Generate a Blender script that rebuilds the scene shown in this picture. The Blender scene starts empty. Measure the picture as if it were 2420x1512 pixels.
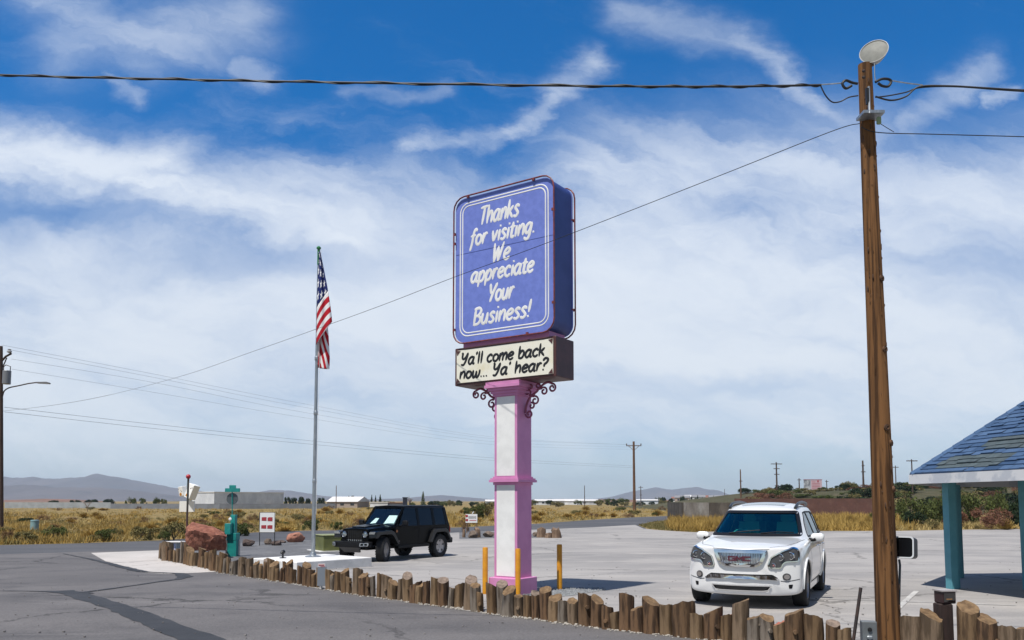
import bpy, bmesh, math, random
from mathutils import Vector, Matrix
from mathutils.bvhtree import BVHTree
R = math.radians
random.seed(7)
SC = bpy.context.scene
COL = SC.collection

# ------------------------------------------------------------------ camera
F_PX, CX, CAM_H = 1940.0, 1209.5, 1.79          # focal length in survey pixels (picture 2419 x 1512)
HORIZON = 1183.0
PIT = math.atan(F_PX / 25000.0)
CY = HORIZON - F_PX * math.tan(PIT)
cam_d = bpy.data.cameras.new('camera')
cam = bpy.data.objects.new('camera', cam_d); COL.objects.link(cam)
cam.location = (0, 0, CAM_H); cam.rotation_euler = (R(90) + PIT, 0, 0)
cam_d.sensor_width = 36; cam_d.lens = F_PX / 2419 * 36
cam_d.shift_y = (CY - 756) / 2419
cam_d.clip_end = 60000; cam_d.clip_start = 0.05
SC.camera = cam

# ------------------------------------------------------------------ sun, sky, exposure
SUN_AZ, SUN_EL = R(180 + 34.8), R(66)           # compass azimuth from +Y
SUN_V = Vector((math.sin(SUN_AZ) * math.cos(SUN_EL), math.cos(SUN_AZ) * math.cos(SUN_EL), math.sin(SUN_EL)))
sd = bpy.data.lights.new('sun', 'SUN'); sd.energy = 5.0; sd.angle = R(0.53); sd.color = (1, .955, .89)
so = bpy.data.objects.new('sun', sd); COL.objects.link(so)
so.rotation_euler = SUN_V.to_track_quat('Z', 'Y').to_euler(); so.location = (-20, -20, 60)
SC.view_settings.view_transform = 'Standard'; SC.view_settings.look = 'None'
SC.view_settings.exposure = 0.12; SC.view_settings.gamma = 1.0
SC.cycles.volume_bounces = 0
SC.cycles.max_bounces = 8
SC.cycles.transparent_max_bounces = 12


def ray(px, py):
    a, b = (px - CX) / F_PX, (CY - py) / F_PX
    c, s = math.cos(PIT), math.sin(PIT)
    return Vector((a, c - s * b, s + c * b))


KN = [(14, 0), (16, -.02), (19, -.07), (22, -.135), (25, -.195), (28, -.235), (31, -.25)]


def gz(y):                                         # the lot falls gently away from the camera
    if y <= KN[0][0]: return 0.0
    for (a, za), (b, zb) in zip(KN, KN[1:]):
        if y <= b: return za + (zb - za) * (y - a) / (b - a)
    return KN[-1][1]


def G(px, py):                                     # survey pixel -> point on the ground
    d = ray(px, py); z = 0
    for _ in range(30):
        t = (z - CAM_H) / d.z
        z = gz(d.y * t)
    return Vector((d.x * t, d.y * t, z))


def P(px, py, y):                                  # survey pixel -> point at distance y
    d = ray(px, py)
    return Vector((0, 0, CAM_H)) + d * (y / d.y)


def ZA(py, y, px=CX):
    return P(px, py, y).z


# ------------------------------------------------------------------ world
W = bpy.data.worlds.new('World'); SC.world = W; W.use_nodes = True
nt = W.node_tree; nt.nodes.clear()


class NB:                                          # small node-expression builder
    def __init__(s, tree): s.t = tree

    def new(s, kind, **kw):
        n = s.t.nodes.new(kind)
        for k, v in kw.items(): setattr(n, k, v)
        return n

    def put(s, sock, v):
        if isinstance(v, bpy.types.NodeSocket): s.t.links.new(v, sock)
        else: sock.default_value = v

    def m(s, op, a, b=0.0, c=0.0, clamp=False):
        n = s.new('ShaderNodeMath', operation=op); n.use_clamp = clamp
        s.put(n.inputs[0], a); s.put(n.inputs[1], b)
        if len(n.inputs) > 2: s.put(n.inputs[2], c)
        return n.outputs[0]

    def v(s, op, a, b=(0, 0, 0)):
        n = s.new('ShaderNodeVectorMath', operation=op)
        s.put(n.inputs[0], a); s.put(n.inputs[1], b)
        return n.outputs[0]

    def xyz(s, x, y, z):
        n = s.new('ShaderNodeCombineXYZ')
        for i, q in enumerate((x, y, z)): s.put(n.inputs[i], q)
        return n.outputs[0]

    def sep(s, v):
        n = s.new('ShaderNodeSeparateXYZ'); s.put(n.inputs[0], v); return n.outputs

    def noise(s, vec, scale, detail=4, rough=.55, dist=0.0, col=False):
        n = s.new('ShaderNodeTexNoise'); s.put(n.inputs['Vector'], vec)
        n.inputs['Scale'].default_value = scale; n.inputs['Detail'].default_value = detail
        n.inputs['Roughness'].default_value = rough; n.inputs['Distortion'].default_value = dist
        return n.outputs['Color' if col else 'Fac']

    def ramp(s, f, stops):
        n = s.new('ShaderNodeValToRGB'); s.put(n.inputs[0], f)
        e = n.color_ramp.elements
        while len(e) < len(stops): e.new(.5)
        for el, (p, c) in zip(e, stops):
            el.position = p; el.color = (c, c, c, 1) if isinstance(c, (int, float)) else (*c, 1)
        return n.outputs[0]

    def mix(s, f, a, b, mode='MIX'):
        n = s.new('ShaderNodeMix', data_type='RGBA', blend_type=mode)
        s.put(n.inputs[0], f)
        for i, q in ((6, a), (7, b)):
            s.put(n.inputs[i], q if isinstance(q, bpy.types.NodeSocket) else (*q, 1) if len(q) == 3 else q)
        return n.outputs[2]

    def sstep(s, x, a, b):
        n = s.new('ShaderNodeMapRange', interpolation_type='SMOOTHSTEP'); s.put(n.inputs[0], x)
        n.inputs[1].default_value = a; n.inputs[2].default_value = b
        return n.outputs[0]


def uvdir(px, py):                                 # direction coordinates of a survey pixel
    d = ray(px, py); return d.x / d.y, d.z / d.y


def build_world():
    b = NB(nt)
    sky = b.new('ShaderNodeTexSky', sky_type='NISHITA')
    sky.sun_disc = False; sky.sun_elevation = SUN_EL; sky.sun_rotation = SUN_AZ
    sky.altitude = 1200; sky.air_density = 1.0; sky.dust_density = 1.2; sky.ozone_density = 2.0
    hs = b.new('ShaderNodeHueSaturation'); b.put(hs.inputs['Color'], sky.outputs[0])
    hs.inputs['Saturation'].default_value = 1.0; hs.inputs['Value'].default_value = .92
    d = b.new('ShaderNodeTexCoord').outputs['Generated']
    x, y, z = b.sep(d)
    base = b.mix(b.m('MULTIPLY', b.sstep(z, .10, .46), b.sstep(y, -.1, .5)), b.mix(1.0, hs.outputs[0], (.86, .96, 1.12), 'MULTIPLY'), b.mix(1.0, hs.outputs[0], (.03, .86, 1.52), 'MULTIPLY'))
    ys = b.m('MAXIMUM', y, .08)
    U, V = b.m('DIVIDE', x, ys), b.m('DIVIDE', z, ys)
    uv0 = b.xyz(U, V, 0)
    wob = b.v('SUBTRACT', b.noise(uv0, 2.3, 5, .6, 0, True), (.5, .5, .5))
    wob2 = b.v('SUBTRACT', b.noise(b.v('MULTIPLY', uv0, (1, 1.6, 1)), 9, 5, .65, 0, True), (.5, .5, .5))
    sc = b.new('ShaderNodeVectorMath', operation='SCALE'); b.put(sc.inputs[0], wob); sc.inputs['Scale'].default_value = .13
    sc2 = b.new('ShaderNodeVectorMath', operation='SCALE'); b.put(sc2.inputs[0], wob2); sc2.inputs['Scale'].default_value = .075
    uv = b.v('ADD', b.v('ADD', uv0, sc.outputs[0]), sc2.outputs[0])
    u, v, _ = b.sep(uv)
    sc3 = b.new('ShaderNodeVectorMath', operation='SCALE'); b.put(sc3.inputs[0], wob); sc3.inputs['Scale'].default_value = .055
    us, vs_, _ = b.sep(b.v('ADD', b.v('ADD', uv0, sc3.outputs[0]), sc2.outputs[0]))
    # broad banks: white towards the horizon, thinning upward
    low = b.noise(b.v('MULTIPLY', uv, (1.0, 3.4, 1)), 1.6, 7, .62, .35)
    rot = b.xyz(b.m('ADD', b.m('MULTIPLY', u, .97), b.m('MULTIPLY', v, -.26)), b.m('ADD', b.m('MULTIPLY', u, .26), b.m('MULTIPLY', v, .97)), 3.0)
    fine = b.noise(b.v('MULTIPLY', rot, (1.0, 4.2, 1)), 3.6, 9, .64, .25)
    n = b.m('ADD', b.m('MULTIPLY', low, .62), b.m('MULTIPLY', fine, .38))
    cov = b.ramp(V, [(0.0, .56), (.08, .68), (.18, .77), (.28, .75), (.37, .63), (.45, .45), (.54, .36), (1, .32)])
    dens = b.sstep(b.m('ADD', n, b.m('SUBTRACT', cov, .62)), .26, .72)
    dens = b.m('MULTIPLY', dens, .94)
    # named streaks  (x0,y0,x1,y1, half width, strength)
    st = [(-60, 355, 380, 410, 46, .85), (300, 430, 820, 550, 34, .95), (560, 455, 1080, 420, 34, .42),
          (940, 365, 1180, 330, 16, .50), (1170, 335, 1290, 285, 16, .55), (1265, 310, 1330, 215, 15, .50), (1325, 225, 1410, 145, 24, .55), (1480, 30, 1760, 100, 30, .36),
          (1740, 90, 1860, 170, 22, .50), (1850, 165, 1990, 310, 20, .55), (2130, 320, 2330, 170, 26, .45), (1420, 420, 1980, 370, 90, .62),
          (1500, 620, 2450, 480, 120, .55), (150, 110, 560, 60, 60, .50), (60, -20, 330, 120, 50, .45), (560, 150, 640, 180, 22, .35),
          (820, 232, 1050, 232, 16, .28), (260, 205, 310, 225, 16, .5), (2330, 235, 2400, 225, 14, .5),
          (900, 700, 1100, 720, 30, .5), (1560, 860, 2300, 830, 55, .35), (80, 20, 170, 15, 14, .5)]
    acc = None
    for x0, y0, x1, y1, w, k in st:
        a0, c0 = uvdir(x0, y0); a1, c1 = uvdir(x1, y1)
        L2 = (a1 - a0) ** 2 + (c1 - c0) ** 2
        du, dv = b.m('SUBTRACT', us, a0), b.m('SUBTRACT', vs_, c0)
        t = b.m('DIVIDE', b.m('ADD', b.m('MULTIPLY', du, a1 - a0), b.m('MULTIPLY', dv, c1 - c0)), L2, clamp=True)
        ex = b.m('SUBTRACT', du, b.m('MULTIPLY', t, a1 - a0)); ey = b.m('SUBTRACT', dv, b.m('MULTIPLY', t, c1 - c0))
        q = b.m('DIVIDE', b.m('ADD', b.m('MULTIPLY', ex, ex), b.m('MULTIPLY', ey, ey)), -(w * 1.45 / F_PX) ** 2)
        g = b.m('MULTIPLY', b.m('EXPONENT', q), k)
        acc = g if acc is None else b.m('MAXIMUM', acc, g)
    tex = b.sstep(fine, .28, .68)
    acc = b.m('MULTIPLY', acc, b.m('MULTIPLY_ADD', tex, .62, .46))
    # blue holes
    hole = None
    for x0, y0, rx, ry, k in [(130, 500, 330, 55, .75), (760, 120, 330, 110, .8), (1500, 230, 330, 90, .6), (620, 620, 340, 50, .35), (2420, 610, 200, 90, .6), (1700, 905, 240, 30, .4), (300, 300, 420, 45, .35)]:
        a0, c0 = uvdir(x0, y0)
        q = b.m('ADD', b.m('POWER', b.m('DIVIDE', b.m('SUBTRACT', u, a0), rx / F_PX), 2.0), b.m('POWER', b.m('DIVIDE', b.m('SUBTRACT', v, c0), ry / F_PX), 2.0))
        g = b.m('MULTIPLY', b.m('EXPONENT', b.m('MULTIPLY', q, -1.0)), k)
        hole = g if hole is None else b.m('MAXIMUM', hole, g)
    dens = b.m('MULTIPLY', dens, b.m('SUBTRACT', 1.0, hole))
    dens = b.m('SUBTRACT', 1.0, b.m('MULTIPLY', b.m('SUBTRACT', 1.0, dens), b.m('SUBTRACT', 1.0, acc)))
    front = b.sstep(y, .02, .30)
    rear = b.m('MULTIPLY', b.sstep(b.noise(b.v('MULTIPLY', d, (1, 1, 3)), 2.2, 6, .6), .42, .72), .35)
    dens = b.m('ADD', b.m('MULTIPLY', dens, front), b.m('MULTIPLY', rear, b.m('SUBTRACT', 1.0, front)))
    dens = b.m('MULTIPLY', dens, .93, clamp=True)
    cloud = b.mix(b.sstep(V, .05, .45), (7.7, 8.2, 8.75), (7.8, 8.4, 9.2))
    colr = b.mix(dens, base, cloud)
    colr = b.mix(b.sstep(y, .1, -.4), colr, b.mix(1.0, colr, (1.0, .93, .80), 'MULTIPLY'))
    bg = b.new('ShaderNodeBackground'); b.put(bg.inputs['Color'], colr); bg.inputs['Strength'].default_value = .1
    out = b.new('ShaderNodeOutputWorld'); nt.links.new(bg.outputs[0], out.inputs[0])


build_world()

# ------------------------------------------------------------------ helpers: things, meshes, materials
def tag(o, label=None, cat=None, group=None, kind=None):
    if label: o['label'] = label
    if cat: o['category'] = cat
    if group: o['group'] = group
    if kind: o['kind'] = kind
    return o


def empty(name, loc=(0, 0, 0), rz=0.0, label=None, cat=None, group=None):
    o = bpy.data.objects.new(name, None); COL.objects.link(o)
    o.location = loc; o.rotation_euler = (0, 0, rz); o.empty_display_size = .3
    return tag(o, label, cat, group)


def children(o): return [c for c in COL.objects if c.parent == o]


def copy_tree(o, parent=None):
    c = o.copy(); COL.objects.link(c)
    if parent: c.parent = parent
    for ch in list(o.children): copy_tree(ch, c)
    return c


def cr(pts, n=6, closed=False):                    # Catmull-Rom through points
    pts = [Vector(p) for p in pts]
    N = len(pts)
    if N < 3 and not closed: return pts
    out = []
    segs = N if closed else N - 1
    for i in range(segs):
        if closed: a, b, c, d = pts[i - 1], pts[i], pts[(i + 1) % N], pts[(i + 2) % N]
        else: a, b, c, d = pts[max(i - 1, 0)], pts[i], pts[i + 1], pts[min(i + 2, N - 1)]
        for k in range(n):
            t = k / n
            out.append(.5 * ((2 * b) + (c - a) * t + (2 * a - 5 * b + 4 * c - d) * t * t + (3 * b - a - 3 * c + d) * t ** 3))
    if not closed: out.append(pts[-1])
    return out


def rrect(w, h, r, n=5, cx=0, cy=0):               # rounded rectangle outline, counter-clockwise
    o = []
    for sx, sy, a0 in ((1, -1, -90), (1, 1, 0), (-1, 1, 90), (-1, -1, 180)):
        for k in range(n + 1):
            a = R(a0 + 90 * k / n)
            o.append((cx + sx * (w / 2 - r) + r * math.cos(a), cy + sy * (h / 2 - r) + r * math.sin(a)))
    return o


def roundpoly(pts, r, n=4):
    out = []
    N = len(pts)
    for i in range(N):
        p0, p1, p2 = Vector(pts[i - 1]), Vector(pts[i]), Vector(pts[(i + 1) % N])
        a, b = p0 - p1, p2 - p1
        rr = min(r, a.length * .45, b.length * .45)
        s, e = p1 + a.normalized() * rr, p1 + b.normalized() * rr
        for k in range(n + 1):
            t = k / n
            out.append(tuple(s * (1 - t) ** 2 + p1 * 2 * t * (1 - t) + e * t * t))
    return out


class MB:
    def __init__(s): s.v = []; s.f = []; s.mi = []; s.uv = None

    def add(s, vs, fs, mi=0, M=None):
        o = len(s.v)
        for p in vs:
            p = Vector(p); s.v.append(M @ p if M else p)
        for f in fs: s.f.append([i + o for i in f]); s.mi.append(mi)
        return s

    def box(s, c, d, mi=0, M=None, rz=0.0, taper=1.0, bev=0.0):
        x, y, z = d[0] / 2, d[1] / 2, d[2] / 2
        if bev > 0:
            return s.prism([(px, py) for px, py in rrect(d[0], d[1], min(bev, x * .9, y * .9), 2)], -z, z, mi,
                           (M or Matrix()) @ Matrix.Translation(c) @ Matrix.Rotation(rz, 4, 'Z'), top_in=bev)
        vs = [(-x, -y, -z), (x, -y, -z), (x, y, -z), (-x, y, -z), (-x * taper, -y * taper, z), (x * taper, -y * taper, z), (x * taper, y * taper, z), (-x * taper, y * taper, z)]
        fs = [(3, 2, 1, 0), (4, 5, 6, 7), (0, 1, 5, 4), (1, 2, 6, 5), (2, 3, 7, 6), (3, 0, 4, 7)]
        T = Matrix.Translation(c) @ Matrix.Rotation(rz, 4, 'Z')
        return s.add(vs, fs, mi, M @ T if M else T)

    def prism(s, poly, z0, z1, mi=0, M=None, top_in=0.0, side_mi=None):  # poly in local XY, extruded along Z; top_in bevels both ends
        n = len(poly)
        cx = sum(p[0] for p in poly) / n; cy = sum(p[1] for p in poly) / n
        rings = [(z0, 0), (z1, 0)]
        if top_in > 0: rings = [(z0, 1), (z0 + top_in, 0), (z1 - top_in, 0), (z1, 1)]
        vs = []
        for z, k in rings:
            for p in poly:
                dx, dy = p[0] - cx, p[1] - cy; L = math.hypot(dx, dy) or 1
                q = (1 - top_in / L) if k else 1
                vs.append((cx + dx * q, cy + dy * q, z))
        fs = []
        for r in range(len(rings) - 1):
            for i in range(n):
                j = (i + 1) % n
                fs.append((r * n + i, r * n + j, (r + 1) * n + j, (r + 1) * n + i))
        s.add(vs, fs, mi if side_mi is None else side_mi, M)
        o = len(s.v) - len(vs)
        s.f.append([o + i for i in range(n)][::-1]); s.mi.append(mi)
        s.f.append([o + (len(rings) - 1) * n + i for i in range(n)]); s.mi.append(mi)
        return s

    def tube(s, pts, r, n=8, mi=0, caps=True, flat=None, M=None, closed=False):  # r: number or list; flat=(normal, factor)
        pts = [Vector(p) for p in pts]
        N = len(pts); vs = []; up = Vector((0, 0, 1)); prev = None
        for i, p in enumerate(pts):
            if closed: t = pts[(i + 1) % N] - pts[i - 1]
            else: t = pts[min(i + 1, N - 1)] - pts[max(i - 1, 0)]
            t.normalize()
            if flat:
                nn = Vector(flat[0]); a = t.cross(nn).normalized(); bb = nn * flat[1]
            else:
                if prev is None: a = t.cross(up if abs(t.z) < .9 else Vector((1, 0, 0))).normalized()
                else: a = (prev - t * prev.dot(t)).normalized()
                prev = a; bb = t.cross(a)
            rr = r[i] if isinstance(r, (list, tuple)) else r
            for k in range(n):
                an = 2 * math.pi * k / n
                vs.append(p + a * math.cos(an) * rr + bb * math.sin(an) * rr)
        fs = []
        for i in range(N if closed else N - 1):
            i2 = (i + 1) % N
            for k in range(n):
                k2 = (k + 1) % n
                fs.append((i * n + k, i * n + k2, i2 * n + k2, i2 * n + k))
        if caps and not closed:
            fs.append(tuple(range(n))[::-1]); fs.append(tuple((N - 1) * n + k for k in range(n)))
        return s.add(vs, fs, mi, M)

    def lathe(s, prof, n=24, mi=0, M=None, mis=None, caps=True):  # profile [(r,z)] round local Z
        vs = []
        for r, z in prof:
            for k in range(n):
                a = 2 * math.pi * k / n; vs.append((r * math.cos(a), r * math.sin(a), z))
        base = len(s.v); s.add(vs, [], mi, M)
        for i in range(len(prof) - 1):
            for k in range(n):
                k2 = (k + 1) % n
                s.f.append([base + i * n + k, base + i * n + k2, base + (i + 1) * n + k2, base + (i + 1) * n + k])
                s.mi.append(mis[i] if mis else mi)
        if not caps: return s
        if prof[0][0] > 1e-4: s.f.append([base + k for k in range(n)][::-1]); s.mi.append(mis[0] if mis else mi)
        if prof[-1][0] > 1e-4: s.f.append([base + (len(prof) - 1) * n + k for k in range(n)]); s.mi.append(mis[-1] if mis else mi)
        return s

    def ball(s, c, r, mi=0, n=12, sq=(1, 1, 1)):
        pr = [(max(r * math.sin(math.pi * i / 8), 1e-5), -r * math.cos(math.pi * i / 8)) for i in range(9)]
        return s.lathe(pr, n, mi, Matrix.Translation(c) @ Matrix.Diagonal((*sq, 1)))

    def build(s, name, mats, parent=None, smooth=False, angle=None, loc=None, recalc=True, merge=True):
        me = bpy.data.meshes.new(name)
        me.from_pydata([tuple(v) for v in s.v], [], s.f)
        mats = mats if isinstance(mats, (list, tuple)) else [mats]
        for m in mats: me.materials.append(m)
        if len(mats) > 1: me.polygons.foreach_set('material_index', s.mi)
        bm = bmesh.new(); bm.from_mesh(me)
        if merge: bmesh.ops.remove_doubles(bm, verts=bm.verts, dist=1e-6)
        if recalc: bmesh.ops.recalc_face_normals(bm, faces=bm.faces)
        if smooth:
            ca = R(angle or 35)
            for f in bm.faces: f.smooth = True
            for e in bm.edges:
                if len(e.link_faces) == 2 and e.calc_face_angle(0) > ca: e.smooth = False
        bm.to_mesh(me); bm.free()
        if s.uv: pass
        o = bpy.data.objects.new(name, me); COL.objects.link(o)
        if parent: o.parent = parent
        if loc is not None: o.location = loc
        return o


def mat(name, col, rough=.6, metal=0.0, col2=None, scale=3.0, detail=5, bump=0.0, bscale=None, coat=0.0, spec=.5, stretch=None, lo=.35, hi=.65, island=0.0):
    m = bpy.data.materials.new(name); m.use_nodes = True
    b = NB(m.node_tree); p = m.node_tree.nodes['Principled BSDF']
    p.inputs['Roughness'].default_value = rough; p.inputs['Metallic'].default_value = metal
    p.inputs['Specular IOR Level'].default_value = spec
    p.inputs['Coat Weight'].default_value = coat; p.inputs['Coat Roughness'].default_value = .04
    co = b.new('ShaderNodeTexCoord').outputs['Object']
    if stretch: co = b.v('MULTIPLY', co, stretch)
    c = None
    if col2:
        f = b.sstep(b.noise(co, scale, detail, .6), lo, hi)
        c = b.mix(f, col, col2)
    if island:
        rnd = b.new('ShaderNodeNewGeometry').outputs['Random Per Island']
        k = b.m('MULTIPLY_ADD', rnd, 2 * island, 1 - island)
        c = b.mix(1.0, c or col, b.xyz(k, k, k), 'MULTIPLY')
    if c: b.put(p.inputs['Base Color'], c)
    else: p.inputs['Base Color'].default_value = (*col, 1)
    if bump:
        bn = b.new('ShaderNodeBump'); bn.inputs['Strength'].default_value = 1; bn.inputs['Distance'].default_value = bump
        b.put(bn.inputs['Height'], b.noise(co, bscale or scale * 3, 6, .65)); b.put(p.inputs['Normal'], bn.outputs[0])
    return m


def glassmat(name, tint, refl=.06, rough=.0, gcol=(1, 1, 1)):
    m = bpy.data.materials.new(name); m.use_nodes = True
    t = m.node_tree; t.nodes.clear(); b = NB(t)
    tr = b.new('ShaderNodeBsdfTransparent'); tr.inputs[0].default_value = (*tint, 1)
    gl = b.new('ShaderNodeBsdfGlossy'); gl.inputs[0].default_value = (*gcol, 1); gl.inputs['Roughness'].default_value = rough
    lw = b.new('ShaderNodeLayerWeight'); lw.inputs[0].default_value = .5
    mx = b.new('ShaderNodeMixShader'); b.put(mx.inputs[0], b.m('ADD', b.m('MULTIPLY', b.m('POWER', lw.outputs['Facing'], 4.0), .8), .035 + refl, clamp=True))
    t.links.new(tr.outputs[0], mx.inputs[1]); t.links.new(gl.outputs[0], mx.inputs[2])
    o = b.new('ShaderNodeOutputMaterial'); t.links.new(mx.outputs[0], o.inputs[0])
    return m


M_ = {}
def MT(k, *a, **kw):
    if k not in M_: M_[k] = mat(k, *a, **kw)
    return M_[k]


WHITE = MT('white paint', (.80, .80, .78), .55, col2=(.70, .70, .68), scale=2.5, bump=.001, bscale=60)
PINK = MT('pink paint', (.60, .245, .455), .5, col2=(.54, .21, .41), scale=3, bump=.001, bscale=50)
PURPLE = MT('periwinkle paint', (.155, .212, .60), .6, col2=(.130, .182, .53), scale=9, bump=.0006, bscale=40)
NAVY = MT('shade-darkened blue side', (.042, .065, .24), .5, col2=(.032, .052, .20), scale=2)  # cabinet side colour, darkened to carry the shade on the sign's flank
MAROON = MT('maroon metal', (.085, .030, .028), .5, col2=(.06, .022, .02), scale=4)
CREAM = MT('cream panel', (.80, .78, .66), .5, col2=(.72, .66, .46), scale=3, lo=.5, hi=.8)
BLACKP = MT('black paint', (.012, .012, .013), .45)
RUSTR = MT('red brown tube', (.22, .045, .04), .4, col2=(.12, .03, .03), scale=12)
GALV = MT('galvanised steel', (.42, .44, .46), .42, .75, col2=(.30, .33, .35), scale=6, stretch=(3, 3, .6))
YELLOW = MT('bollard yellow', (.62, .28, .008), .5, col2=(.50, .20, .008), scale=5, bump=.001)
TEAL = MT('teal paint', (.012, .26, .235), .45, col2=(.010, .20, .19), scale=5)
DARKST = MT('dark steel', (.035, .03, .03), .6, .3, col2=(.07, .04, .03), scale=10)
# ------------------------------------------------------------------ ground
def sheet(name, poly, zo, m, kind='structure'):
    bm = bmesh.new()
    bm.faces.new([bm.verts.new((p[0], p[1], 0)) for p in poly])
    bmesh.ops.triangulate(bm, faces=bm.faces)
    for yk, _ in KN:
        bmesh.ops.bisect_plane(bm, geom=bm.verts[:] + bm.edges[:] + bm.faces[:], plane_co=(0, yk, 0), plane_no=(0, 1, 0))
    for v in bm.verts: v.co.z = gz(v.co.y) + zo
    for f in bm.faces:
        if f.normal.z < 0: f.normal_flip()
    bm.normal_update()
    me = bpy.data.meshes.new(name); bm.to_mesh(me); bm.free(); me.materials.append(m)
    o = bpy.data.objects.new(name, me); COL.objects.link(o)
    return tag(o, kind=kind)


def g2(*pts): return [tuple(G(*p)[:2]) for p in pts]


def ground_mat(name, c1, c2, c3, s1, s2, bump, speck=None, cracks=None, rough=.9, stretch=(1, 1, 1), lo=.35, hi=.68, wear=None):
    m = bpy.data.materials.new(name); m.use_nodes = True
    b = NB(m.node_tree); p = m.node_tree.nodes['Principled BSDF']; p.inputs['Roughness'].default_value = rough
    p.inputs['Specular IOR Level'].default_value = .25
    co = b.new('ShaderNodeTexCoord').outputs['Object']
    cs = b.v('MULTIPLY', co, stretch)
    c = b.mix(b.sstep(b.noise(cs, s1, 6, .62, .6), lo, hi), c1, c2)
    c = b.mix(b.m('MULTIPLY', b.sstep(b.noise(b.v('ADD', cs, (17, 5, 0)), s2, 5, .6, .3), .48, .74), .85), c, c3)
    if wear:                                        # pale worn streaks
        f = b.sstep(b.noise(b.v('MULTIPLY', co, (.5, 2.6, 1)), wear[1], 6, .7, .8), .57, .70)
        c = b.mix(b.m('MULTIPLY', f, wear[2]), c, wear[0])
    if speck:
        f = b.noise(co, speck[0], 2, .6); k = b.m('MULTIPLY_ADD', b.m('SUBTRACT', f, .5), speck[1], 1.0)
        c = b.mix(1.0, c, b.xyz(k, k, k), 'MULTIPLY')
    if cracks:
        vo = b.new('ShaderNodeTexVoronoi', feature='DISTANCE_TO_EDGE'); vo.inputs['Scale'].default_value = cracks[0]
        w = b.v('ADD', co, b.v('MULTIPLY', b.v('SUBTRACT', b.noise(co, 1.1, 5, .7, 0, True), (.5, .5, .5)), (1.6, 1.6, 0)))
        b.put(vo.inputs['Vector'], b.v('MULTIPLY', w, (1, 1, 0)))
        gate = b.sstep(b.noise(co, .23, 2), .44, .56)
        f = b.m('MULTIPLY', b.m('MULTIPLY', b.m('SUBTRACT', 1.0, b.sstep(vo.outputs['Distance'], .002, cracks[1])), cracks[2]), gate)
        c = b.mix(f, c, tuple(q * .32 for q in c1))
    b.put(p.inputs['Base Color'], c)
    bn = b.new('ShaderNodeBump'); bn.inputs['Distance'].default_value = bump
    b.put(bn.inputs['Height'], b.noise(co, 22, 5, .7)); b.put(p.inputs['Normal'], bn.outputs[0])
    return m


DIRT = ground_mat('dry field soil', (.25, .165, .055), (.15, .115, .035), (.38, .28, .14), .16, .55, .05, (2.2, .9), lo=.3, hi=.66, stretch=(.6, 1, 1))
LOT = ground_mat('pale concrete', (.315, .298, .282), (.225, .216, .210), (.37, .345, .32), .22, .75, .004, (30, .40), (.16, .010, .7), wear=((.42, .40, .375), .7, .5), stretch=(.55, 1.2, 1))
ASPH = ground_mat('worn asphalt', (.104, .099, .100), (.145, .136, .134), (.076, .073, .076), .20, .6, .006, (34, .95), (.10, .008, .75), stretch=(.7, 1, 1), wear=((.215, .205, .20), .35, .35))
ROADM = ground_mat('road asphalt', (.070, .072, .080), (.10, .10, .105), (.06, .06, .065), .15, .5, .006, (12, .3), None, stretch=(.4, 1, 1))
PADM = ground_mat('grey gravel pad', (.115, .116, .122), (.16, .16, .165), (.085, .085, .09), .6, 1.7, .012, (16, .55), (.55, .025, .8))
APRON = ground_mat('bleached concrete', (.47, .435, .405), (.40, .375, .35), (.52, .49, .46), .35, 1.1, .004, (10, .18), (.14, .008, .6))
GRAVEL = ground_mat('white gravel', (.30, .31, .31), (.19, .20, .20), (.40, .42, .42), 9, 16, .05, (26, 1.1))
SEAL = ground_mat('tar seal', (.036, .037, .040), (.05, .05, .053), (.028, .029, .031), .8, 3, .004, (18, .3), rough=.7)

sheet('ground', [(-8400, -60), (8400, -60), (8400, 8700), (-8400, 8700)], 0, DIRT)
# the paved place: lot, street, road
road_edge = [(-900, 1315), (0, 1288), (180, 1284), (375, 1277), (470, 1271), (600, 1258), (720, 1254), (880, 1252), (1085, 1246), (1275, 1237), (1400, 1228), (1500, 1222), (1580, 1219), (1640, 1217)]
road_low = [(1600, 1226), (1540, 1233), (1508, 1241), (1530, 1250), (1600, 1256), (1640, 1257.5)]
lot_edge_right = [(1640, 1257.5), (1760, 1254), (1950, 1255), (2100, 1255), (2240, 1252), (2419, 1250), (2900, 1252)]
sheet('street', g2(*road_edge, *road_low) + [(30, 30), (40, -12), (-45, -12)], .004, ROADM)
sheet('parking_lot', g2((1085, 1258), (1275, 1251), (1400, 1246), (1500, 1240), (1520, 1249), (1560, 1253), (1640, 1257.6), *lot_edge_right[1:]) + [(44, 20), (44, -10), (5, -10), (4.6, 5)]
      + g2((2500, 1600), (2100, 1548), (1586, 1504), (1175, 1455), (833, 1405), (571, 1362), (430, 1331), (376, 1319), (380, 1306), (600, 1285), (800, 1275)), .008, LOT)
sheet('driveway', g2((-900, 1330), (-200, 1316), (200, 1304), (376, 1300), (380, 1322), (433, 1333), (571, 1363), (833, 1406), (1175, 1456), (1586, 1505), (2100, 1549), (2500, 1602)) + [(4.6, 5), (4, -11.5), (-40, -11.5)], .010, ASPH)
sheet('concrete_apron', g2((215, 1307), (376, 1301), (377, 1322), (433, 1333), (520, 1351), (470, 1354), (390, 1357), (330, 1352), (300, 1340), (250, 1327)), .014, APRON)
sheet('gravel_pad', g2((380, 1306), (470, 1288), (640, 1279), (795, 1275), (830, 1296), (800, 1312), (640, 1324), (560, 1330), (450, 1327)), .012, PADM)
sheet('gravel_bed', g2((1228, 1414), (1280, 1392), (1350, 1388), (1430, 1392), (1405, 1399), (1355, 1408), (1290, 1414)), .014, GRAVEL)
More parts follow.
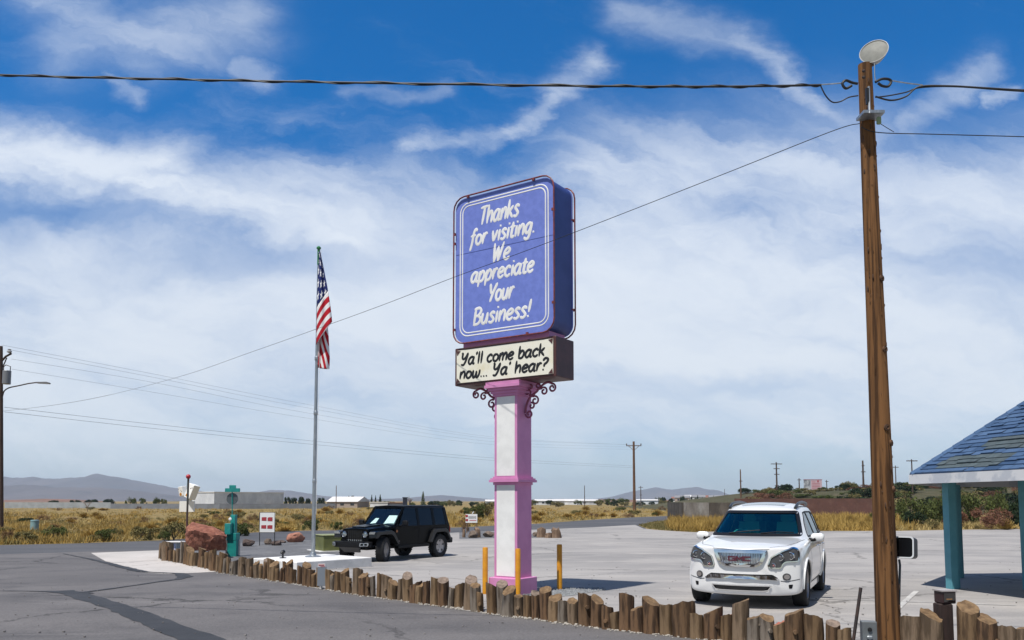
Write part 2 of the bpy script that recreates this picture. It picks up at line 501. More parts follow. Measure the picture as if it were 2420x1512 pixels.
sheet('lot_edge', g2((1085, 1258), (1160, 1256), (1330, 1266), (1325, 1270), (1160, 1272), (1085, 1274)), .012, PADM)


def seam(name, pts, m=SEAL, z=.016, jag=.03, seed=1):
    rnd = random.Random(seed)
    g = [(G(x, y), w) for x, y, w in pts]
    fine = []
    for (a, wa), (b, wb) in zip(g, g[1:]):
        n = max(2, int((b - a).length / .25))
        for k in range(n): fine.append((a.lerp(b, k / n), wa + (wb - wa) * k / n))
    fine.append(g[-1])
    L, Rr = [], []
    for i, (p, w) in enumerate(fine):
        t = (fine[min(i + 1, len(fine) - 1)][0] - fine[max(i - 1, 0)][0]); t.z = 0; t.normalize()
        n = Vector((-t.y, t.x, 0))
        L.append(tuple((p + n * (w / 2 + rnd.uniform(-jag, jag) * min(1, w * 3 + .3)))[:2])); Rr.append(tuple((p - n * (w / 2 + rnd.uniform(-jag, jag) * min(1, w * 3 + .3)))[:2]))
    return sheet(name, L + Rr[::-1], z, m)


seam('crack_seal', [(150, 1397, .34), (200, 1412, .42), (270, 1433, .40), (340, 1460, .40), (400, 1485, .42), (470, 1510, .46), (560, 1545, .4)], seed=2, z=.0165)
seam('crack_seal', [(-120, 1397, .05), (60, 1398, .06), (120, 1399, .16), (170, 1402, .40), (215, 1404, .20)], seed=3, z=.018)
seam('crack_seal', [(190, 1402, .16), (280, 1390, .10), (360, 1378, .10), (420, 1370, .16), (438, 1364, .34), (425, 1356, .26), (330, 1352, .10), (300, 1347, .08)], seed=4, z=.0195)
seam('crack_seal', [(150, 1309, .05), (215, 1322, .12), (260, 1333, .22), (300, 1343, .26), (345, 1352, .14), (395, 1356, .08)], seed=5, z=.021)
seam('crack_seal', [(-60, 1336, .03), (130, 1331, .04), (260, 1331, .05), (372, 1325, .03)], seed=6, z=.0225)
seam('crack_seal', [(1085, 1385, .015), (1400, 1395, .015), (1700, 1402, .015), (2070, 1412, .02)], seed=8, jag=.01, z=.0125)
WHL = mat('faded line paint', (.50, .49, .46), .8, col2=(.33, .32, .31), scale=2.2)
seam('parking_line', [(1880, 1414, .07), (2075, 1421, .07), (2400, 1432, .07)], WHL, .0145, .006, 9)
seam('parking_line', [(2090, 1470, .10), (2165, 1398, .10)], WHL, .0155, .006, 10)

# ------------------------------------------------------------------ far terrain
def ridge(name, pts, y0, depth, m, seed, rough=.30, base=-3, kind='structure', nx=260):
    rnd = random.Random(seed)
    xs = [P(px, HORIZON, y0).x for px, _ in pts]; hs = [ZA(py, y0, px) for px, py in pts]
    offs = [-1, -.75, -.55, -.4, -.25, -.1, 0, .2, .5, 1]
    prof = [0, .10, .26, .42, .62, .88, 1, .8, .4, 0]
    vs, fs = [], []
    from mathutils import noise as mn
    for j, (o, q) in enumerate(zip(offs, prof)):
        for i in range(nx + 1):
            x = xs[0] + (xs[-1] - xs[0]) * i / nx
            k = 0
            while k < len(xs) - 2 and xs[k + 1] < x: k += 1
            t = min(1, max(0, (x - xs[k]) / (xs[k + 1] - xs[k])))
            h = hs[k] * (1 - t) + hs[k + 1] * t
            sc = depth * .9
            w = mn.fractal(Vector((x / sc * 3.6 + seed * 7.1, o * 2.5, 0)), .75, 2.1, 6)
            gul = abs(mn.noise(Vector((x / sc * 5 + seed, o * .6 + seed, 1)))) * (1 - abs(2 * q - 1)) * .4
            hh = max(0, h) * (q * (1 + rough * w * (1 if q < 1 else .45)) - gul * .9 * q)
            vs.append((x, y0 + o * depth, base + hh + (0 if q else -4)))
    n = nx + 1
    for j in range(len(offs) - 1):
        for i in range(nx): fs.append((j * n + i, j * n + i + 1, (j + 1) * n + i + 1, (j + 1) * n + i))
    o = MB().add(vs, fs).build(name, m, smooth=True, angle=180)
    return tag(o, kind=kind)


MTN = ground_mat('mountain rock', (.10, .085, .085), (.135, .11, .105), (.07, .065, .065), .0016, .006, .5)
ridge('mountains', [(-500, 1150), (-200, 1132), (0, 1128), (40, 1128), (75, 1124), (95, 1130), (130, 1126), (165, 1122), (190, 1121), (225, 1121), (250, 1127), (300, 1132), (345, 1139), (420, 1150), (520, 1166), (590, 1164), (640, 1156), (690, 1160), (760, 1170), (850, 1178), (960, 1176), (1040, 1168), (1100, 1173), (1160, 1178)], 5200, 1500, MTN, 1)
ridge('mountains', [(1150, 1181), (1300, 1178), (1400, 1178), (1450, 1172), (1500, 1160), (1550, 1150), (1590, 1154), (1640, 1151), (1690, 1157), (1720, 1166), (1780, 1176), (1900, 1180), (2200, 1176), (2500, 1172)], 6200, 1500, MTN, 2)
ridge('mountains', [(-300, 1140), (0, 1146), (60, 1142), (130, 1152), (220, 1148), (330, 1158), (420, 1170), (500, 1178)], 3600, 900, MTN, 5)
HILLM = ground_mat('red brown hill', (.21, .10, .062), (.16, .095, .06), (.27, .15, .09), .008, .03, .3)
ridge('hills', [(-200, 1180), (20, 1177), (110, 1174), (190, 1176), (240, 1182)], 1300, 250, HILLM, 3)
ridge('hills', [(1180, 1182.5), (1250, 1178), (1330, 1175.5), (1430, 1176), (1520, 1178), (1700, 1176), (1760, 1172), (1850, 1171), (2000, 1177), (2200, 1178)], 1700, 300, HILLM, 4)
HILLG = ground_mat('scrub hill soil', (.075, .068, .032), (.050, .052, .022), (.13, .10, .06), .12, .4, .1, (2, .8))


def hill_z(x, y):
    a = max(0, min(1, (x - 30) / 40)); a = a * a * (3 - 2 * a)
    b = max(0, min(1, (y - 119) / 50)); b = b * b * (3 - 2 * b)
    c = max(0, min(1, (330 - y) / 110)); c = c * c * (3 - 2 * c)
    return -.25 - .1 + 4.6 * a * b * c + .35 * a * b * math.sin(x * .11) * math.cos(y * .09)


vs, fs = [], []
for j in range(31):
    for i in range(41):
        x, y = 24 + i * 6, 112 + j * 10.2
        vs.append((x, y, hill_z(x, y)))
for j in range(30):
    for i in range(40): fs.append((j * 41 + i, j * 41 + i + 1, (j + 1) * 41 + i + 1, (j + 1) * 41 + i))
tag(MB().add(vs, fs).build('hillside', HILLG, smooth=True, angle=180), kind='structure')
# ------------------------------------------------------------------ brush lettering (strokes in x-heights)
GL = {
 'a': (.86, [[(.64, .88), (.42, 1.0), (.14, .75), (.08, .3), (.28, .0), (.52, .25), (.64, .72)], [(.70, 1.0), (.63, .45), (.68, .04), (.82, .10)]]),
 'b': (.80, [[(.12, 1.6), (.12, 0)], [(.12, .55), (.42, 1.0), (.67, .7), (.57, .15), (.32, -.02), (.12, .15)]]),
 'c': (.72, [[(.64, .8), (.42, 1.0), (.12, .7), (.12, .25), (.37, 0), (.64, .2)]]),
 'e': (.76, [[(.12, .48), (.50, .56), (.64, .82), (.42, 1.0), (.12, .68), (.13, .22), (.37, 0), (.66, .2)]]),
 'f': (.62, [[(.66, 1.42), (.52, 1.6), (.34, 1.3), (.25, .2), (.13, -.45)], [(.06, .95), (.56, 1.0)]]),
 'g': (.84, [[(.62, .85), (.42, 1.0), (.14, .75), (.1, .3), (.28, .06), (.52, .3), (.64, .75)], [(.68, 1.0), (.62, .2), (.50, -.38), (.24, -.5), (.04, -.3)]]),
 'h': (.80, [[(.12, 1.6), (.12, 0)], [(.12, .5), (.42, 1.0), (.62, .8), (.62, 0)]]),
 'i': (.34, [[(.17, 1.0), (.15, 0)], [(.17, 1.36), (.21, 1.42)]]),
 'k': (.76, [[(.12, 1.6), (.12, 0)], [(.62, 1.0), (.16, .45)], [(.28, .56), (.66, 0)]]),
 'l': (.36, [[(.17, 1.6), (.17, 0)]]),
 'm': (1.06, [[(.1, 1), (.1, 0)], [(.1, .5), (.34, 1), (.5, .8), (.48, 0)], [(.5, .55), (.75, 1), (.92, .8), (.9, 0)]]),
 'n': (.78, [[(.12, 1), (.12, 0)], [(.12, .5), (.42, 1.0), (.62, .8), (.62, 0)]]),
 'o': (.78, [[(.37, 1.0), (.12, .72), (.12, .25), (.37, 0), (.64, .28), (.64, .75), (.37, 1.0)]]),
 'p': (.80, [[(.14, 1), (.1, -.5)], [(.14, .55), (.42, 1.0), (.67, .7), (.57, .15), (.32, -.02), (.14, .15)]]),
 'r': (.60, [[(.12, 1), (.12, 0)], [(.12, .45), (.33, .95), (.56, .92)]]),
 's': (.66, [[(.58, .85), (.36, 1.0), (.16, .78), (.36, .52), (.52, .26), (.30, 0), (.05, .12)]]),
 't': (.56, [[(.30, 1.42), (.22, .2), (.37, 0), (.52, .12)], [(.04, 1.0), (.54, 1.02)]]),
 'u': (.80, [[(.12, 1.0), (.10, .3), (.30, 0), (.52, .3), (.62, 1.0)], [(.62, 1.0), (.62, 0)]]),
 'v': (.72, [[(.10, 1.0), (.27, .03)], [(.27, .03), (.48, .5), (.62, 1.0)]]),
 'w': (1.02, [[(.1, 1.0), (.12, .2), (.26, 0), (.44, .3), (.5, .85)], [(.5, .85), (.54, .15), (.68, 0), (.86, .4), (.90, 1.0)]]),
 'T': (.86, [[(.04, 1.5), (.9, 1.58)], [(.50, 1.54), (.38, 0)]]),
 'W': (1.20, [[(.12, 1.6), (.24, 0)], [(.24, 0), (.58, 1.3)], [(.58, 1.3), (.68, 0)], [(.68, 0), (1.10, 1.6)]]),
 'Y': (.84, [[(.1, 1.6), (.26, .85), (.42, .78)], [(.88, 1.6), (.55, .85), (.28, 0)]]),
 'Z': (.96, [[(.08, 1.5), (.16, 1.6), (.16, 1.0), (.36, .82), (.62, 1.1), (.80, 1.6)], [(.82, 1.6), (.66, .6), (.42, .0), (.12, .06)]]),   # script capital y
 'B': (.84, [[(.17, 1.55), (.14, 0)], [(.05, 1.5), (.5, 1.6), (.74, 1.3), (.52, .90), (.2, .82)], [(.5, .87), (.77, .5), (.57, .08), (.1, 0)]]),
 '!': (.40, [[(.24, 1.6), (.16, .5)], [(.12, .04), (.15, .12)]]),
 '.': (.32, [[(.12, .03), (.15, .10)]]),
 "'": (.30, [[(.18, 1.6), (.12, 1.25)]]),
 '?': (.70, [[(.1, 1.3), (.32, 1.58), (.62, 1.4), (.52, 1.0), (.3, .78), (.27, .48)], [(.2, .04), (.24, .12)]]),
 ' ': (.48, []),
}


def lettering(name, lines, M, m, wt, depth, parent, shear=.27, rise=0.0):
    """lines: (text, x0, x1, baseline z, x-height); drawn in the XZ plane, facing -Y"""
    mb = MB()
    for text, x0, x1, zb, xh in lines:
        W_ = sum(GL[c][0] for c in text)
        sx = (x1 - x0 - xh * shear * .8) / W_
        cx = 0
        for c in text:
            adv, strokes = GL[c]
            for st in strokes:
                pts = cr(st, 5) if len(st) > 2 else [Vector(st[0]).lerp(Vector(st[1]), t / 4) for t in range(5)]
                q = []
                for p in pts:
                    z = p[1] * xh
                    q.append(Vector((x0 + (cx + p[0]) * sx + z * shear, 0, zb + z + rise * (cx * sx))))
                n = len(q)
                rr = [wt * (.62 if i in (0, n - 1) else 1.0) * (1.06 - .16 * i / n) for i in range(n)]
                # round the ends
                q = [q[0] - (q[1] - q[0]).normalized() * wt * .5] + q + [q[-1] + (q[-1] - q[-2]).normalized() * wt * .5]
                rr = [wt * .25] + rr + [wt * .22]
                mb.tube(q, rr, 6, flat=((0, -1, 0), depth / wt), M=M)
            cx += adv
    return mb.build(name, m, parent)


# ------------------------------------------------------------------ the roadside sign
SIGN_A = R(34.5)
sgn = empty('roadside_sign', (.02, 16.25, gz(16.25)), -SIGN_A, 'tall purple and pink sign on a square column thanking visitors, tubes round its cabinet', 'sign')
SZ0 = gz(16.25)
zt, zb_ = 8.02, 5.03                                # cabinet top and bottom
WX, WY = 1.18, .345


def xz(poly): return [(p[0], p[1]) for p in poly]


RXZ = Matrix.Rotation(R(90), 4, 'X')                 # local XY prism -> XZ, extruding along -Y
cab = MB()
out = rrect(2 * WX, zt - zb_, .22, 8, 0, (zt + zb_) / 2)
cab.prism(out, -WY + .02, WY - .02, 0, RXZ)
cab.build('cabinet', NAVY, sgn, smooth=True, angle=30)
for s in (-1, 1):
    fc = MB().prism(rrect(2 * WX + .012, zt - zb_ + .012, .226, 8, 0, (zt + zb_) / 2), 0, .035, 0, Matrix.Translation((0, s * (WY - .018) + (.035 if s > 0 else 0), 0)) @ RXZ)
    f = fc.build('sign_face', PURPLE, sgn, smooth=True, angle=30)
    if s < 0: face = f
bd = MB()
yb = -(WY + .018)
for inset, r in ((.115, .20), (.175, .16)):
    loop = [Vector((x, yb, z)) for x, z in rrect(2 * (WX - inset), zt - zb_ - 2 * inset, r, 6, 0, (zt + zb_) / 2)]
    bd.tube(loop, .0135, 6, flat=((0, -1, 0), .3), closed=True)
bd.build('border_line', WHITE, face)
jt = MB().box((0, yb + .0005, 6.86), (2 * WX - .02, .004, .008))
jt.build('panel_joint', NAVY, face)
TXT = [("Thanks", .25, .675, .208, .074), ("for visiting.", .15, .835, .343, .068), ("We", .385, .585, .484, .074),
       ("appreciate", .16, .82, .600, .066), ("Your", .345, .62, .750, .072), ("Business!", .185, .79, .893, .069)]
for t, a, b, v, xh in TXT: lettering('lettering', [(t, -WX + 2 * WX * a, -WX + 2 * WX * b, zt - (zt - zb_) * v, (zt - zb_) * xh)],
          Matrix.Translation((0, yb, 0)), WHITE, .030, .003, face, .17)
for s in (-1, 1):
    loop = cr([(x, s * (WY + .05), z) for x, z in rrect(2 * WX + .065, zt - zb_ + .065, .26, 4, 0, (zt + zb_) / 2)], 1, True)
    tb = MB().tube(loop, .016, 6, closed=True)
    tub = tb.build('tube_frame', RUSTR, sgn, smooth=True, angle=80)
    for x, z in ((-WX - .01, 7.3), (-WX - .01, 7.1), (-WX - .01, 5.3), (WX + .01, 7.35), (WX + .01, 5.55), (-.85, zt + .01), (.75, zt + .01), (.6, zb_ - .01)):
        cl = MB().box((x, s * (WY + .02), z), (.03, .08, .03)); cl.box((x, s * (WY + .05), z), (.05, .028, .05))
        cl.build('standoff', RUSTR, tub)
nk = MB().box((0, 0, 4.975), (2.06, .58, .16)); nk.build('neck', PINK, sgn)
bx0, bx1 = 4.15, 4.92
bm_ = MB()
bm_.box((0, 0, (bx0 + bx1) / 2), (2.42, .67, bx1 - bx0), bev=.012)
box = bm_.build('message_box', MAROON, sgn)
pn = MB().box((0, -.341, (bx0 + bx1) / 2), (2.31, .02, bx1 - bx0 - .10)).build('message_panel', CREAM, box)
for sx in (-1, 1):
    for sz in (-1, 1):
        M = Matrix.Translation((sx * 1.153, -.352, (bx0 + bx1) / 2 + sz * (bx1 - bx0 - .104) / 2))
        cn = MB().prism([(0, 0), (-sx * .10, -sz * .012), (-sx * .015, -sz * .10)], 0, .006, 0, M @ RXZ)
        cn.build('corner_bracket', MAROON, pn)
ph = bx1 - bx0 - .10
for row in (("Za'll come back", -1.06, .99, bx1 - .05 - ph * .455, ph * .215), ("now... Za' hear?", -1.09, 1.05, bx1 - .05 - ph * .875, ph * .215)):
    lettering('lettering', [row], Matrix.Translation((0, -.353, 0)), BLACKP, .025, .004, pn, .17)
# column
col = MB()
col.box((0, 0, 2.12), (.54, .50, 3.70))
column = col.build('column', PINK, sgn)
for z0, z1, h in ((.36, 2.12, 0), (2.30, 3.86, 1)):
    for s in (-1, 1):
        MB().box((0, s * .2515, (z0 + z1) / 2), (.43, .008, z1 - z0)).build('white_panel', WHITE, column)
MB().box((0, 0, .165), (.70, .66, .33), bev=.01).build('plinth', PINK, sgn)
mo = MB()
for z, w, h in ((2.15, .58, .05), (2.20, .70, .045), (2.24, .66, .03), (2.27, .59, .035)):
    mo.box((0, 0, z), (w, w - .04, h))
mo.build('moulding', PINK, sgn)
cp = MB()
for z, w, h in ((3.90, .60, .05), (3.95, .66, .055), (4.005, .74, .05), (4.06, .84, .055), (4.12, .80, .06)):
    cp.box((0, 0, z), (w, w - .04, h))
cp.build('capital', PINK, sgn)
IRON = MT('maroon pink iron', (.30, .075, .14), .5, col2=(.22, .05, .10), scale=5)


def spiral(cx, cz, r0, a0, turns, sgn_=1, n=18):
    o = []
    for k in range(n + 1):
        t = k / n; a = a0 + sgn_ * turns * 2 * math.pi * t; r = r0 * (1 - .72 * t)
        o.append(Vector((cx + r * math.cos(a), 0, cz + r * math.sin(a))))
    return o


for s in (-1, 1):
    sb = MB()
    T = Matrix.Diagonal((s, 1, 1, 1)) @ Matrix.Translation((.285, 0, 4.13)) @ Matrix.Diagonal((.86, 1, .84, 1)) @ Matrix.Translation((-.285, 0, -4.13))
    main = cr([(.30, 0, 3.42), (.33, 0, 3.62), (.44, 0, 3.80), (.60, 0, 3.90), (.72, 0, 4.02), (.90, 0, 4.10), (1.04, 0, 4.05)], 6)
    def band(pts, r=.024): sb.tube([T @ Vector(p) for p in pts], [r] * (len(pts) - 2) + [r * .9, r * .7], 6, flat=((0, 1, 0), 1.1))
    band(main)
    for cx, cz, r0, a0, tn, sg in ((.40, 3.40, .10, R(180), 1.2, 1), (.56, 3.70, .11, R(120), 1.2, -1), (.47, 3.58, .08, R(100), 1.0, -1), (.80, 3.90, .10, R(140), 1.2, -1),
                                   (1.02, 3.96, .10, R(80), 1.3, -1), (.64, 4.03, .08, R(260), 1.1, 1), (.36, 3.90, .09, R(300), 1.1, 1), (.44, 4.02, .07, R(200), 1.0, -1)):
        band(spiral(cx, cz, r0, a0, tn, sg), .020)
    sb.build('scroll_bracket', IRON, sgn, smooth=True, angle=70)

# ------------------------------------------------------------------ bollards
for (px, top, base, lab) in ((1146, 1293, 1404, 'leftmost of the three yellow bollards, left of the pink sign column'),
                             (1223.5, 1296, 1412, 'middle yellow bollard, directly in front of the pink sign column'),
                             (1322, 1286, 1394, 'yellow bollard standing alone in white gravel right of the sign column')):
    g = G(px, base); top_z = ZA(top, g.y, px) - g.z
    b_ = MB().lathe([(.046, -.05), (.046, top_z - .012), (.040, top_z), (0.0001, top_z + .004)], 16)
    r_ = .5 * 12.6 / F_PX * g.y
    b_ = MB().lathe([(r_, -.05), (r_, top_z - .015), (r_ * .85, top_z), (0.0001, top_z + .004)], 18)
    o = b_.build('bollard', YELLOW, smooth=True, angle=40, loc=g)
    tag(o, lab, 'bollard', 'yellow bollards round the sign column')

# ------------------------------------------------------------------ flagpole on its white slab
SLABW = MT('whitewashed concrete', (.74, .73, .71), .7, col2=(.62, .61, .59), scale=2.5, bump=.004, bscale=30)
slab = empty('concrete_slab', (-5.98, 24.75, gz(24.75)), R(48), 'low white concrete slab under the flagpole, streaked on its near side', 'slab')
MB().box((0, 0, .115), (2.62, 2.38, .33), bev=.015).build('slab_block', SLABW, slab)
fp = G(739, 1319); fp = P(739.5, 1316, 25.2); zslab = gz(24.75) + .28
fp.z = zslab
pole_h = ZA(587, 25.2, 750) - zslab
pol = empty('flagpole', fp, 0, 'tall grey steel flagpole with round base flange and green top on the white slab', 'flagpole')
pm = MB()
pm.tube([(0, 0, .02), (.0, 0, pole_h * .3), (0, 0, pole_h)], [.062, .056, .036], 14)
for z in (2.3, 4.4, 6.1): pm.lathe([(.062, z - .06), (.066, z - .05), (.066, z + .05), (.060, z + .06)], 14)
pm.build('pole', GALV, pol, smooth=True, angle=40)
MB().lathe([(.24, .002), (.24, .02), (.20, .035), (.10, .05), (.085, .09), (.075, .13), (.062, .14)], 20).build('base_flange', GALV, pol, smooth=True, angle=30)
GRN = MT('green pulley', (.03, .18, .06), .5)
MB().lathe([(.036, pole_h - .55), (.042, pole_h - .5), (.042, pole_h - .03), (.07, pole_h - .01), (.07, pole_h + .03), (.03, pole_h + .07), (.0001, pole_h + .08)], 14).build('truck', GRN, pol, smooth=True, angle=40)
MB().tube([(.075, -.02, pole_h - .05), (.09, -.03, pole_h * .6), (.075, -.03, 1.3)], .006, 5).build('halyard', WHITE, pol)

# flag: hanging cloth, stripes and stars by cloth coordinates
FLY = 25.2


def fl(px, py, dy=0.0): return P(px, py, FLY + dy) - fp


def flag_mat():
    m = bpy.data.materials.new('flag cloth'); m.use_nodes = True
    b = NB(m.node_tree); p = m.node_tree.nodes['Principled BSDF']; p.inputs['Roughness'].default_value = .8
    p.inputs['Specular IOR Level'].default_value = .2
    uvn = b.new('ShaderNodeUVMap'); uvn.uv_map = 'cloth'
    u, v, _ = b.sep(uvn.outputs[0])                   # u along the fly, v in stripes (0..13, from the top)
    odd = b.m('GREATER_THAN', b.m('MODULO', v, 2.0), 1.08)
    c = b.mix(odd, (.42, .009, .020), (.74, .73, .73))
    can = b.m('MULTIPLY', b.m('LESS_THAN', v, 7.0), b.m('LESS_THAN', u, .4))
    # five-pointed stars on a staggered grid
    gx, gy = b.m('MULTIPLY', u, 6 / .4), b.m('MULTIPLY', v, 5 / 7)
    row = b.m('FLOOR', gy)
    fx = b.m('SUBTRACT', b.m('FRACT', b.m('ADD', gx, b.m('MULTIPLY', b.m('MODULO', row, 2.0), .5))), .5)
    fy = b.m('SUBTRACT', b.m('FRACT', gy), .5)
    rad = b.m('SQRT', b.m('ADD', b.m('MULTIPLY', fx, fx), b.m('MULTIPLY', fy, fy)))
    ang = b.m('ARCTAN2', fx, fy)
    spike = b.m('MULTIPLY_ADD', b.m('COSINE', b.m('MULTIPLY', ang, 5.0)), .12, .24)
    star = b.m('LESS_THAN', rad, spike)
    c = b.mix(can, c, b.mix(star, (.012, .022, .12), (.80, .80, .80)))
    b.put(p.inputs['Base Color'], c)
    return m


def cloth(rows, cols, xf, uvf, mb, uvs):
    o = len(mb.v)
    for j in range(rows + 1):
        for i in range(cols + 1):
            mb.v.append(xf(i / cols, j / rows)); uvs.append(uvf(i / cols, j / rows))
    n = cols + 1
    for j in range(rows):
        for i in range(cols):
            mb.f.append([o + j * n + i, o + j * n + i + 1, o + (j + 1) * n + i + 1, o + (j + 1) * n + i]); mb.mi.append(0)


def lerp(a, b, t): return a + (b - a) * t


def curve1(pts, t):                                # piecewise-linear lookup [(t, value)]
    for (a, x), (b, y) in zip(pts, pts[1:]):
        if t <= b: return x + (y - x) * (t - a) / (b - a)
    return pts[-1][1]


fm, fuv = MB(), []
# upper fold: canton then rising stripes; right silhouette runs (755,598)->(784,755)
lx = [(0, 752), (.12, 753), (.33, 750.5), (.48, 749), (.62, 748.5), (.76, 748), (1, 747)]
rx = [(0, 757), (.3, 767), (.5, 773.5), (.75, 780), (.9, 783), (1, 784.5)]
ry = [(0, 595), (1, 760)]
ly = [(0, 595), (.2, 628), (.42, 690), (.55, 725), (1, 815)]


def up_x(u, v):
    x = lerp(curve1(lx, v), curve1(rx, v), u); y = lerp(curve1(ly, v), curve1(ry, v), u ** .9)
    return fl(x, y, -.10 - .16 * math.sin(u * math.pi * .9) * (.3 + v) + .05 * math.sin(u * 9 + v * 3))


cloth(24, 14, lambda u, v: up_x(u, v * .56), lambda u, v: (.02 + .33 * v + .04 * u, 4.2 * u + .3), fm, fuv)
cloth(20, 14, lambda u, v: up_x(u, .56 + .44 * v), lambda u, v: (.7, 7.0 + v * 6 + .35 * math.sin(u * 3)), fm, fuv)
# lower right fold: falling stripes
def lo_x(u, v):
    x = lerp(lerp(747, 745, v), curve1([(0, 772), (.35, 776), (.8, 779), (1, 778)], v), u)
    y = lerp(lerp(748, 862, v), lerp(742, 858, v), u) + (18 * u if v > .0 else 18 * u) * v - (8 * u * u * v)
    return fl(x, y + 4, -.02 + .13 * math.sin(u * 5.2 + 1.1) * (.4 + .6 * v))


cloth(34, 16, lo_x, lambda u, v: (.8, 5.6 + v * 5.4 - u * 3.0 + .7 * math.sin(u * 5)), fm, fuv)
# narrow fold beside the pole: stripes almost upright
def si_x(u, v):
    x = lerp(lerp(750, 746.5, v), lerp(754, 758, v), u)
    return fl(x, lerp(700, 858, v) + 14 * u * v, .07 - .10 * math.sin(u * 3.0))


cloth(30, 8, si_x, lambda u, v: (.7, 6.3 + u * 3.2 + v * 2.5), fm, fuv)
flag = fm.build('flag', flag_mat(), smooth=True, angle=180, recalc=False, merge=False)
# vertices are not merged between folds; write the cloth coordinates
me = flag.data
if len(me.vertices) == len(fuv):
    uvl = me.uv_layers.new(name='cloth')
    for lp in me.loops: uvl.data[lp.index].uv = fuv[lp.vertex_index]
flag.location = fp
sm = flag.modifiers.new('thick', 'SOLIDIFY'); sm.thickness = .004
tag(flag, 'limp red, white and blue striped flag with stars hanging down the grey flagpole', 'flag')
# little black spotlight on the slab
g = P(668, 1322, 24.6); g.z = gz(24.75) + .28
sp = empty('spotlight', g, R(40), 'small black spotlight on a short stalk on the left of the white slab', 'spotlight')
MB().lathe([(.10, 0), (.10, .02), (.03, .03), (.022, .15)], 12).build('stand', BLACKP, sp)
MB().tube([(-.07, -.02, .15), (-.02, 0, .17), (.04, .02, .19), (.07, .03, .20)], [.03, .062, .062, .03], 12).build('lamp_head', BLACKP, sp, smooth=True, angle=50)

# ------------------------------------------------------------------ log stakes
WOODM = []
for i, (a, c) in enumerate((((.195, .125, .068), (.085, .053, .030)), ((.23, .155, .090), (.105, .068, .038)), ((.155, .094, .052), (.068, .042, .025)), ((.21, .15, .10), (.10, .07, .045)), ((.215, .18, .145), (.085, .066, .05)), ((.17, .10, .055), (.055, .034, .022)))):
    WOODM.append(mat('log bark', a, .85, col2=c, scale=15, stretch=(1, 1, .13), bump=.022, bscale=16, lo=.40, hi=.60, spec=.2))
CUTM = mat('sawn log end', (.215, .140, .075), .85, col2=(.115, .072, .040), scale=14, bump=.006, spec=.2)
CUTG = mat('grey weathered end', (.25, .19, .15), .85, col2=(.13, .10, .08), scale=14, bump=.006, spec=.2)
CUTR = mat('red sprayed end', (.40, .10, .075), .8, col2=(.24, .14, .08), scale=8, spec=.2)
S4 = lambda z, y: ((500 + z * .34298) * .67194, (1600 + y * .34298) * .67194)
S3 = lambda z, y: ((850 + z * .35124) * .67194, (1880 + y * .3511) * .67194)
S8 = lambda z, y: ((1600 + z * .33058) * .67194, (1950 + y * .33058) * .67194)
S2 = lambda z, y: ((2300 + z * .37190) * .67194, (1980 + y * .37190) * .67194)
S7 = lambda z, y: ((3050 + z * .59524) * .67194, (1350 + y * .59524) * .67194)
LOGS = []
def addl(S, rows):
    for r in rows:
        a, b, yl, yr = r[:4]
        x0, y0 = S(a, yl); x1, y1 = S(b, yr)
        LOGS.append([x0, x1, y0, y1, r[4] if len(r) > 4 else ''])
addl(S4, [(165, 203, 905, 905), (200, 312, 892, 905, 'b'), (203, 240, 958, 960, 'f'), (238, 275, 935, 940, 'f'), (268, 318, 988, 970), (313, 352, 975, 985, 'f'), (348, 386, 960, 960), (383, 425, 885, 893, 'b'),
          (418, 462, 985, 975, 'f'), (425, 485, 890, 945, 'b'), (452, 535, 945, 1000, 'fe'), (482, 570, 1012, 1008, 'f'), (570, 645, 938, 975, 'b'), (598, 640, 1045, 1040, 'f'), (634, 688, 1005, 985), (680, 755, 990, 962, 'b'),
          (700, 780, 1005, 1030, 'f'), (752, 800, 1028, 1040), (783, 868, 990, 1022, 'b'), (822, 866, 1068, 1052, 'f'), (860, 905, 1045, 1058, 'b'), (895, 980, 1108, 1075, 'f'), (982, 1066, 1052, 1056), (1064, 1140, 1068, 1052),
          (1095, 1142, 1150, 1145, 'f'), (1142, 1205, 1122, 1088, 'e'), (1196, 1238, 1128, 1122, 'fe'), (1232, 1285, 1075, 1078, 'g'), (1282, 1358, 1055, 1082, 'b'), (1308, 1408, 1128, 1105, 'fe'), (1366, 1410, 1172, 1160, 'f')])
addl(S3, [(375, 412, 345, 332, 'f'), (408, 442, 266, 275, 'b'), (438, 510, 292, 258, 'e'), (468, 545, 325, 358, 'f'), (506, 548, 362, 356), (550, 602, 306, 332), (602, 690, 287, 318, 'e'), (650, 730, 348, 360, 'f'), (698, 747, 405, 382, 'fe'),
          (747, 776, 330, 335), (838, 926, 345, 375, 'b'), (888, 930, 404, 396, 'fe'), (926, 996, 366, 382), (995, 1080, 382, 342, 'e'), (1046, 1104, 412, 436, 'f'), (1105, 1206, 345, 355), (1170, 1266, 425, 398, 'e'), (1233, 1298, 426, 430, 'f'),
          (1292, 1342, 428, 410), (1348, 1408, 385, 402), (1400, 1508, 396, 440, 'b'), (1458, 1556, 452, 500, 'fe'), (1556, 1616, 458, 432), (1612, 1716, 412, 412, 'bg'), (1676, 1797, 520, 462, 'f'), (1735, 1812, 500, 500, 'fe'),
          (1812, 1884, 475, 460), (1885, 1988, 424, 458), (1965, 2072, 460, 452, 'ge'), (2064, 2122, 527, 546, 'f'), (2124, 2222, 520, 480, 'b'), (2222, 2346, 450, 452, 'g'), (2290, 2400, 512, 505, 'fe'), (2358, 2422, 575, 588, 'f')])
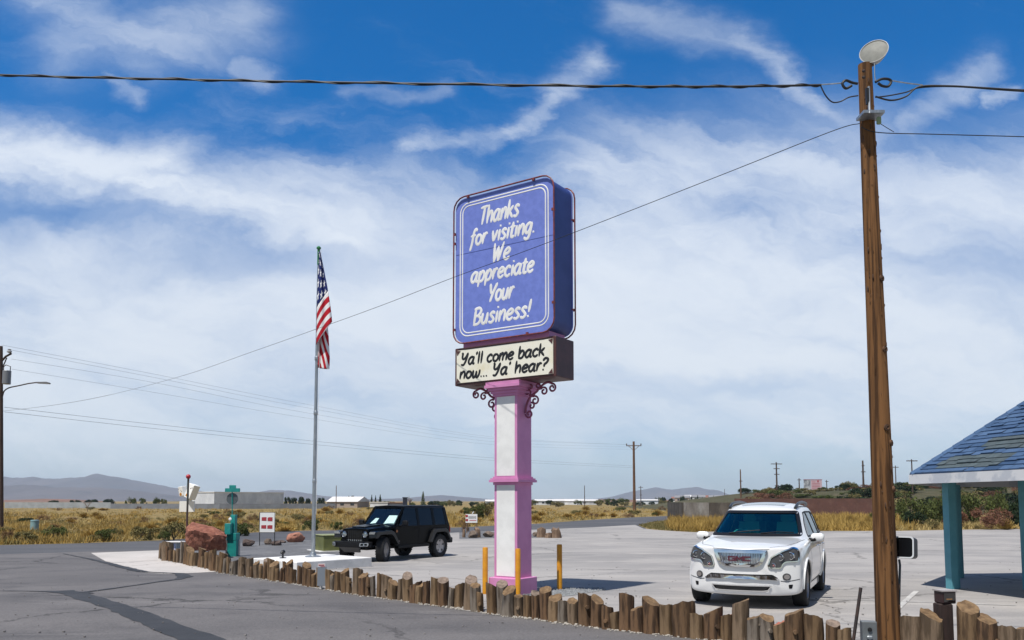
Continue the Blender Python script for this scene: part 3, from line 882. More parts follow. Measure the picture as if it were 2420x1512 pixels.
addl(S8, [(340, 452, 298, 350), (450, 566, 315, 310, 'bg'), (500, 642, 412, 350, 'fe'), (634, 730, 440, 445, 'e'), (728, 818, 432, 448), (818, 907, 402, 410, 'ge'), (905, 1027, 385, 362, 'e'), (988, 1132, 480, 440, 'e'), (1090, 1205, 496, 498),
          (1200, 1314, 500, 488, 'e'), (1315, 1467, 405, 442), (1445, 1577, 450, 510, 'e'), (1560, 1680, 535, 566, 'f'), (1640, 1748, 636, 600), (1748, 1907, 412, 460), (1862, 2003, 600, 545, 'f'), (2000, 2183, 452, 535, 'e')])
addl(S2, [(60, 185, 398, 386), (180, 388, 400, 374), (345, 468, 474, 496, 'f'), (467, 642, 495, 410), (630, 737, 508, 490, 'r'), (735, 891, 402, 340, 'b'), (885, 1016, 535, 492), (1010, 1147, 505, 525, 'e'), (1143, 1254, 600, 545, 'r'), (1245, 1418, 505, 426, 'k'),
          (1435, 1602, 476, 522), (1618, 1742, 572, 566, 'ge'), (1738, 1868, 642, 615)])
addl(S7, [(205, 326, 1372, 1392), (322, 443, 1345, 1380, 'e'), (540, 652, 1322, 1318, 'e'), (655, 770, 1378, 1396, 'e'), (778, 891, 1428, 1466), (893, 1010, 1450, 1440)])
BASE = [(374, 1319), (391, 1325), (433, 1333), (474, 1341), (527, 1355), (571, 1362.5), (633, 1370.6), (689, 1379), (757.6, 1390.7), (833, 1405), (887, 1412), (939, 1419), (1034, 1433), (1104, 1441), (1175, 1454.6), (1255, 1463.5), (1339.5, 1476), (1421.6, 1486), (1488, 1494.6), (1586, 1503.6), (1700, 1516), (1850, 1532), (2100, 1556), (2419, 1585), (2600, 1600)]
LOGS.sort(key=lambda l: (l[0] + l[1]) / 2)
ANCH = [(374, 'curved row end'), (424, 'blue and white litter box'), (549, 'teal air pump'), (739, 'flagpole'), (763, 'grey metal sheet'), (1146, 'leftmost yellow bollard'), (1223, 'middle yellow bollard'), (1322, 'bollard in white gravel'),
        (1626, "white car's left headlight"), (1905, "white car's front wheel"), (2025, 'leaning rusty bar'), (2098, 'big utility pole'), (2246, 'small lantern box')]
ORD = ['first', 'second', 'third', 'fourth', 'fifth', 'sixth', 'seventh', 'eighth', 'ninth', 'tenth', 'eleventh', 'twelfth', 'thirteenth', 'fourteenth', 'fifteenth', 'sixteenth', 'seventeenth']
rl = random.Random(11)
prev_front = False
for i, (x0, x1, yl, yr, fl_) in enumerate(LOGS):
    cx = (x0 + x1) / 2
    base = G(cx, curve1(BASE, cx)); d = base.y
    r = (x1 - x0) / 2 / F_PX * d
    off = .03 if 'f' in fl_ else -.10 if 'b' in fl_ else -.035
    base = G(cx, curve1(BASE, cx)); base.y += -off + .05; base.x = P(cx, curve1(BASE, cx), base.y).x; base.z = gz(base.y)
    d = base.y
    r = (x1 - x0) / 2 / F_PX * (d - .02) * 1.06
    zl, zr = ZA(yl, d - r * .3, cx) - base.z, ZA(yr, d - r * .3, cx) - base.z
    tx = (zr - zl) / (2 * r)                            # slope of the cut left to right
    ty = (rl.uniform(.35, .7) if 'e' in fl_ else rl.uniform(-.35, -.05)) if abs(zr - zl) < 3 * r else 0.0
    if 'g' in fl_ and 'e' not in fl_: ty = .7
    n = 14; vs = []; levels = [-.06, .12, .3, .5, .7, .88, 1.0]
    ph_ = rl.uniform(0, 6); wob = [rl.uniform(.93, 1.03) for _ in range(n)]
    wob = [(wob[k - 1] + 2 * wob[k] + wob[(k + 1) % n]) / 4 for k in range(n)]
    zc = (zl + zr) / 2
    lean = (rl.uniform(-.02, .02), rl.uniform(-.02, .02))
    for L_ in levels:
        for k in range(n):
            a = 2 * math.pi * k / n
            bul = 1 + .035 * math.sin(ph_ + L_ * 5 + a * 2) + (.05 if L_ < .1 else 0) - (.03 if L_ > .95 else 0)
            x, y = r * wob[k] * bul * math.cos(a), r * .95 * wob[k] * bul * math.sin(a)
            top = zc + tx * x + ty * (y + (r if ty > 0 else 0) * .0) + (rl.uniform(-.012, .012) if L_ == 1 else 0)
            z = top * L_ if L_ > 0 else -.06
            vs.append((x + lean[0] * L_, y + lean[1] * L_, max(z, -.06) if L_ <= 0 else max(z, .05 * L_)))
    fs = []; mi = []
    for l in range(len(levels) - 1):
        for k in range(n): fs.append((l * n + k, l * n + (k + 1) % n, (l + 1) * n + (k + 1) % n, (l + 1) * n + k)); mi.append(0)
    o0 = (len(levels) - 1) * n
    cen = len(vs); tp = vs[o0:o0 + n]
    vs.append((sum(v[0] for v in tp) / n, sum(v[1] for v in tp) / n, sum(v[2] for v in tp) / n + rl.uniform(-.008, .012)))
    for k in range(n): fs.append((o0 + k, o0 + (k + 1) % n, cen)); mi.append(1)
    mb = MB(); mb.v = [Vector(v) for v in vs]; mb.f = [list(f) for f in fs]; mb.mi = mi
    if 'k' in fl_ or rl.random() < .22:                # a sawn branch stub
        a = R(rl.uniform(235, 305)); zz = zc * rl.uniform(.35, .75)
        p0 = Vector((r * .9 * math.cos(a), r * .85 * math.sin(a), zz)); p1 = p0 * 1.0 + Vector((math.cos(a), math.sin(a), .1)) * .035
        mb.tube([p0, p1], [.032, .026], 8, 0)
    cutm = CUTR if 'r' in fl_ else CUTG if 'g' in fl_ else CUTM
    o = mb.build('log_stake', [WOODM[rl.randrange(6)], cutm], smooth=True, angle=42, loc=base)
    o.rotation_euler = (0, 0, 0)
    near = min(ANCH, key=lambda a: abs(a[0] - cx))
    side = 'right' if cx >= near[0] else 'left'
    kk = sum(1 for q in LOGS if (near[0] <= (q[0] + q[1]) / 2 < cx if side == 'right' else cx < (q[0] + q[1]) / 2 < near[0]))
    form = 'red-sprayed' if 'r' in fl_ else 'knotty slanted' if 'k' in fl_ else 'slant-cut' if abs(tx) > .28 else 'face-cut' if 'e' in fl_ or 'g' in fl_ else 'square-cut'
    tag(o, f"{form} brown log stake, {ORD[min(kk, 16)]} stake {side} of the {near[1]}", 'log stake', 'log stakes edging the lot')
# ------------------------------------------------------------------ vehicles: shared tools
PAINTW = MT('white car paint', (.74, .74, .73), .28, coat=1.0)
PAINTB = MT('black car paint', (.0025, .003, .0036), .3, coat=.06, spec=.10)
PLAST = MT('black plastic', (.008, .008, .009), .55, spec=.2)
FLARE = MT('flare plastic', (.014, .014, .015), .32, spec=.5)
PLASTG = MT('grey plastic', (.06, .06, .062), .55)
CHROME = MT('chrome', (.82, .84, .86), .09, 1.0)
ALLOY = MT('alloy', (.36, .35, .36), .3, .9)
RUBBER = MT('tyre rubber', (.013, .013, .014), .8, bump=.004, bscale=60)
CABIN = MT('cabin trim', (.24, .25, .24), .8, col2=(.15, .16, .16), scale=5)
SEATM = MT('grey seat', (.50, .50, .48), .75)
GLASSW = glassmat('windscreen glass', (.32, 1.0, .94), .07, gcol=(.25, .85, .82))
GLASSD = glassmat('dark side glass', (.05, .07, .075), .0)
GLASSJ = glassmat('clear windscreen glass', (.88, .96, .95), .0)
LENS = glassmat('lamp lens', (.85, .88, .9), .03)
REFL = MT('lamp reflector', (.62, .65, .68), .2, .9)
AMBER = MT('amber lens', (.55, .12, .01), .25)
REDL = MT('red lens', (.35, .012, .012), .2)


def loft(rings, cap0=True, cap1=True, mirror=True):   # rings of half profiles (x>=0), first and last point on x=0
    mb = MB(); full = []
    for r in rings:
        full.append([Vector(p) for p in r] + [Vector((-p[0], p[1], p[2])) for p in r[-2:0:-1]])
    n = len(full[0])
    for r in full: mb.v += r
    for i in range(len(full) - 1):
        for k in range(n): mb.f.append([i * n + k, i * n + (k + 1) % n, (i + 1) * n + (k + 1) % n, (i + 1) * n + k]); mb.mi.append(0)
    for cap, base in ((cap0, 0), (cap1, (len(full) - 1) * n)):
        if cap:
            h = len(rings[0])
            # bridge the half rings straight across: quads between mirrored points
            for k in range(h - 1):
                a, b = base + k, base + k + 1
                a2 = base + (n - k) % n; b2 = base + (n - k - 1) % n
                q = [a, b, b2, a2]
                q2 = []
                for z in q:
                    if z not in q2: q2.append(z)
                if len(q2) > 2: mb.f.append(q2); mb.mi.append(0)
    return mb


def mesh_bvh(me):
    return BVHTree.FromPolygons([v.co for v in me.vertices], [p.vertices[:] for p in me.polygons])


def eval_mesh(o):
    dg = bpy.context.evaluated_depsgraph_get()
    return bpy.data.meshes.new_from_object(o.evaluated_get(dg))


def panel(name, bvh, poly, axis, m, parent, off=.004, res=.05, thick=.004, mirror=False, holes=None, far=4.0):
    """a plate lying on a body surface: poly in (x,z) for 'front', (y,z) for 'side', (x,y) for 'top'"""
    outs = []
    for sg in ((1, -1) if mirror else (1,)):
        bm = bmesh.new()
        polys = poly if isinstance(poly[0][0], (tuple, list)) else [poly]
        for pl_ in polys: bm.faces.new([bm.verts.new((p[0], p[1], 0)) for p in pl_])
        bmesh.ops.remove_doubles(bm, verts=bm.verts, dist=1e-5)
        bmesh.ops.triangulate(bm, faces=bm.faces)
        xs = [p[0] for pl_ in polys for p in pl_]; ys = [p[1] for pl_ in polys for p in pl_]
        for ax, lo, hi in ((0, min(xs), max(xs)), (1, min(ys), max(ys))):
            t = lo + res
            while t < hi - res * .3:
                bmesh.ops.bisect_plane(bm, geom=bm.verts[:] + bm.edges[:] + bm.faces[:], plane_co=(t, 0, 0) if ax == 0 else (0, t, 0), plane_no=(1, 0, 0) if ax == 0 else (0, 1, 0))
                t += res
        for v in bm.verts:
            a, b = v.co.x, v.co.y
            if axis == 'front': o, d = Vector((a * sg, -far, b)), Vector((0, 1, 0))
            elif axis == 'side': o, d = Vector((far * sg, a, b)), Vector((-sg, 0, 0))
            else: o, d = Vector((a * sg, b, far)), Vector((0, 0, -1))
            hit = bvh.ray_cast(o, d)
            if hit[0] is None: hit = bvh.find_nearest(o + d * far * .9)
            nn = hit[1]
            if nn.dot(d) > 0: nn = -nn
            v.co = hit[0] + nn * off - d * (off * .3)
        fl_ = (sg < 0) != (axis == 'side')
        bmesh.ops.recalc_face_normals(bm, faces=bm.faces)
        d0 = {'front': Vector((0, -1, 0)), 'side': Vector((sg, 0, 0)), 'top': Vector((0, 0, 1))}[axis]
        if sum((f.normal.dot(d0) * f.calc_area() for f in bm.faces)) < 0: bmesh.ops.reverse_faces(bm, faces=bm.faces)
        # skirt for thickness
        be = [e for e in bm.edges if e.is_boundary]
        if thick:
            r = bmesh.ops.extrude_edge_only(bm, edges=be)
            nv = [g for g in r['geom'] if isinstance(g, bmesh.types.BMVert)]
            for v in nv: v.co -= d0 * thick * 2
        for f in bm.faces: f.smooth = True
        for e in bm.edges:
            if len(e.link_faces) == 2 and e.calc_face_angle(0) > R(50): e.smooth = False
        me = bpy.data.meshes.new(name); bm.to_mesh(me); bm.free(); me.materials.append(m)
        ob = bpy.data.objects.new(name, me); COL.objects.link(ob); ob.parent = parent
        outs.append(ob)
    return outs if mirror else outs[0]


def strip(pts, w):                                   # polyline -> thin polygon
    pts = [Vector(p) for p in pts]; L, Rr = [], []
    for i, p in enumerate(pts):
        t = pts[min(i + 1, len(pts) - 1)] - pts[max(i - 1, 0)]; t.normalize(); n = Vector((-t.y, t.x)) * w / 2
        L.append(tuple(p + n)); Rr.append(tuple(p - n))
    return L + Rr[::-1]


def ring_poly(poly, inset):                          # outline with an inner edge, as a closed run of quads
    n = len(poly)
    ar = sum(poly[i - 1][0] * poly[i][1] - poly[i][0] * poly[i - 1][1] for i in range(n))
    sg = 1 if ar > 0 else -1
    inner = []
    for i in range(n):
        a, p, b = Vector(poly[i - 1]), Vector(poly[i]), Vector(poly[(i + 1) % n])
        t = (b - a).normalized(); inner.append(tuple(p + Vector((-t.y, t.x)) * inset * sg))
    return [[tuple(poly[i]), tuple(poly[(i + 1) % n]), inner[(i + 1) % n], inner[i]] for i in range(n)]


def cut(o, cutters, mi_note=None):
    for c in cutters:
        md = o.modifiers.new('cut', 'BOOLEAN'); md.operation = 'DIFFERENCE'; md.object = c; md.solver = 'EXACT'
        try: md.material_mode = 'TRANSFER'
        except Exception: pass
    me = eval_mesh(o)
    o.modifiers.clear(); old = o.data; o.data = me
    for c in cutters: bpy.data.objects.remove(c)
    return o


def wheel(name, r, w, parent, loc, rim_r, spokes=5, side=1, steer=0.0, lugs=False, twin=False):
    wl = empty(name, loc, 0); wl.parent = parent
    wl.rotation_euler = (0, 0, steer)
    RY = Matrix.Rotation(R(90) * side, 4, 'Y')       # local Z -> +-X (outward)
    tb = MB()
    pr = [(rim_r - .005, -w / 2 + .02), (rim_r + .03, -w / 2), (r - .03, -w / 2 + .008), (r - .006, -w / 2 + .035), (r, -w / 4), (r, w / 4), (r - .006, w / 2 - .035), (r - .03, w / 2 - .008), (rim_r + .03, w / 2), (rim_r - .005, w / 2 - .02)]
    tb.lathe(pr, 40, 0, RY, caps=False)
    if lugs:
        rnd = random.Random(4)
        for k in range(30):
            a = 2 * math.pi * k / 30
            for q, zz in enumerate((-.09, -.03, .03, .09)):
                aa = a + (.10 if q % 2 else 0)
                M = RY @ Matrix.Rotation(aa, 4, 'Z') @ Matrix.Translation((r + .002, 0, zz))
                tb.box((0, 0, 0), (.022, .052, .05), 0, M)
            for sd in (-1, 1):
                M = RY @ Matrix.Rotation(a, 4, 'Z') @ Matrix.Translation((r - .03, 0, sd * (w / 2 - .012)))
                tb.box((0, 0, 0), (.06, .045, .03), 0, M)
    tb.build('tyre', RUBBER, wl, smooth=True, angle=35)
    rm = MB()
    z1 = w / 2 - .03
    rm.lathe([(rim_r, z1 - .01), (rim_r + .004, z1 + .012), (rim_r - .018, z1 + .010), (rim_r - .03, z1 - .03), (rim_r - .035, -w / 4)], 40, 0, RY, caps=False)
    rm.lathe([(.0001, z1 + .0), (.05, z1 + .0), (.062, z1 - .012), (.07, z1 - .05)], 16, 0, RY, caps=False)
    for k in range(spokes):
        a0 = 2 * math.pi * k / spokes
        for da in ((-.13, .13) if twin else (0,)):
            M = RY @ Matrix.Rotation(a0 + da * .6, 4, 'Z')
            wi, wo = (.030, .026) if twin else (.060, .095)
            sh = da * .16
            vs = [(.045, -wi, z1 - .012), (.045, wi, z1 - .012), (rim_r - .015, wo + sh, z1 - .004), (rim_r - .015, -wo + sh, z1 - .004)]
            vs += [(x, y, z - .045) for x, y, z in vs]
            rm.add(vs, [(0, 1, 2, 3), (7, 6, 5, 4), (0, 4, 5, 1), (1, 5, 6, 2), (2, 6, 7, 3), (3, 7, 4, 0)], 0, M)
    rm.lathe([(.0001, -w / 8), (rim_r - .03, -w / 8)], 24, 1, RY)
    rm.lathe([(.0001, z1 - .06), (.13, z1 - .06), (.13, z1 - .10)], 24, 2, RY)
    rm.build('rim', [ALLOY, PLAST, DARKST], wl, smooth=True, angle=35)
    return wl


# ------------------------------------------------------------------ white family car
SUV_A = .444
sx0, sy0 = 4.19, 14.60
suv = empty('parked_suv', (sx0, sy0, gz(15.5)), -SUV_A, 'white seven-seat family car with chrome grille parked facing the log row', 'car')
suv.rotation_euler = (R(-.25), 0, -SUV_A)


def yfront(x, z): return -.965 + .36 * (abs(x) / .93) ** 2.3 + .10 * max(0, z - .62) ** 1.3 + .05 * max(0, .42 - z)


def ring_front(s, y_in=0.0):
    pts = [(0, .24), (.46, .24), (.86, .245), (.915, .31), (.93, .55), (.92, .80), (.875, .98), (.80, 1.03), (.70, 1.035), (.55, 1.03), (.40, 1.025), (.2, 1.02), (0, 1.02)]
    o = []
    for x, z in pts:
        x2, z2 = x * s, .63 + (z - .63) * s
        o.append((x2, yfront(x2, z2) + y_in, z2))
    return o


def sec(y, xs, zs, dy=None):
    return [(x, y + (dy[i] if dy else 0), z) for i, (x, z) in enumerate(zip(xs, zs))]


rings = [ring_front(.22), ring_front(.5), ring_front(.75), ring_front(.93), ring_front(.985, .012), ring_front(1.0, .05)]
rings.append([(0, -.60, .24), (.5, -.60, .24), (.90, -.48, .245), (.94, -.40, .31), (.955, -.35, .55), (.955, -.35, .80), (.915, -.35, 1.0), (.86, -.38, 1.045), (.74, -.44, 1.065), (.58, -.50, 1.07), (.4, -.54, 1.075), (.2, -.56, 1.075), (0, -.57, 1.075)])
rings.append([(0, -.2, .24), (.5, -.2, .24), (.90, -.15, .25), (.955, -.1, .32), (.98, -.05, .55), (.98, -.05, .80), (.935, -.05, 1.02), (.88, -.08, 1.065), (.76, -.12, 1.09), (.60, -.16, 1.105), (.4, -.18, 1.115), (.2, -.2, 1.12), (0, -.2, 1.12)])
rings.append([(0, .25, .24), (.5, .25, .24), (.86, .25, .25), (.945, .25, .35), (.985, .25, .55), (.985, .25, .80), (.945, .3, 1.04), (.90, .32, 1.085), (.80, .30, 1.115), (.62, .25, 1.14), (.42, .22, 1.15), (.2, .2, 1.155), (0, .2, 1.155)])
rings.append([(0, .55, .24), (.5, .55, .24), (.86, .55, .25), (.945, .55, .35), (.985, .55, .55), (.985, .55, .80), (.950, .60, 1.05), (.915, .66, 1.095), (.845, .66, 1.12), (.765, .58, 1.145), (.53, .50, 1.16), (.25, .455, 1.165), (0, .44, 1.168)])
rings.append([(0, .62, .24), (.5, .62, .24), (.86, .62, .25), (.945, .62, .35), (.985, .62, .55), (.985, .62, .80), (.951, .68, 1.055), (.918, .74, 1.10), (.860, .76, 1.125), (.775, .65, 1.175), (.53, .56, 1.195), (.25, .515, 1.205), (0, .50, 1.208)])
rings.append([(0, 1.0, .24), (.5, 1.0, .24), (.86, 1.0, .25), (.945, 1.0, .35), (.985, 1.0, .55), (.985, 1.0, .80), (.953, 1.06, 1.06), (.920, 1.12, 1.105), (.876, 1.15, 1.13), (.735, 1.10, 1.40), (.54, 1.01, 1.435), (.25, .965, 1.455), (0, .95, 1.46)])
rings.append([(0, 1.35, .24), (.5, 1.35, .24), (.86, 1.35, .25), (.945, 1.35, .35), (.985, 1.35, .55), (.985, 1.35, .80), (.953, 1.4, 1.065), (.920, 1.45, 1.11), (.882, 1.52, 1.135), (.705, 1.52, 1.585), (.60, 1.44, 1.645), (.31, 1.39, 1.672), (0, 1.375, 1.680)])
for y, k in ((1.62, 1.0), (2.2, 1.0), (3.0, .995), (3.5, .985)):
    h = {1.62: -.035, 2.2: .015, 3.0: .008, 3.5: -.015}[y]
    rings.append([(0, y, .24), (.5, y, .24), (.86, y, .25), (.945, y, .35), (.985 * k, y, .55), (.985 * k, y, .80), (.955 * k, y, 1.07), (.922 * k, y, 1.115), (.886 * k, y, 1.14), (.715 * k, y, 1.635 + h), (.62, y, 1.725 + h), (.33, y, 1.768 + h), (0, y, 1.780 + h)])
rings.append([(0, 3.9, .32), (.5, 3.9, .32), (.84, 3.88, .33), (.92, 3.85, .40), (.955, 3.8, .55), (.955, 3.8, .80), (.93, 3.8, 1.07), (.90, 3.8, 1.12), (.865, 3.8, 1.15), (.69, 3.82, 1.59), (.59, 3.86, 1.665), (.3, 3.9, 1.69), (0, 3.92, 1.70)])
rings.append([(0, 4.08, .38), (.45, 4.08, .38), (.72, 4.04, .40), (.80, 4.0, .46), (.86, 3.97, .58), (.87, 3.96, .80), (.85, 3.97, 1.05), (.81, 3.98, 1.10), (.76, 3.99, 1.14), (.56, 3.99, 1.52), (.46, 4.0, 1.57), (.25, 4.02, 1.60), (0, 4.03, 1.61)])
bodymb = loft(rings)
body = bodymb.build('body', PAINTW, suv, smooth=True, angle=180)
ss = body.modifiers.new('sub', 'SUBSURF'); ss.levels = 2; ss.render_levels = 2
me = eval_mesh(body); body.modifiers.clear(); body.data = me
sbvh = mesh_bvh(me)
me.materials.append(PLAST); me.materials.append(CABIN)


def cutter(mb, mi, mats):
    o = mb.build('cutter', mats, suv)
    for p in o.data.polygons: p.material_index = 0
    return o


ws_poly = roundpoly([(-.770, 1.205), (.770, 1.205), (.640, 1.60), (-.640, 1.60)], .08)
cuts = []
for y in (0, 3.02):
    for s in (-1, 1):
        c = MB().lathe([(.425, -.30), (.425, .30)], 40, 0, Matrix.Translation((s * .90, y, .385)) @ Matrix.Rotation(R(90), 4, 'Y'))
        cuts.append(cutter(c, 1, [PLAST]))
cb = MB(); pr = [(.80, .55), (.80, 1.10), (1.52, 1.53), (1.62, 1.58), (3.55, 1.60), (3.80, 1.12), (3.75, .55)]
hw = lambda z: .80 if z <= 1.12 else .80 - (z - 1.12) * .34
for s in (1, -1): cb.v += [Vector((s * hw(z), y, z)) for y, z in pr]
n = len(pr)
cb.f = [list(range(n)), list(range(n, 2 * n))[::-1]] + [[i, n + i, n + (i + 1) % n, (i + 1) % n] for i in range(n)]; cb.mi = [0] * len(cb.f)
cuts.append(cutter(cb, 2, [CABIN]))
wc = MB().prism([(p[0], p[1]) for p in ws_poly], -1.56, -.40, 0, RXZ)
cuts.append(cutter(wc, 2, [PLAST]))
SIDEW = [roundpoly([(1.17, 1.165), (2.10, 1.165), (2.10, 1.585), (1.80, 1.565), (1.48, 1.39)], .04), roundpoly([(2.20, 1.165), (3.02, 1.17), (3.02, 1.58), (2.20, 1.588)], .04), roundpoly([(3.13, 1.18), (3.66, 1.22), (3.60, 1.50), (3.13, 1.59)], .05)]
YZX = Matrix(((0, 0, 1, 0), (1, 0, 0, 0), (0, 1, 0, 0), (0, 0, 0, 1)))   # prism (y,z) extruded along X
for s in (-1, 1):
    for pl in SIDEW:
        c = MB().prism(pl, .45 * s if s > 0 else -1.3, 1.3 if s > 0 else -.45, 0, YZX)
        cuts.append(cutter(c, 2, [PLAST]))
cut(body, cuts)
# sharpen shading only where the cuts are
bm = bmesh.new(); bm.from_mesh(body.data)
for e in bm.edges:
    if len(e.link_faces) == 2 and e.calc_face_angle(0) > R(32): e.smooth = False
bm.to_mesh(body.data); bm.free()
for p in body.data.polygons: p.use_smooth = True
ws = panel('windscreen', sbvh, roundpoly([(-.765, 1.21), (.765, 1.21), (.635, 1.60), (-.635, 1.60)], .09), 'front', GLASSW, suv, off=-.006, thick=.002)
panel('windscreen_surround', sbvh, ring_poly(roundpoly([(-.815, 1.165), (.815, 1.165), (.665, 1.625), (-.665, 1.625)], .06), .050), 'front', PLAST, ws, off=.003, res=.04)
for pl in SIDEW:
    for q in panel('side_window', sbvh, pl, 'side', GLASSD, suv, off=-.004, thick=.002, mirror=True): pass
for poly in (ring_poly(roundpoly([(1.08, 1.14), (2.14, 1.145), (2.14, 1.612), (1.78, 1.592), (1.44, 1.41)], .04), .028), ring_poly(roundpoly([(2.16, 1.145), (3.06, 1.15), (3.06, 1.608), (2.16, 1.614)], .03), .026), ring_poly(roundpoly([(3.09, 1.15), (3.74, 1.19), (3.66, 1.53), (3.09, 1.62)], .04), .025)):
    panel('window_trim', sbvh, poly, 'side', PLAST, suv, off=.003, res=.06, mirror=True)
# headlamps
HL = roundpoly([(.385, .885), (.385, .80), (.43, .715), (.60, .705), (.64, .76), (.70, .80), (.875, .83), (.885, .94), (.845, 1.015), (.76, 1.035), (.60, .985), (.46, .90)], .035)
HL = roundpoly([(.47, .87), (.425, .735), (.455, .69), (.63, .69), (.665, .765), (.70, .79), (.885, .80), (.895, .92), (.865, 1.005), (.80, 1.03), (.66, .985)], .03)
for hl in panel('headlamp', sbvh, HL, 'front', PLASTG, suv, off=.006, res=.03, mirror=True):
    s = 1 if sum(v.co.x for v in hl.data.vertices) > 0 else -1
    for cx, cz, rr in ((.62, .875, .062), (.775, .895, .062), (.52, .738, .042)):
        hit = sbvh.ray_cast(Vector((s * cx, -4, cz)), Vector((0, 1, 0)))
        M = Matrix.Translation(hit[0] + Vector((0, -.010, 0))) @ Matrix.Rotation(R(90), 4, 'X') @ Matrix.Rotation(-s * R(18), 4, 'Y')
        l = MB().lathe([(rr, -.03), (rr, .012), (rr * .86, .014), (rr * .74, -.004), (rr * .66, -.012)], 20, 0, M, caps=False)
        l.lathe([(rr * .66, -.012), (rr * .45, .004), (.0001, .012)], 20, 1, M, caps=False)
        l.build('projector', [CHROME, MT('lamp glass dark', (.10, .10, .11), .06, coat=1) if rr > .05 else MT('signal lens', (.30, .12, .12), .15, coat=1)], hl, smooth=True, angle=40)
    panel('lamp_rim', sbvh, [[(s * x, z) for x, z in q_] for q_ in ring_poly(HL, .016)], 'front', CHROME, hl, off=.016, res=.03)
# grille
GO = roundpoly([(-.435, .985), (.435, .985), (.42, .94), (.345, .765), (.26, .715), (-.26, .715), (-.345, .765), (-.42, .94)], .03)
gr = panel('grille', sbvh, GO, 'front', MT('grille mesh', (.16, .17, .18), .35, .8, col2=(.42, .44, .46), scale=16, stretch=(3, 1, .5)), suv, off=.004, res=.03)
panel('grille_surround', sbvh, ring_poly(GO, .052), 'front', CHROME, gr, off=.030, res=.025, thick=.012)
gb = MB()
for k in range(-13, 14):
    x = k * .026
    zt_ = .945; zb0 = .755 if abs(x) < .27 else .755 + (abs(x) - .27) * 1.6
    if zb0 > zt_ - .03: continue
    h0 = sbvh.ray_cast(Vector((x, -4, zt_)), Vector((0, 1, 0)))[0]; h1 = sbvh.ray_cast(Vector((x, -4, zb0)), Vector((0, 1, 0)))[0]
    gb.tube([h0 + Vector((0, -.014, 0)), (h0 + h1) / 2 + Vector((.004, -.017, 0)), h1 + Vector((0, -.014, 0))], .005, 5)
gb.build('grille_bar', CHROME, gr)
# three block letters on the grille
EM = MT('red emblem', (.085, .016, .03), .35, coat=.5)
em = MB()
for letter, ox in (('G', -.125), ('M', 0.0), ('C', .125)):
    st = {'G': [[(.05, .035), (-.05, .035), (-.05, -.035), (.05, -.035), (.05, .0), (.01, 0)]], 'C': [[(.05, .035), (-.05, .035), (-.05, -.035), (.05, -.035)]], 'M': [[(-.055, -.038), (-.055, .038), (0, -.01), (.055, .038), (.055, -.038)]]}[letter]
    for pl in st:
        for a, b_ in zip(pl, pl[1:]):
            c = Vector(((a[0] + b_[0]) / 2 + ox, yfront(0, .84) - .036, (a[1] + b_[1]) * .42 + .845)); dx, dz = b_[0] - a[0], b_[1] - a[1]; L = math.hypot(dx, dz)
            M = Matrix.Translation(c) @ Matrix.Rotation(-math.atan2(dz, dx), 4, 'Y')
            em.box((0, 0, 0), (L * .8 + .022, .012 + .0007 * len(em.f) % .004, .024), 0, M)
em.build('emblem', EM, gr)
# bumper bars, lower intake, fog lamps, side vents
panel('upper_intake', sbvh, roundpoly([(-.50, .590), (.50, .590), (.585, .535), (.56, .525), (-.56, .525), (-.585, .535)], .02), 'front', PLAST, suv, off=.003, res=.03)
panel('chrome_strip', sbvh, roundpoly([(-.50, .572), (.50, .572), (.60, .515), (.58, .497), (.46, .512), (-.46, .512), (-.58, .497), (-.60, .515)], .012), 'front', CHROME, suv, off=.022, res=.03, thick=.012)
panel('bumper_seam', sbvh, strip([(-.90, .515), (-.70, .475), (-.62, .49)], .012), 'front', PLASTG, suv, off=.002, res=.05)
panel('bumper_seam', sbvh, strip([(.90, .515), (.70, .475), (.62, .49)], .012), 'front', PLASTG, suv, off=.002, res=.05)
low = panel('lower_intake', sbvh, roundpoly([(-.475, .405), (.475, .405), (.42, .335), (.35, .325), (-.35, .325), (-.42, .335)], .02), 'front', PLAST, suv, off=.004, res=.03)
panel('intake_frame', sbvh, ring_poly(roundpoly([(-.49, .412), (.49, .412), (.43, .328), (.35, .317), (-.35, .317), (-.43, .328)], .02), .014), 'front', CHROME, low, off=.014, res=.03)
for k in range(3):
    panel('intake_slat', sbvh, strip([(-.43 + .02 * k, .390 - .019 * k), (.43 - .02 * k, .390 - .019 * k)], .005), 'front', PLASTG, low, off=.012, res=.04)
panel('side_vent', sbvh, roundpoly([(.735, .428), (.80, .432), (.785, .365), (.74, .365)], .012), 'front', PLAST, suv, off=.003, res=.03, mirror=True)
fogp = [(.71 + .062 * math.cos(2 * math.pi * k / 20), .555 + .058 * math.sin(2 * math.pi * k / 20)) for k in range(20)]
for fo in panel('fog_lamp', sbvh, fogp, 'front', PLASTG, suv, off=.006, res=.03, mirror=True):
    s = 1 if sum(v.co.x for v in fo.data.vertices) > 0 else -1
    panel('fog_lens', sbvh, [(s * (.71 + (x - .71) * .68), .555 + (z - .555) * .68) for x, z in fogp], 'front', MT('fog lens', (.24, .22, .21), .15, coat=1), fo, off=.016, res=.03)
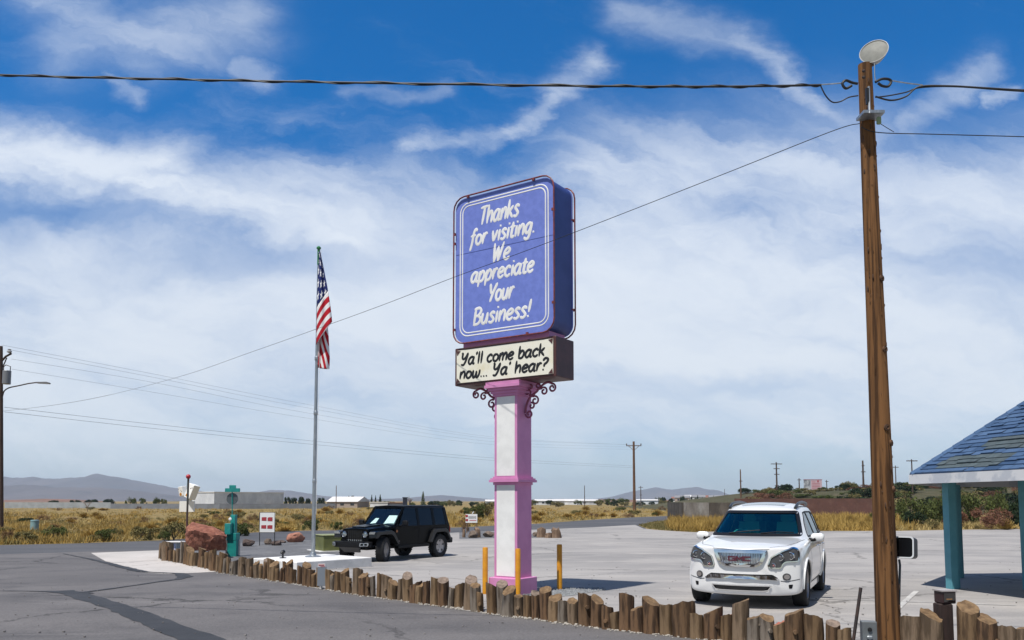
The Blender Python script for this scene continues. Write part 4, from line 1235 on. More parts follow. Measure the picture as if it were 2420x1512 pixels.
# seams
for nm, pl, ax, mir in (('hood_seam', strip([(.46, -.80), (.70, -.55), (.80, -.1), (.845, .45), (.86, .62)], .010), 'top', True), ('hood_seam', strip([(-.46, 1.005), (0, .985), (.46, 1.005)], .008), 'front', False)):
    panel(nm, sbvh, pl, ax, PLASTG, suv, off=.0015, res=.08, mirror=mir)
for pl in (strip([(.62, .30), (.56, .62), (.66, .95), (.86, 1.12)], .010), strip([(2.15, .30), (2.17, .8), (2.15, 1.14)], .010), strip([(2.62, .62), (2.82, .85), (3.06, 1.0), (3.08, 1.14)], .010), strip([(.5, .30), (2.5, .30)], .014)):
    panel('door_seam', sbvh, pl, 'side', PLASTG, suv, off=.0015, res=.08, mirror=True)
for y in (1.92, 2.86):
    for s in (-1, 1):
        hit = sbvh.ray_cast(Vector((s * 4, y, .96)), Vector((-s, 0, 0)))[0]
        MB().tube([hit + Vector((0, -.09, 0)), hit + Vector((s * .03, -.05, 0)), hit + Vector((s * .03, .05, 0)), hit + Vector((0, .09, 0))], .014, 8).build('door_handle', CHROME, suv, smooth=True)
for s in (-1, 1):                                     # wheel arch lips
    for y in (0, 3.02):
        pts = []
        for k in range(17):
            a = R(-6 + 192 * k / 16); yy, zz = y + .435 * math.cos(a), .385 + .435 * math.sin(a)
            h = sbvh.ray_cast(Vector((s * 4, yy, zz)), Vector((-s, 0, 0)))[0]
            if h and abs(h.x) > .7: pts.append(h + Vector((s * .004, 0, 0)))
        MB().tube(pts, .020, 8).build('arch_lip', PAINTW, suv, smooth=True, angle=60)
    MB().box((s * .86, 1.52, .27), (.10, 2.05, .10), bev=.02).build('sill', PAINTW, suv)
    # mirrors
    mi_ = MB()
    mi_.box((s * 1.045, 1.03, 1.145), (.225, .13, .145), bev=.035, rz=-s * .12)
    mir = mi_.build('wing_mirror', PAINTW, suv, smooth=True, angle=50)
    MB().tube([(s * .90, 1.0, 1.10), (s * .98, .99, 1.10), (s * 1.02, .98, 1.115)], [.04, .03, .03], 8).build('mirror_arm', PLAST, mir, smooth=True)
    MB().box((s * 1.045, 1.10, 1.145), (.19, .008, .11)).build('mirror_glass', CHROME, mir)
    # roof rails
    rp = cr([(s * .61, 1.55, 1.675), (s * .62, 1.72, 1.725), (s * .625, 2.0, 1.765), (s * .625, 2.6, 1.785), (s * .62, 3.3, 1.765), (s * .60, 3.55, 1.73)], 5)
    MB().tube(rp, .030, 8).build('roof_rail', MT('dark roof rail', (.05, .055, .06), .4, .5), suv, smooth=True)
    wheel('wheel', .39, .25, suv, (s * .845, 0, .39), .262, 6, s, twin=True)
    wheel('wheel', .39, .25, suv, (s * .845, 3.02, .39), .262, 6, s, twin=True)
panel('sunroof', sbvh, roundpoly([(-.40, 1.62), (.40, 1.62), (.42, 2.30), (-.42, 2.30)], .05), 'top', MT('sunroof glass', (.05, .07, .07), .05, coat=1), suv, off=.003, res=.08)
for a in (-.45, .12):
    h = [sbvh.ray_cast(Vector((a + .55 * t, .80 + .10 * t - .32 + abs(a + .55 * t) * .16, 4)), Vector((0, 0, -1)))[0] for t in (0, .5, 1)]
    MB().tube([p + Vector((0, 0, .018)) for p in h], .010, 6).build('wiper', PLAST, suv)
# interior
MB().box((0, 1.05, .98), (1.5, .42, .26), bev=.05).build('dashboard', CABIN, suv)
swm = MB(); T = Matrix.Translation((.37, 1.36, 1.10)) @ Matrix.Rotation(R(65), 4, 'X')
swm.tube([T @ Vector((.185 * math.cos(2 * math.pi * k / 24), .185 * math.sin(2 * math.pi * k / 24), 0)) for k in range(24)], .016, 7, closed=True)
swm.box((0, 0, 0), (.34, .05, .02), 0, T); swm.box((0, -.08, 0), (.05, .16, .02), 0, T)
sw = swm.build('steering_wheel', CABIN, suv); sw.location.x = -.74
for x in (-.37, .37):
    for y in (1.95, 2.85):
        st = MB()
        st.box((x, y, .80), (.50, .50, .16), bev=.05)
        st.box((0, 0, 0), (.48, .14, .62), 0, Matrix.Translation((x, y + .28, 1.08)) @ Matrix.Rotation(R(-14), 4, 'X'), taper=.8)
        st.box((x, y + .40, 1.48), (.26, .10, .17), bev=.03)
        st.build('seat', SEATM, suv)
MB().box((0, 1.27, 1.555), (.22, .03, .06), bev=.01).build('rear_view_mirror', PLAST, suv)
under = MB().box((0, 1.68, .30), (1.2, 4.2, .08)); under.build('underbody', PLAST, suv)

# ------------------------------------------------------------------ black off-road wagon
JA = .558
jp = empty('parked_offroader', (-4.97, 27.95, gz(28.4) - .005), -JA, 'black boxy off-road car with round headlights parked beside the white slab', 'car')
jm = MB()
tub = [(.62, .50), (.62, 1.13), (.66, 1.17), (3.72, 1.17), (3.75, 1.12), (3.74, .55), (3.55, .50), (3.40, .88), (3.02 - .30, .90), (2.52, .50)]
jm.prism([(p[0], p[1]) for p in tub], -.80, .80, 0, YZX, top_in=.025)
jb = jm.build('body', PAINTB, jp, smooth=True, angle=30)
hood = loft([
    [(0, -.42, .62), (.55, -.42, .62), (.575, -.42, .80), (.575, -.42, 1.04), (.545, -.42, 1.085), (.30, -.42, 1.11), (0, -.42, 1.12)],
    [(0, -.36, .62), (.58, -.36, .62), (.60, -.36, .80), (.60, -.36, 1.055), (.565, -.36, 1.105), (.30, -.36, 1.135), (0, -.36, 1.145)],
    [(0, .2, .62), (.62, .2, .62), (.645, .2, .80), (.645, .2, 1.09), (.61, .2, 1.14), (.32, .2, 1.18), (0, .2, 1.19)],
    [(0, .72, .62), (.67, .72, .62), (.70, .72, .80), (.70, .72, 1.11), (.665, .72, 1.16), (.34, .72, 1.205), (0, .72, 1.215)]])
hd = hood.build('bonnet', PAINTB, jp, smooth=True, angle=40)
MB().prism(roundpoly([(-.30, -.25), (.30, -.25), (.34, .50), (-.34, .50)], .05), 1.145, 1.212, 0, Matrix.Rotation(R(4.4), 4, 'X') @ Matrix.Translation((0, 0, -.016)), top_in=.015).build('bonnet_bulge', PAINTB, hd)
MB().box((0, .55, 1.215), (.9, .06, .012)).build('bonnet_vent', PLAST, hd)
gmb = MB().prism(roundpoly([(-.60, .60), (.60, .60), (.585, 1.02), (.54, 1.10), (0, 1.125), (-.54, 1.10), (-.585, 1.02)], .05), .40, .50, 0, RXZ, top_in=.015)
jg = gmb.build('grille', PAINTB, jp, smooth=True, angle=30)
for k in range(7):
    x = (k - 3) * .092
    MB().prism(rrect(.058, .30, .026, 4, x, .90), .495, .5015, 0, RXZ).build('grille_slot', MT('slot black', (.002, .002, .002), .9), jg)
    MB().prism([(x - .030, .742), (x + .030, .742), (x + .016, .700), (x - .016, .700)], .4985, .506, 0, RXZ).build('grille_tooth', REFL, jg)
for s in (-1, 1):
    T = Matrix.Translation((s * .465, -.495, .915)) @ Matrix.Rotation(R(90), 4, 'X')
    hl = MB().lathe([(.112, -.02), (.112, .022), (.100, .028), (.092, .012)], 26, 0, T, caps=False).lathe([(.092, .012), (.05, .022), (.0001, .026)], 26, 1, T, caps=False)
    hlo = hl.build('headlamp', [PLAST, MT('headlamp glass', (.40, .46, .47), .12, .6, coat=1, col2=(.12, .14, .15), scale=22)], jp, smooth=True, angle=40)
    MB().lathe([(.098, .027), (.090, .033), (.082, .024)], 26, 0, T, caps=False).build('lamp_rim', CHROME, hlo, smooth=True)
    # front flare: flat top, dropping behind the wheel
    fl1 = roundpoly([(-.52, .80), (-.50, .99), (-.42, 1.03), (.30, 1.04), (.46, .98), (.72, .58), (.64, .55), (.40, .86), (.28, .92), (-.30, .92), (-.42, .80)], .03)
    MB().prism(fl1, .62 if s > 0 else -.94, .94 if s > 0 else -.62, 0, YZX, top_in=.02).build('front_flare', FLARE, jp, smooth=True, angle=35)
    fl2 = roundpoly([(2.40, .56), (2.62, .96), (2.74, 1.03), (3.34, 1.03), (3.50, .95), (3.70, .60), (3.62, .58), (3.42, .86), (3.30, .92), (2.78, .92), (2.66, .84), (2.50, .54)], .03)
    rf = MB().prism(fl2, .78 if s > 0 else -.94, .94 if s > 0 else -.78, 0, YZX, top_in=.02).build('rear_flare', FLARE, jp, smooth=True, angle=35)
    MB().prism([(s * .64, .93), (s * .88, .93), (s * .925, 1.01), (s * .69, 1.01)][::s], .515, .530, 0, RXZ).build('side_lamp', REFL, jp)
    MB().box((s * .815, 1.55, .47), (.16, 1.75, .09), bev=.02).build('side_step', PLAST, jp)
    # mirrors and handles
    mr = MB().box((s * .99, .92, 1.27), (.22, .10, .18), bev=.03).build('wing_mirror', PLAST, jp)
    MB().tube([(s * .80, .88, 1.16), (s * .92, .90, 1.22)], .03, 8).build('mirror_arm', PLAST, mr)
    for y in (1.75, 2.60):
        MB().tube([(s * .805, y - .09, 1.04), (s * .835, y - .05, 1.04), (s * .835, y + .05, 1.04), (s * .805, y + .09, 1.04)], .014, 6).build('door_handle', PLAST, jp)
    for yy in (.80, 1.86, 1.92, 2.78):
        MB().box((s * .8015, yy, .86), (.004, .010, .60)).build('door_seam', PLAST, jp)
    MB().lathe([(.045, 0), (.042, .012), (.0001, .014)], 14, 0, Matrix.Translation((s * .802, .70, 1.00)) @ Matrix.Rotation(R(90) * s, 4, 'Y')).build('fender_badge', MT('orange badge', (.45, .16, .05), .4), jp)
    MB().box((s * .804, .77, .66), (.004, .17, .03)).build('fender_plate', MT('pink grey plate', (.30, .20, .20), .5), jp)
    MB().box((s * .70, 3.78, .98), (.16, .07, .22), bev=.02).build('tail_lamp', REDL, jp)
    wheel('wheel', .405, .265, jp, (s * .80, 0, .405), .245, 5, s, R(22), True)
    wheel('wheel', .405, .265, jp, (s * .80, 3.008, .405), .245, 5, s, 0, True)
# screen frame and hard top (hollow shell)
def shell(name, prof_rings, m, thick=.05):
    pass
fr = MB()
A0, A1 = Vector((.70, .70, 1.16)), Vector((.635, 1.22, 1.80))
for s in (-1, 1):
    fr.tube([Vector((s * A0.x, A0.y, A0.z)), Vector((s * A1.x, A1.y, A1.z))], .052, 4)
fr.tube([(-A1.x, A1.y, A1.z), (A1.x, A1.y, A1.z)], .05, 4); fr.tube([(-A0.x, A0.y - .01, A0.z), (A0.x, A0.y - .01, A0.z)], .05, 4)
wsf = fr.build('windscreen_frame', PAINTB, jp)
q = [(-.69, .695, 1.18), (.69, .695, 1.18), (.63, 1.215, 1.79), (-.63, 1.215, 1.79)]
MB().add(q + [(x, y + .006, z) for x, y, z in q], [(0, 1, 2, 3), (7, 6, 5, 4), (0, 4, 5, 1), (1, 5, 6, 2), (2, 6, 7, 3), (3, 7, 4, 0)]).build('windscreen', GLASSJ, wsf)
for a in (-.5, .1): MB().tube([(a, .66, 1.215), (a + .28, .70, 1.25), (a + .55, .71, 1.26)], .010, 5).build('wiper', PLAST, wsf)
top = loft([
    [(0, 1.18, 1.80), (.60, 1.20, 1.795), (.63, 1.22, 1.79), (.645, 1.23, 1.80), (.60, 1.2, 1.845), (.3, 1.19, 1.858), (0, 1.18, 1.862)],
    [(0, 1.5, 1.80), (.60, 1.5, 1.795), (.64, 1.5, 1.77), (.668, 1.5, 1.78), (.625, 1.5, 1.855), (.3, 1.5, 1.875), (0, 1.5, 1.88)],
    [(0, 3.5, 1.80), (.60, 3.5, 1.79), (.65, 3.5, 1.76), (.675, 3.5, 1.77), (.635, 3.5, 1.855), (.3, 3.5, 1.872), (0, 3.5, 1.876)],
    [(0, 3.68, 1.76), (.57, 3.66, 1.76), (.62, 3.64, 1.74), (.645, 3.64, 1.75), (.60, 3.64, 1.80), (.3, 3.66, 1.82), (0, 3.67, 1.824)]])
tp = top.build('hard_top', MT('hard top black', (.005, .005, .006), .5, spec=.2), jp, smooth=True, angle=40)
for s in (-1, 1):
    sd_ = [(.80, 1.17), (3.70, 1.17), (3.60, 1.79), (1.24, 1.79)]
    xb, xt = .785, .665
    # pillars between the panes
    pl = MB()
    for y0, y1 in ((1.86, 1.98), (2.74, 2.88), (3.52, 3.68)):
        q = [(s * xb, y0, 1.16), (s * xb, y1, 1.16), (s * xt, y1 - (.08 if y1 > 3.5 else 0), 1.79), (s * xt, y0 - (.06 if y1 > 3.5 else 0), 1.79)]
        pl.add(q + [(x - s * .05, y, z) for x, y, z in q], [(0, 1, 2, 3), (7, 6, 5, 4), (0, 4, 5, 1), (1, 5, 6, 2), (2, 6, 7, 3), (3, 7, 4, 0)])
    pl.build('pillar', PAINTB, jp)
    for (y0, y0t, y1, y1t) in ((.84, 1.27, 1.86, 1.86), (1.98, 1.98, 2.74, 2.74), (2.88, 2.88, 3.54, 3.47)):
        q = [(s * (xb - .012), y0, 1.17), (s * (xb - .012), y1, 1.17), (s * (xt - .012), y1t, 1.785), (s * (xt - .012), y0t, 1.785)]
        MB().add(q + [(x - s * .006, y, z) for x, y, z in q], [(0, 1, 2, 3), (7, 6, 5, 4), (0, 4, 5, 1), (1, 5, 6, 2), (2, 6, 7, 3), (3, 7, 4, 0)]).build('side_window', GLASSD, jp)
MB().add([(-.78, 3.71, 1.17), (.78, 3.71, 1.17), (.64, 3.64, 1.79), (-.64, 3.64, 1.79), (-.78, 3.69, 1.17), (.78, 3.69, 1.17), (.64, 3.62, 1.79), (-.64, 3.62, 1.79)], [(0, 1, 2, 3), (7, 6, 5, 4), (0, 4, 5, 1), (1, 5, 6, 2), (2, 6, 7, 3), (3, 7, 4, 0)]).build('rear_window', GLASSD, jp)
MB().box((0, .92, 1.14), (1.4, .36, .14), bev=.03).build('dashboard', PLASTG, jp)
for x in (-.36, .36):
    st = MB(); st.box((0, 0, 0), (.46, .14, .62), 0, Matrix.Translation((x, 1.95, 1.30)) @ Matrix.Rotation(R(-10), 4, 'X'), taper=.85); st.box((x, 2.02, 1.66), (.24, .09, .15), bev=.02)
    st.build('seat', PLASTG, jp)
# bumpers, skid plate, spare wheel
bp = MB(); bp.prism(roundpoly([(-.80, -.66), (-.60, -.80), (.60, -.80), (.80, -.66), (.80, -.50), (-.80, -.50)], .03), .50, .69, 0, None, top_in=.02)
bpo = bp.build('front_bumper', PLAST, jp, smooth=True, angle=35)
for s in (-1, 1):
    an = math.atan2(.14, .20)
    M = Matrix.Translation((s * .655, -.782, .60)) @ Matrix.Rotation(s * R(30), 4, 'Z') @ RXZ
    fp_ = roundpoly([(-.15, -.055), (.13, -.055), (.16, .0), (.15, .06), (-.13, .055)], .02)
    fg = MB(); fpo = [(x * s, y) for x, y in fp_]
    rp_ = [(x * s, y) for x, y in roundpoly([(-.115, -.032), (.10, -.032), (.118, 0), (.11, .035), (-.10, .032)], .012)]
    fg.prism(fpo, 0, .022, 0, M, top_in=.006)
    fo = fg.build('fog_bezel', MT('silver bezel', (.45, .46, .47), .3, .8), bpo, smooth=True, angle=35)
    MB().prism(rp_, .021, .025, 0, M).build('fog_recess', PLAST, fo)
    MB().lathe([(.024, .024), (.022, .032), (.0001, .034)], 14, 0, M).build('fog_lens', REFL, fo)
MB().add([(-.45, -.78, .50), (.45, -.78, .50), (.35, -.62, .33), (-.35, -.62, .33), (-.45, -.72, .50), (.45, -.72, .50), (.35, -.58, .35), (-.35, -.58, .35)], [(0, 1, 2, 3), (7, 6, 5, 4), (0, 4, 5, 1), (1, 5, 6, 2), (2, 6, 7, 3), (3, 7, 4, 0)]).build('skid_plate', PLASTG, jp)
MB().box((0, 3.86, .58), (1.56, .20, .20), bev=.03).build('rear_bumper', PLAST, jp)
sp_ = wheel('spare_wheel', .39, .25, jp, (-.02, 3.92, 1.02), .245, 5, 1, R(90))
MB().box((0, 1.5, .46), (1.1, 4.0, .10)).build('chassis', PLAST, jp)
# folded white shade lying behind its windscreen
SHW = MT('white paper', (.85, .87, .86), .7)
for (x0, x1, lab) in ((.12, .58, 'larger white sheet on the dashboard of the black off-road car'), (-.50, -.26, 'smaller white paper on the dashboard of the black off-road car')):
    q = [(x0, .80, 1.235), (x1, .80, 1.235), (x1 - .03, 1.04, 1.52 if x1 > 0 else 1.42), (x0 + .06, 1.04, 1.52 if x1 > 0 else 1.42)]
    JM = Matrix.Translation(jp.location) @ Matrix.Rotation(-JA, 4, 'Z')
    q = [JM @ Vector(p) for p in q]; nn = (q[1] - q[0]).cross(q[3] - q[0]).normalized() * .006
    o = MB().add(q + [p + nn for p in q], [(0, 1, 2, 3), (7, 6, 5, 4), (0, 4, 5, 1), (1, 5, 6, 2), (2, 6, 7, 3), (3, 7, 4, 0)]).build('paper_sheet', SHW)
    tag(o, lab, 'paper')
# ------------------------------------------------------------------ utility pole on the right, its lamp and wires
WOODP = mat('pole wood', (.195, .094, .036), .85, col2=(.062, .030, .013), scale=5.0, stretch=(3.2, 3.2, .09), bump=.016, bscale=12, spec=.2, lo=.42, hi=.60)
D0 = 9.55
pb = G(2101, 1549); pb = P(2102, 1549, D0); pb.z = gz(D0)
ptop = P(2043, 153, D0 + .15)
pole = empty('utility_pole', pb, 0, 'tall brown wooden utility pole at the right end of the log row, knotty and cracked', 'utility pole')
pm = MB(); n = 22; rows = 70; rp = random.Random(3)
from mathutils import noise as mnoise
for j in range(rows + 1):
    t = j / rows; c = Vector((0, 0, -.2)).lerp(ptop - pb, t); r = .139 + (.080 - .139) * t
    for k in range(n):
        a = 2 * math.pi * k / n
        w = 1 + .05 * mnoise.noise(Vector((math.cos(a) * 1.3, math.sin(a) * 1.3, t * 3))) - .06 * max(0, math.cos(a - 4.4 - .3 * math.sin(t * 7)) ** 24) - .05 * max(0, math.cos(a - 5.25 - .2 * math.sin(t * 5)) ** 40)
        pm.v.append(c + Vector((r * w * math.cos(a), r * w * math.sin(a), 0)))
for j in range(rows):
    for k in range(n): pm.f.append([j * n + k, j * n + (k + 1) % n, (j + 1) * n + (k + 1) % n, (j + 1) * n + k]); pm.mi.append(0)
pm.f.append([rows * n + k for k in range(n)]); pm.mi.append(0)
ax = ptop - pb
for _ in range(95):                                  # knots, nail holes and splinters
    t = rp.uniform(.02, .97); a = R(rp.uniform(195, 350)); r = .139 + (.080 - .139) * t
    c = ax * t + Vector((r * math.cos(a), r * math.sin(a), 0)); s = rp.choice((.006, .008, .010, .012, .022))
    M = Matrix.Translation(c) @ Matrix.Rotation(a, 4, 'Z')
    if rp.random() < .55: pm.ball(M @ Vector((-.001, 0, 0)), s, 1, 7, (.28, 1, 1.6))
    else: pm.box((0, 0, 0), (.005, .007 + s * .3, rp.uniform(.02, .10)), 0 if rp.random() < .5 else 1, M @ Matrix.Rotation(R(rp.uniform(-9, 9)), 4, 'X'))
for t, a in ((.50, 300), (.37, 285), (.345, 318), (.62, 305), (.27, 320)):
    r = .139 + (.080 - .139) * t; a = R(a); c = ax * t + Vector((r * math.cos(a), r * math.sin(a), 0))
    M = Matrix.Translation(c) @ Matrix.Rotation(a, 4, 'Z') @ Matrix.Rotation(R(90), 4, 'Y')
    pm.lathe([(.040, -.01), (.038, .008), (.026, .006), (.022, .014), (.010, .006), (.0001, .01)], 12, 1, M)
pm.build('pole', [WOODP, mat('knot wood', (.060, .030, .014), .9, col2=(.12, .06, .03), scale=20)], pole, smooth=True, angle=50)
def pp(px, py, dy=0.0): return P(px, py, D0 + dy) - pb
hw_ = MB()
hw_.box(pp(2056, 273, -.02), (.25, .22, .035)); hw_.build('steel_band', GALV, pole)
MB().tube([pp(2052, 205, -.10), pp(2053, 240, -.10), pp(2054, 268, -.12)], .016, 8).build('conduit', GALV, pole, smooth=True)
MB().box(pp(2049, 228, -.10), (.035, .03, .20)).build('wire_clamp', BLACKP, pole)
MB().box(pp(2076, 285, -.06), (.05, .04, .09), bev=.01).build('splice_box', MT('green grey clip', (.22, .30, .16), .5), pole)
for c in ((2040, 168), (2040, 183)):
    MB().lathe([(.020, 0), (.016, .016), (.0001, .02)], 10, 0, Matrix.Translation(pp(*c, -.09)) @ Matrix.Rotation(R(90), 4, 'X')).build('bolt', DARKST, pole)
for s, pts in ((-1, [(2026, 198), (2012, 195), (1998, 190), (1990, 198), (1998, 209), (2012, 202)]), (1, [(2068, 194), (2082, 187), (2098, 187), (2105, 193), (2098, 204), (2084, 203), (2074, 196)])):
    MB().tube(cr([pp(*q, -.02) for q in pts], 5), .016, 8).build('insulator', BLACKP, pole, smooth=True)
# lamp on top
lamp = empty('security_lamp', P(2060, 152, D0 + .15), 0, 'round pale dish lamp tilted on top of the brown utility pole', 'lamp')
ln = Vector((-.50, -.80, .28)).normalized()
Mr = Matrix.Translation(P(2064.5, 122, D0 + .1) - lamp.location) @ ln.to_track_quat('Z', 'Y').to_matrix().to_4x4()
MB().lathe([(.050, -.155), (.075, -.14), (.135, -.055), (.163, .0), (.168, .008), (.160, .010), (.155, .0)], 30, 0, Mr, caps=False).build('bowl', MT('lamp bowl', (.42, .42, .40), .5, col2=(.32, .32, .30), scale=9), lamp, smooth=True, angle=40)
MB().lathe([(.157, .001), (.10, .012), (.0001, .018)], 30, 0, Mr, caps=False).build('diffuser', MT('lamp diffuser', (.155, .16, .14), .6, col2=(.12, .125, .11), scale=14), lamp, smooth=True)
MB().tube([Mr @ Vector((0, 0, -.15)), P(2056, 153, D0 + .15) - lamp.location, P(2050, 160, D0 + .12) - lamp.location], [.05, .035, .03], 10).build('mount', DARKST, lamp, smooth=True)
MB().tube([P(2066, 150, D0) - lamp.location, P(2066, 175, D0) - lamp.location, P(2068, 195, D0) - lamp.location], .006, 5).build('cable', GALV, lamp)

WIRE = MT('black cable', (.012, .013, .016), .6)
WIREF = MT('weathered wire', (.10, .12, .16), .6)


def wire(pts, r, label, m=None, n=8, sides=6):       # pts: (px, py, distance)
    q = cr([P(*p) for p in pts], n) if len(pts) > 2 else [P(*p) for p in pts]
    o0 = q[0].copy()
    o = MB().tube([p - o0 for p in q], r, sides).build('power_line', m or WIRE, smooth=True, loc=o0)
    return tag(o, label, 'power line')


wire([(-260, 160, 11.2), (0, 177, 11), (420, 187.5, 10.6), (840, 195.5, 10.3), (1380, 203, 9.9), (1700, 204.5, 9.7), (1940, 201, D0)], .0135, 'thick black twisted cable running left from the top of the brown utility pole')
q = cr([P(*p) for p in [(-260, 160, 11.2), (0, 177, 11), (420, 187.5, 10.6), (840, 195.5, 10.3), (1380, 203, 9.9), (1700, 204.5, 9.7), (1940, 201, D0)]], 40)
tw = [p + Vector((0, .014 * math.cos(i * .42), .017 * math.sin(i * .42))) for i, p in enumerate(q)]
o = MB().tube([p - q[0] for p in tw], .009, 5).build('strand', WIRE, smooth=True); o.parent = [x for x in COL.objects if x.name.startswith('power_line')][0]
wire([(1938, 201, D0), (1950, 225, D0), (1966, 241, D0), (1985, 240, D0), (2005, 230, D0), (2027, 226, D0)], .008, 'black slack loop hanging left of the brown utility pole top')
wire([(1940, 200, D0), (1968, 198, D0), (1992, 196, D0)], .007, 'short clamped wire end with pale sleeve left of the pole top', GALV)
wire([(2068, 228, D0), (2105, 237, D0), (2140, 228, D0), (2172, 205, D0), (2240, 203, D0 - .1), (2330, 208, D0 - .2), (2419, 213, D0 - .3), (2700, 224, D0 - .7)], .0105, 'thick black cable leaving the frame right of the brown utility pole')
wire([(2068, 230, D0), (2100, 226, D0), (2140, 218, D0), (2175, 207, D0), (2260, 205, D0 - .1), (2419, 216, D0 - .3), (2700, 230, D0 - .7)], .008, 'thinner cable beside the thick one right of the brown utility pole')
wire([(2104, 190, D0), (2140, 196, D0), (2180, 201, D0)], .007, 'short grey sleeved wire right of the black pole insulator', GALV)
wire([(2075, 289, D0), (2092, 300, D0), (2112, 312, D0)], .004, 'thin slack wire below the clip on the brown utility pole')
wire([(2030, 292, D0), (1960, 312, 10.0), (1700, 415, 11.3), (1357, 549, 13.0), (1190, 612, 14.4), (1070, 656, 15.6), (900, 722, 17.8), (740, 780, 20.5), (590, 833, 24), (430, 888, 29.5), (250, 935, 38), (120, 958, 46), (6, 971, 57)], [.005] * 80 + [.008] * 17, 'thin dark wire sloping down across the sign face to the far left pole')
wire([(2034, 300, D0), (2075, 313, D0), (2200, 317, D0 - .1), (2419, 323, D0 - .2), (2700, 332, D0 - .5)], .0055, 'thin single wire going right below the thick cable')

# ------------------------------------------------------------------ left pole with transformer and street lamp
WOODL = MT('dark pole wood', (.085, .050, .035), .85, col2=(.05, .03, .022), scale=3, stretch=(3, 3, .3))
lb = Vector(((1.5 - CX) / F_PX * 57 * .9945, 57, gz(57)))
lp = empty('transformer_pole', lb, 0, 'dark utility pole at the left edge carrying a grey transformer can', 'utility pole')
def lpp(px, py, dy=0.0): return P(px, py, 57 + dy) - lb
MB().tube([(0, 0, -.2), lpp(1, 818)], [.20, .15], 12).build('pole', WOODL, lp, smooth=True)
MB().tube([lpp(4, 853), lpp(14, 842), lpp(27, 835)], .07, 6).build('crossarm', DARKST, lp)
MB().tube([lpp(5, 870), lpp(12, 855), lpp(16, 845)], .04, 6).build('brace', DARKST, lp)
MB().lathe([(.05, 0), (.16, .06), (.16, .14), (.08, .2), (.12, .26), (.0001, .3)], 12, 0, Matrix.Translation(lpp(22, 834))).build('insulator', MT('grey insulator', (.35, .36, .38), .4), lp)
tz0, tz1 = lpp(17, 908).z, lpp(17, 876).z
MB().lathe([(.25, tz0), (.27, tz0 + .02), (.27, tz1 - .05), (.28, tz1 - .05), (.24, tz1), (.0001, tz1 + .02)], 18, 0, Matrix.Translation((lpp(18, 890).x, -.1, 0))).build('transformer', MT('transformer grey', (.19, .20, .22), .5, .2), lp, smooth=True, angle=40)
for dx in (8, 24):
    MB().tube([lpp(dx, 876, -.1), lpp(dx + 1, 866, -.1), lpp(14, 862, -.1)], .03, 6).build('bushing', DARKST, lp)
sl = empty('street_lamp', lb + lpp(6, 940), 0, 'cobra-head street lamp on a curved arm fixed to the far left pole', 'street lamp')
def slp(px, py): return P(px, py, 57) - sl.location
MB().tube(cr([slp(6, 936), slp(10, 924), (slp(22, 916)), slp(45, 911), slp(68, 906), slp(88, 903.5)], 5), .045, 8).build('arm', DARKST, sl, smooth=True)
MB().prism(roundpoly([(0, -.05), (.90, -.10), (.92, -.02), (.75, .05), (.1, .04)], .03), -.12, .12, 0, Matrix.Translation(slp(87, 904)) @ RXZ).build('lamp_head', MT('lamp head grey', (.16, .16, .17), .5), sl)
for pts, lab in (([(10, 962, 57), (370, 1003, 72), (740, 1042, 96), (1167, 1082, 135), (1496, 1101, 172)], 'upper of two parallel wires crossing low behind the flagpole'),
                 ([(10, 973, 57), (370, 1013, 72), (740, 1050, 96), (1167, 1088, 135), (1496, 1105, 172)], 'lower of two parallel wires crossing low behind the flagpole'),
                 ([(4, 815, 57), (370, 885, 72), (740, 958, 96), (1160, 1032, 135), (1488, 1051, 172)], 'topmost thin wire fanning right from the transformer pole'),
                 ([(22, 826, 57), (370, 893, 72), (740, 966, 96), (1160, 1036, 135), (1509, 1051, 172)], 'second thin wire from the insulator of the transformer pole'),
                 ([(27, 848, 57), (370, 905, 72), (740, 978, 96), (1160, 1043, 135), (1490, 1056, 172)], 'third thin wire below the insulator of the transformer pole'),
                 ([(28, 872, 57), (370, 928, 72), (740, 990, 96), (1160, 1050, 135), (1496, 1062, 172)], 'lowest of the thin wires fanning out beside the transformer can')):
    wire(pts, .0085 if 'thin' in lab else .013, lab, WIREF)

# ------------------------------------------------------------------ far poles
WOODF = MT('far pole wood', (.15, .075, .036), .85, col2=(.09, .045, .025), scale=2)


def far_pole(px, top, d, label, arms=(), w=.16, base=None, m=None):
    x = (px - CX) / F_PX * d * .997
    z0 = base if base is not None else (hill_z(x, d) if x > 26 else gz(d))
    z0 = max(z0, gz(d))
    h = P(px, top, d).z - z0
    o = empty('utility_pole', (x, d, z0), 0, label, 'utility pole', 'wooden utility poles in the distance')
    MB().tube([(0, 0, -.3), (0, 0, h)], [w * 1.15, w * .8], 8).build('pole', m or WOODF, o, smooth=True)
    for dz, L, pins in arms:
        z = h - dz
        MB().box((0, -.12, z), (L, .14, .16)).build('crossarm', m or WOODF, o)
        if pins:
            for sx in (-1, 1): MB().tube([(sx * L * .35, -.12, z - .02), (0, -.1, z - L * .32)], .05, 5).build('brace', m or WOODF, o)
            for q in (-.47, .47): MB().lathe([(.05, 0), (.11, .1), (.11, .3), (.0001, .45)], 8, 0, Matrix.Translation((L * q, -.12, z + .08))).build('insulator', DARKST, o)
    return o


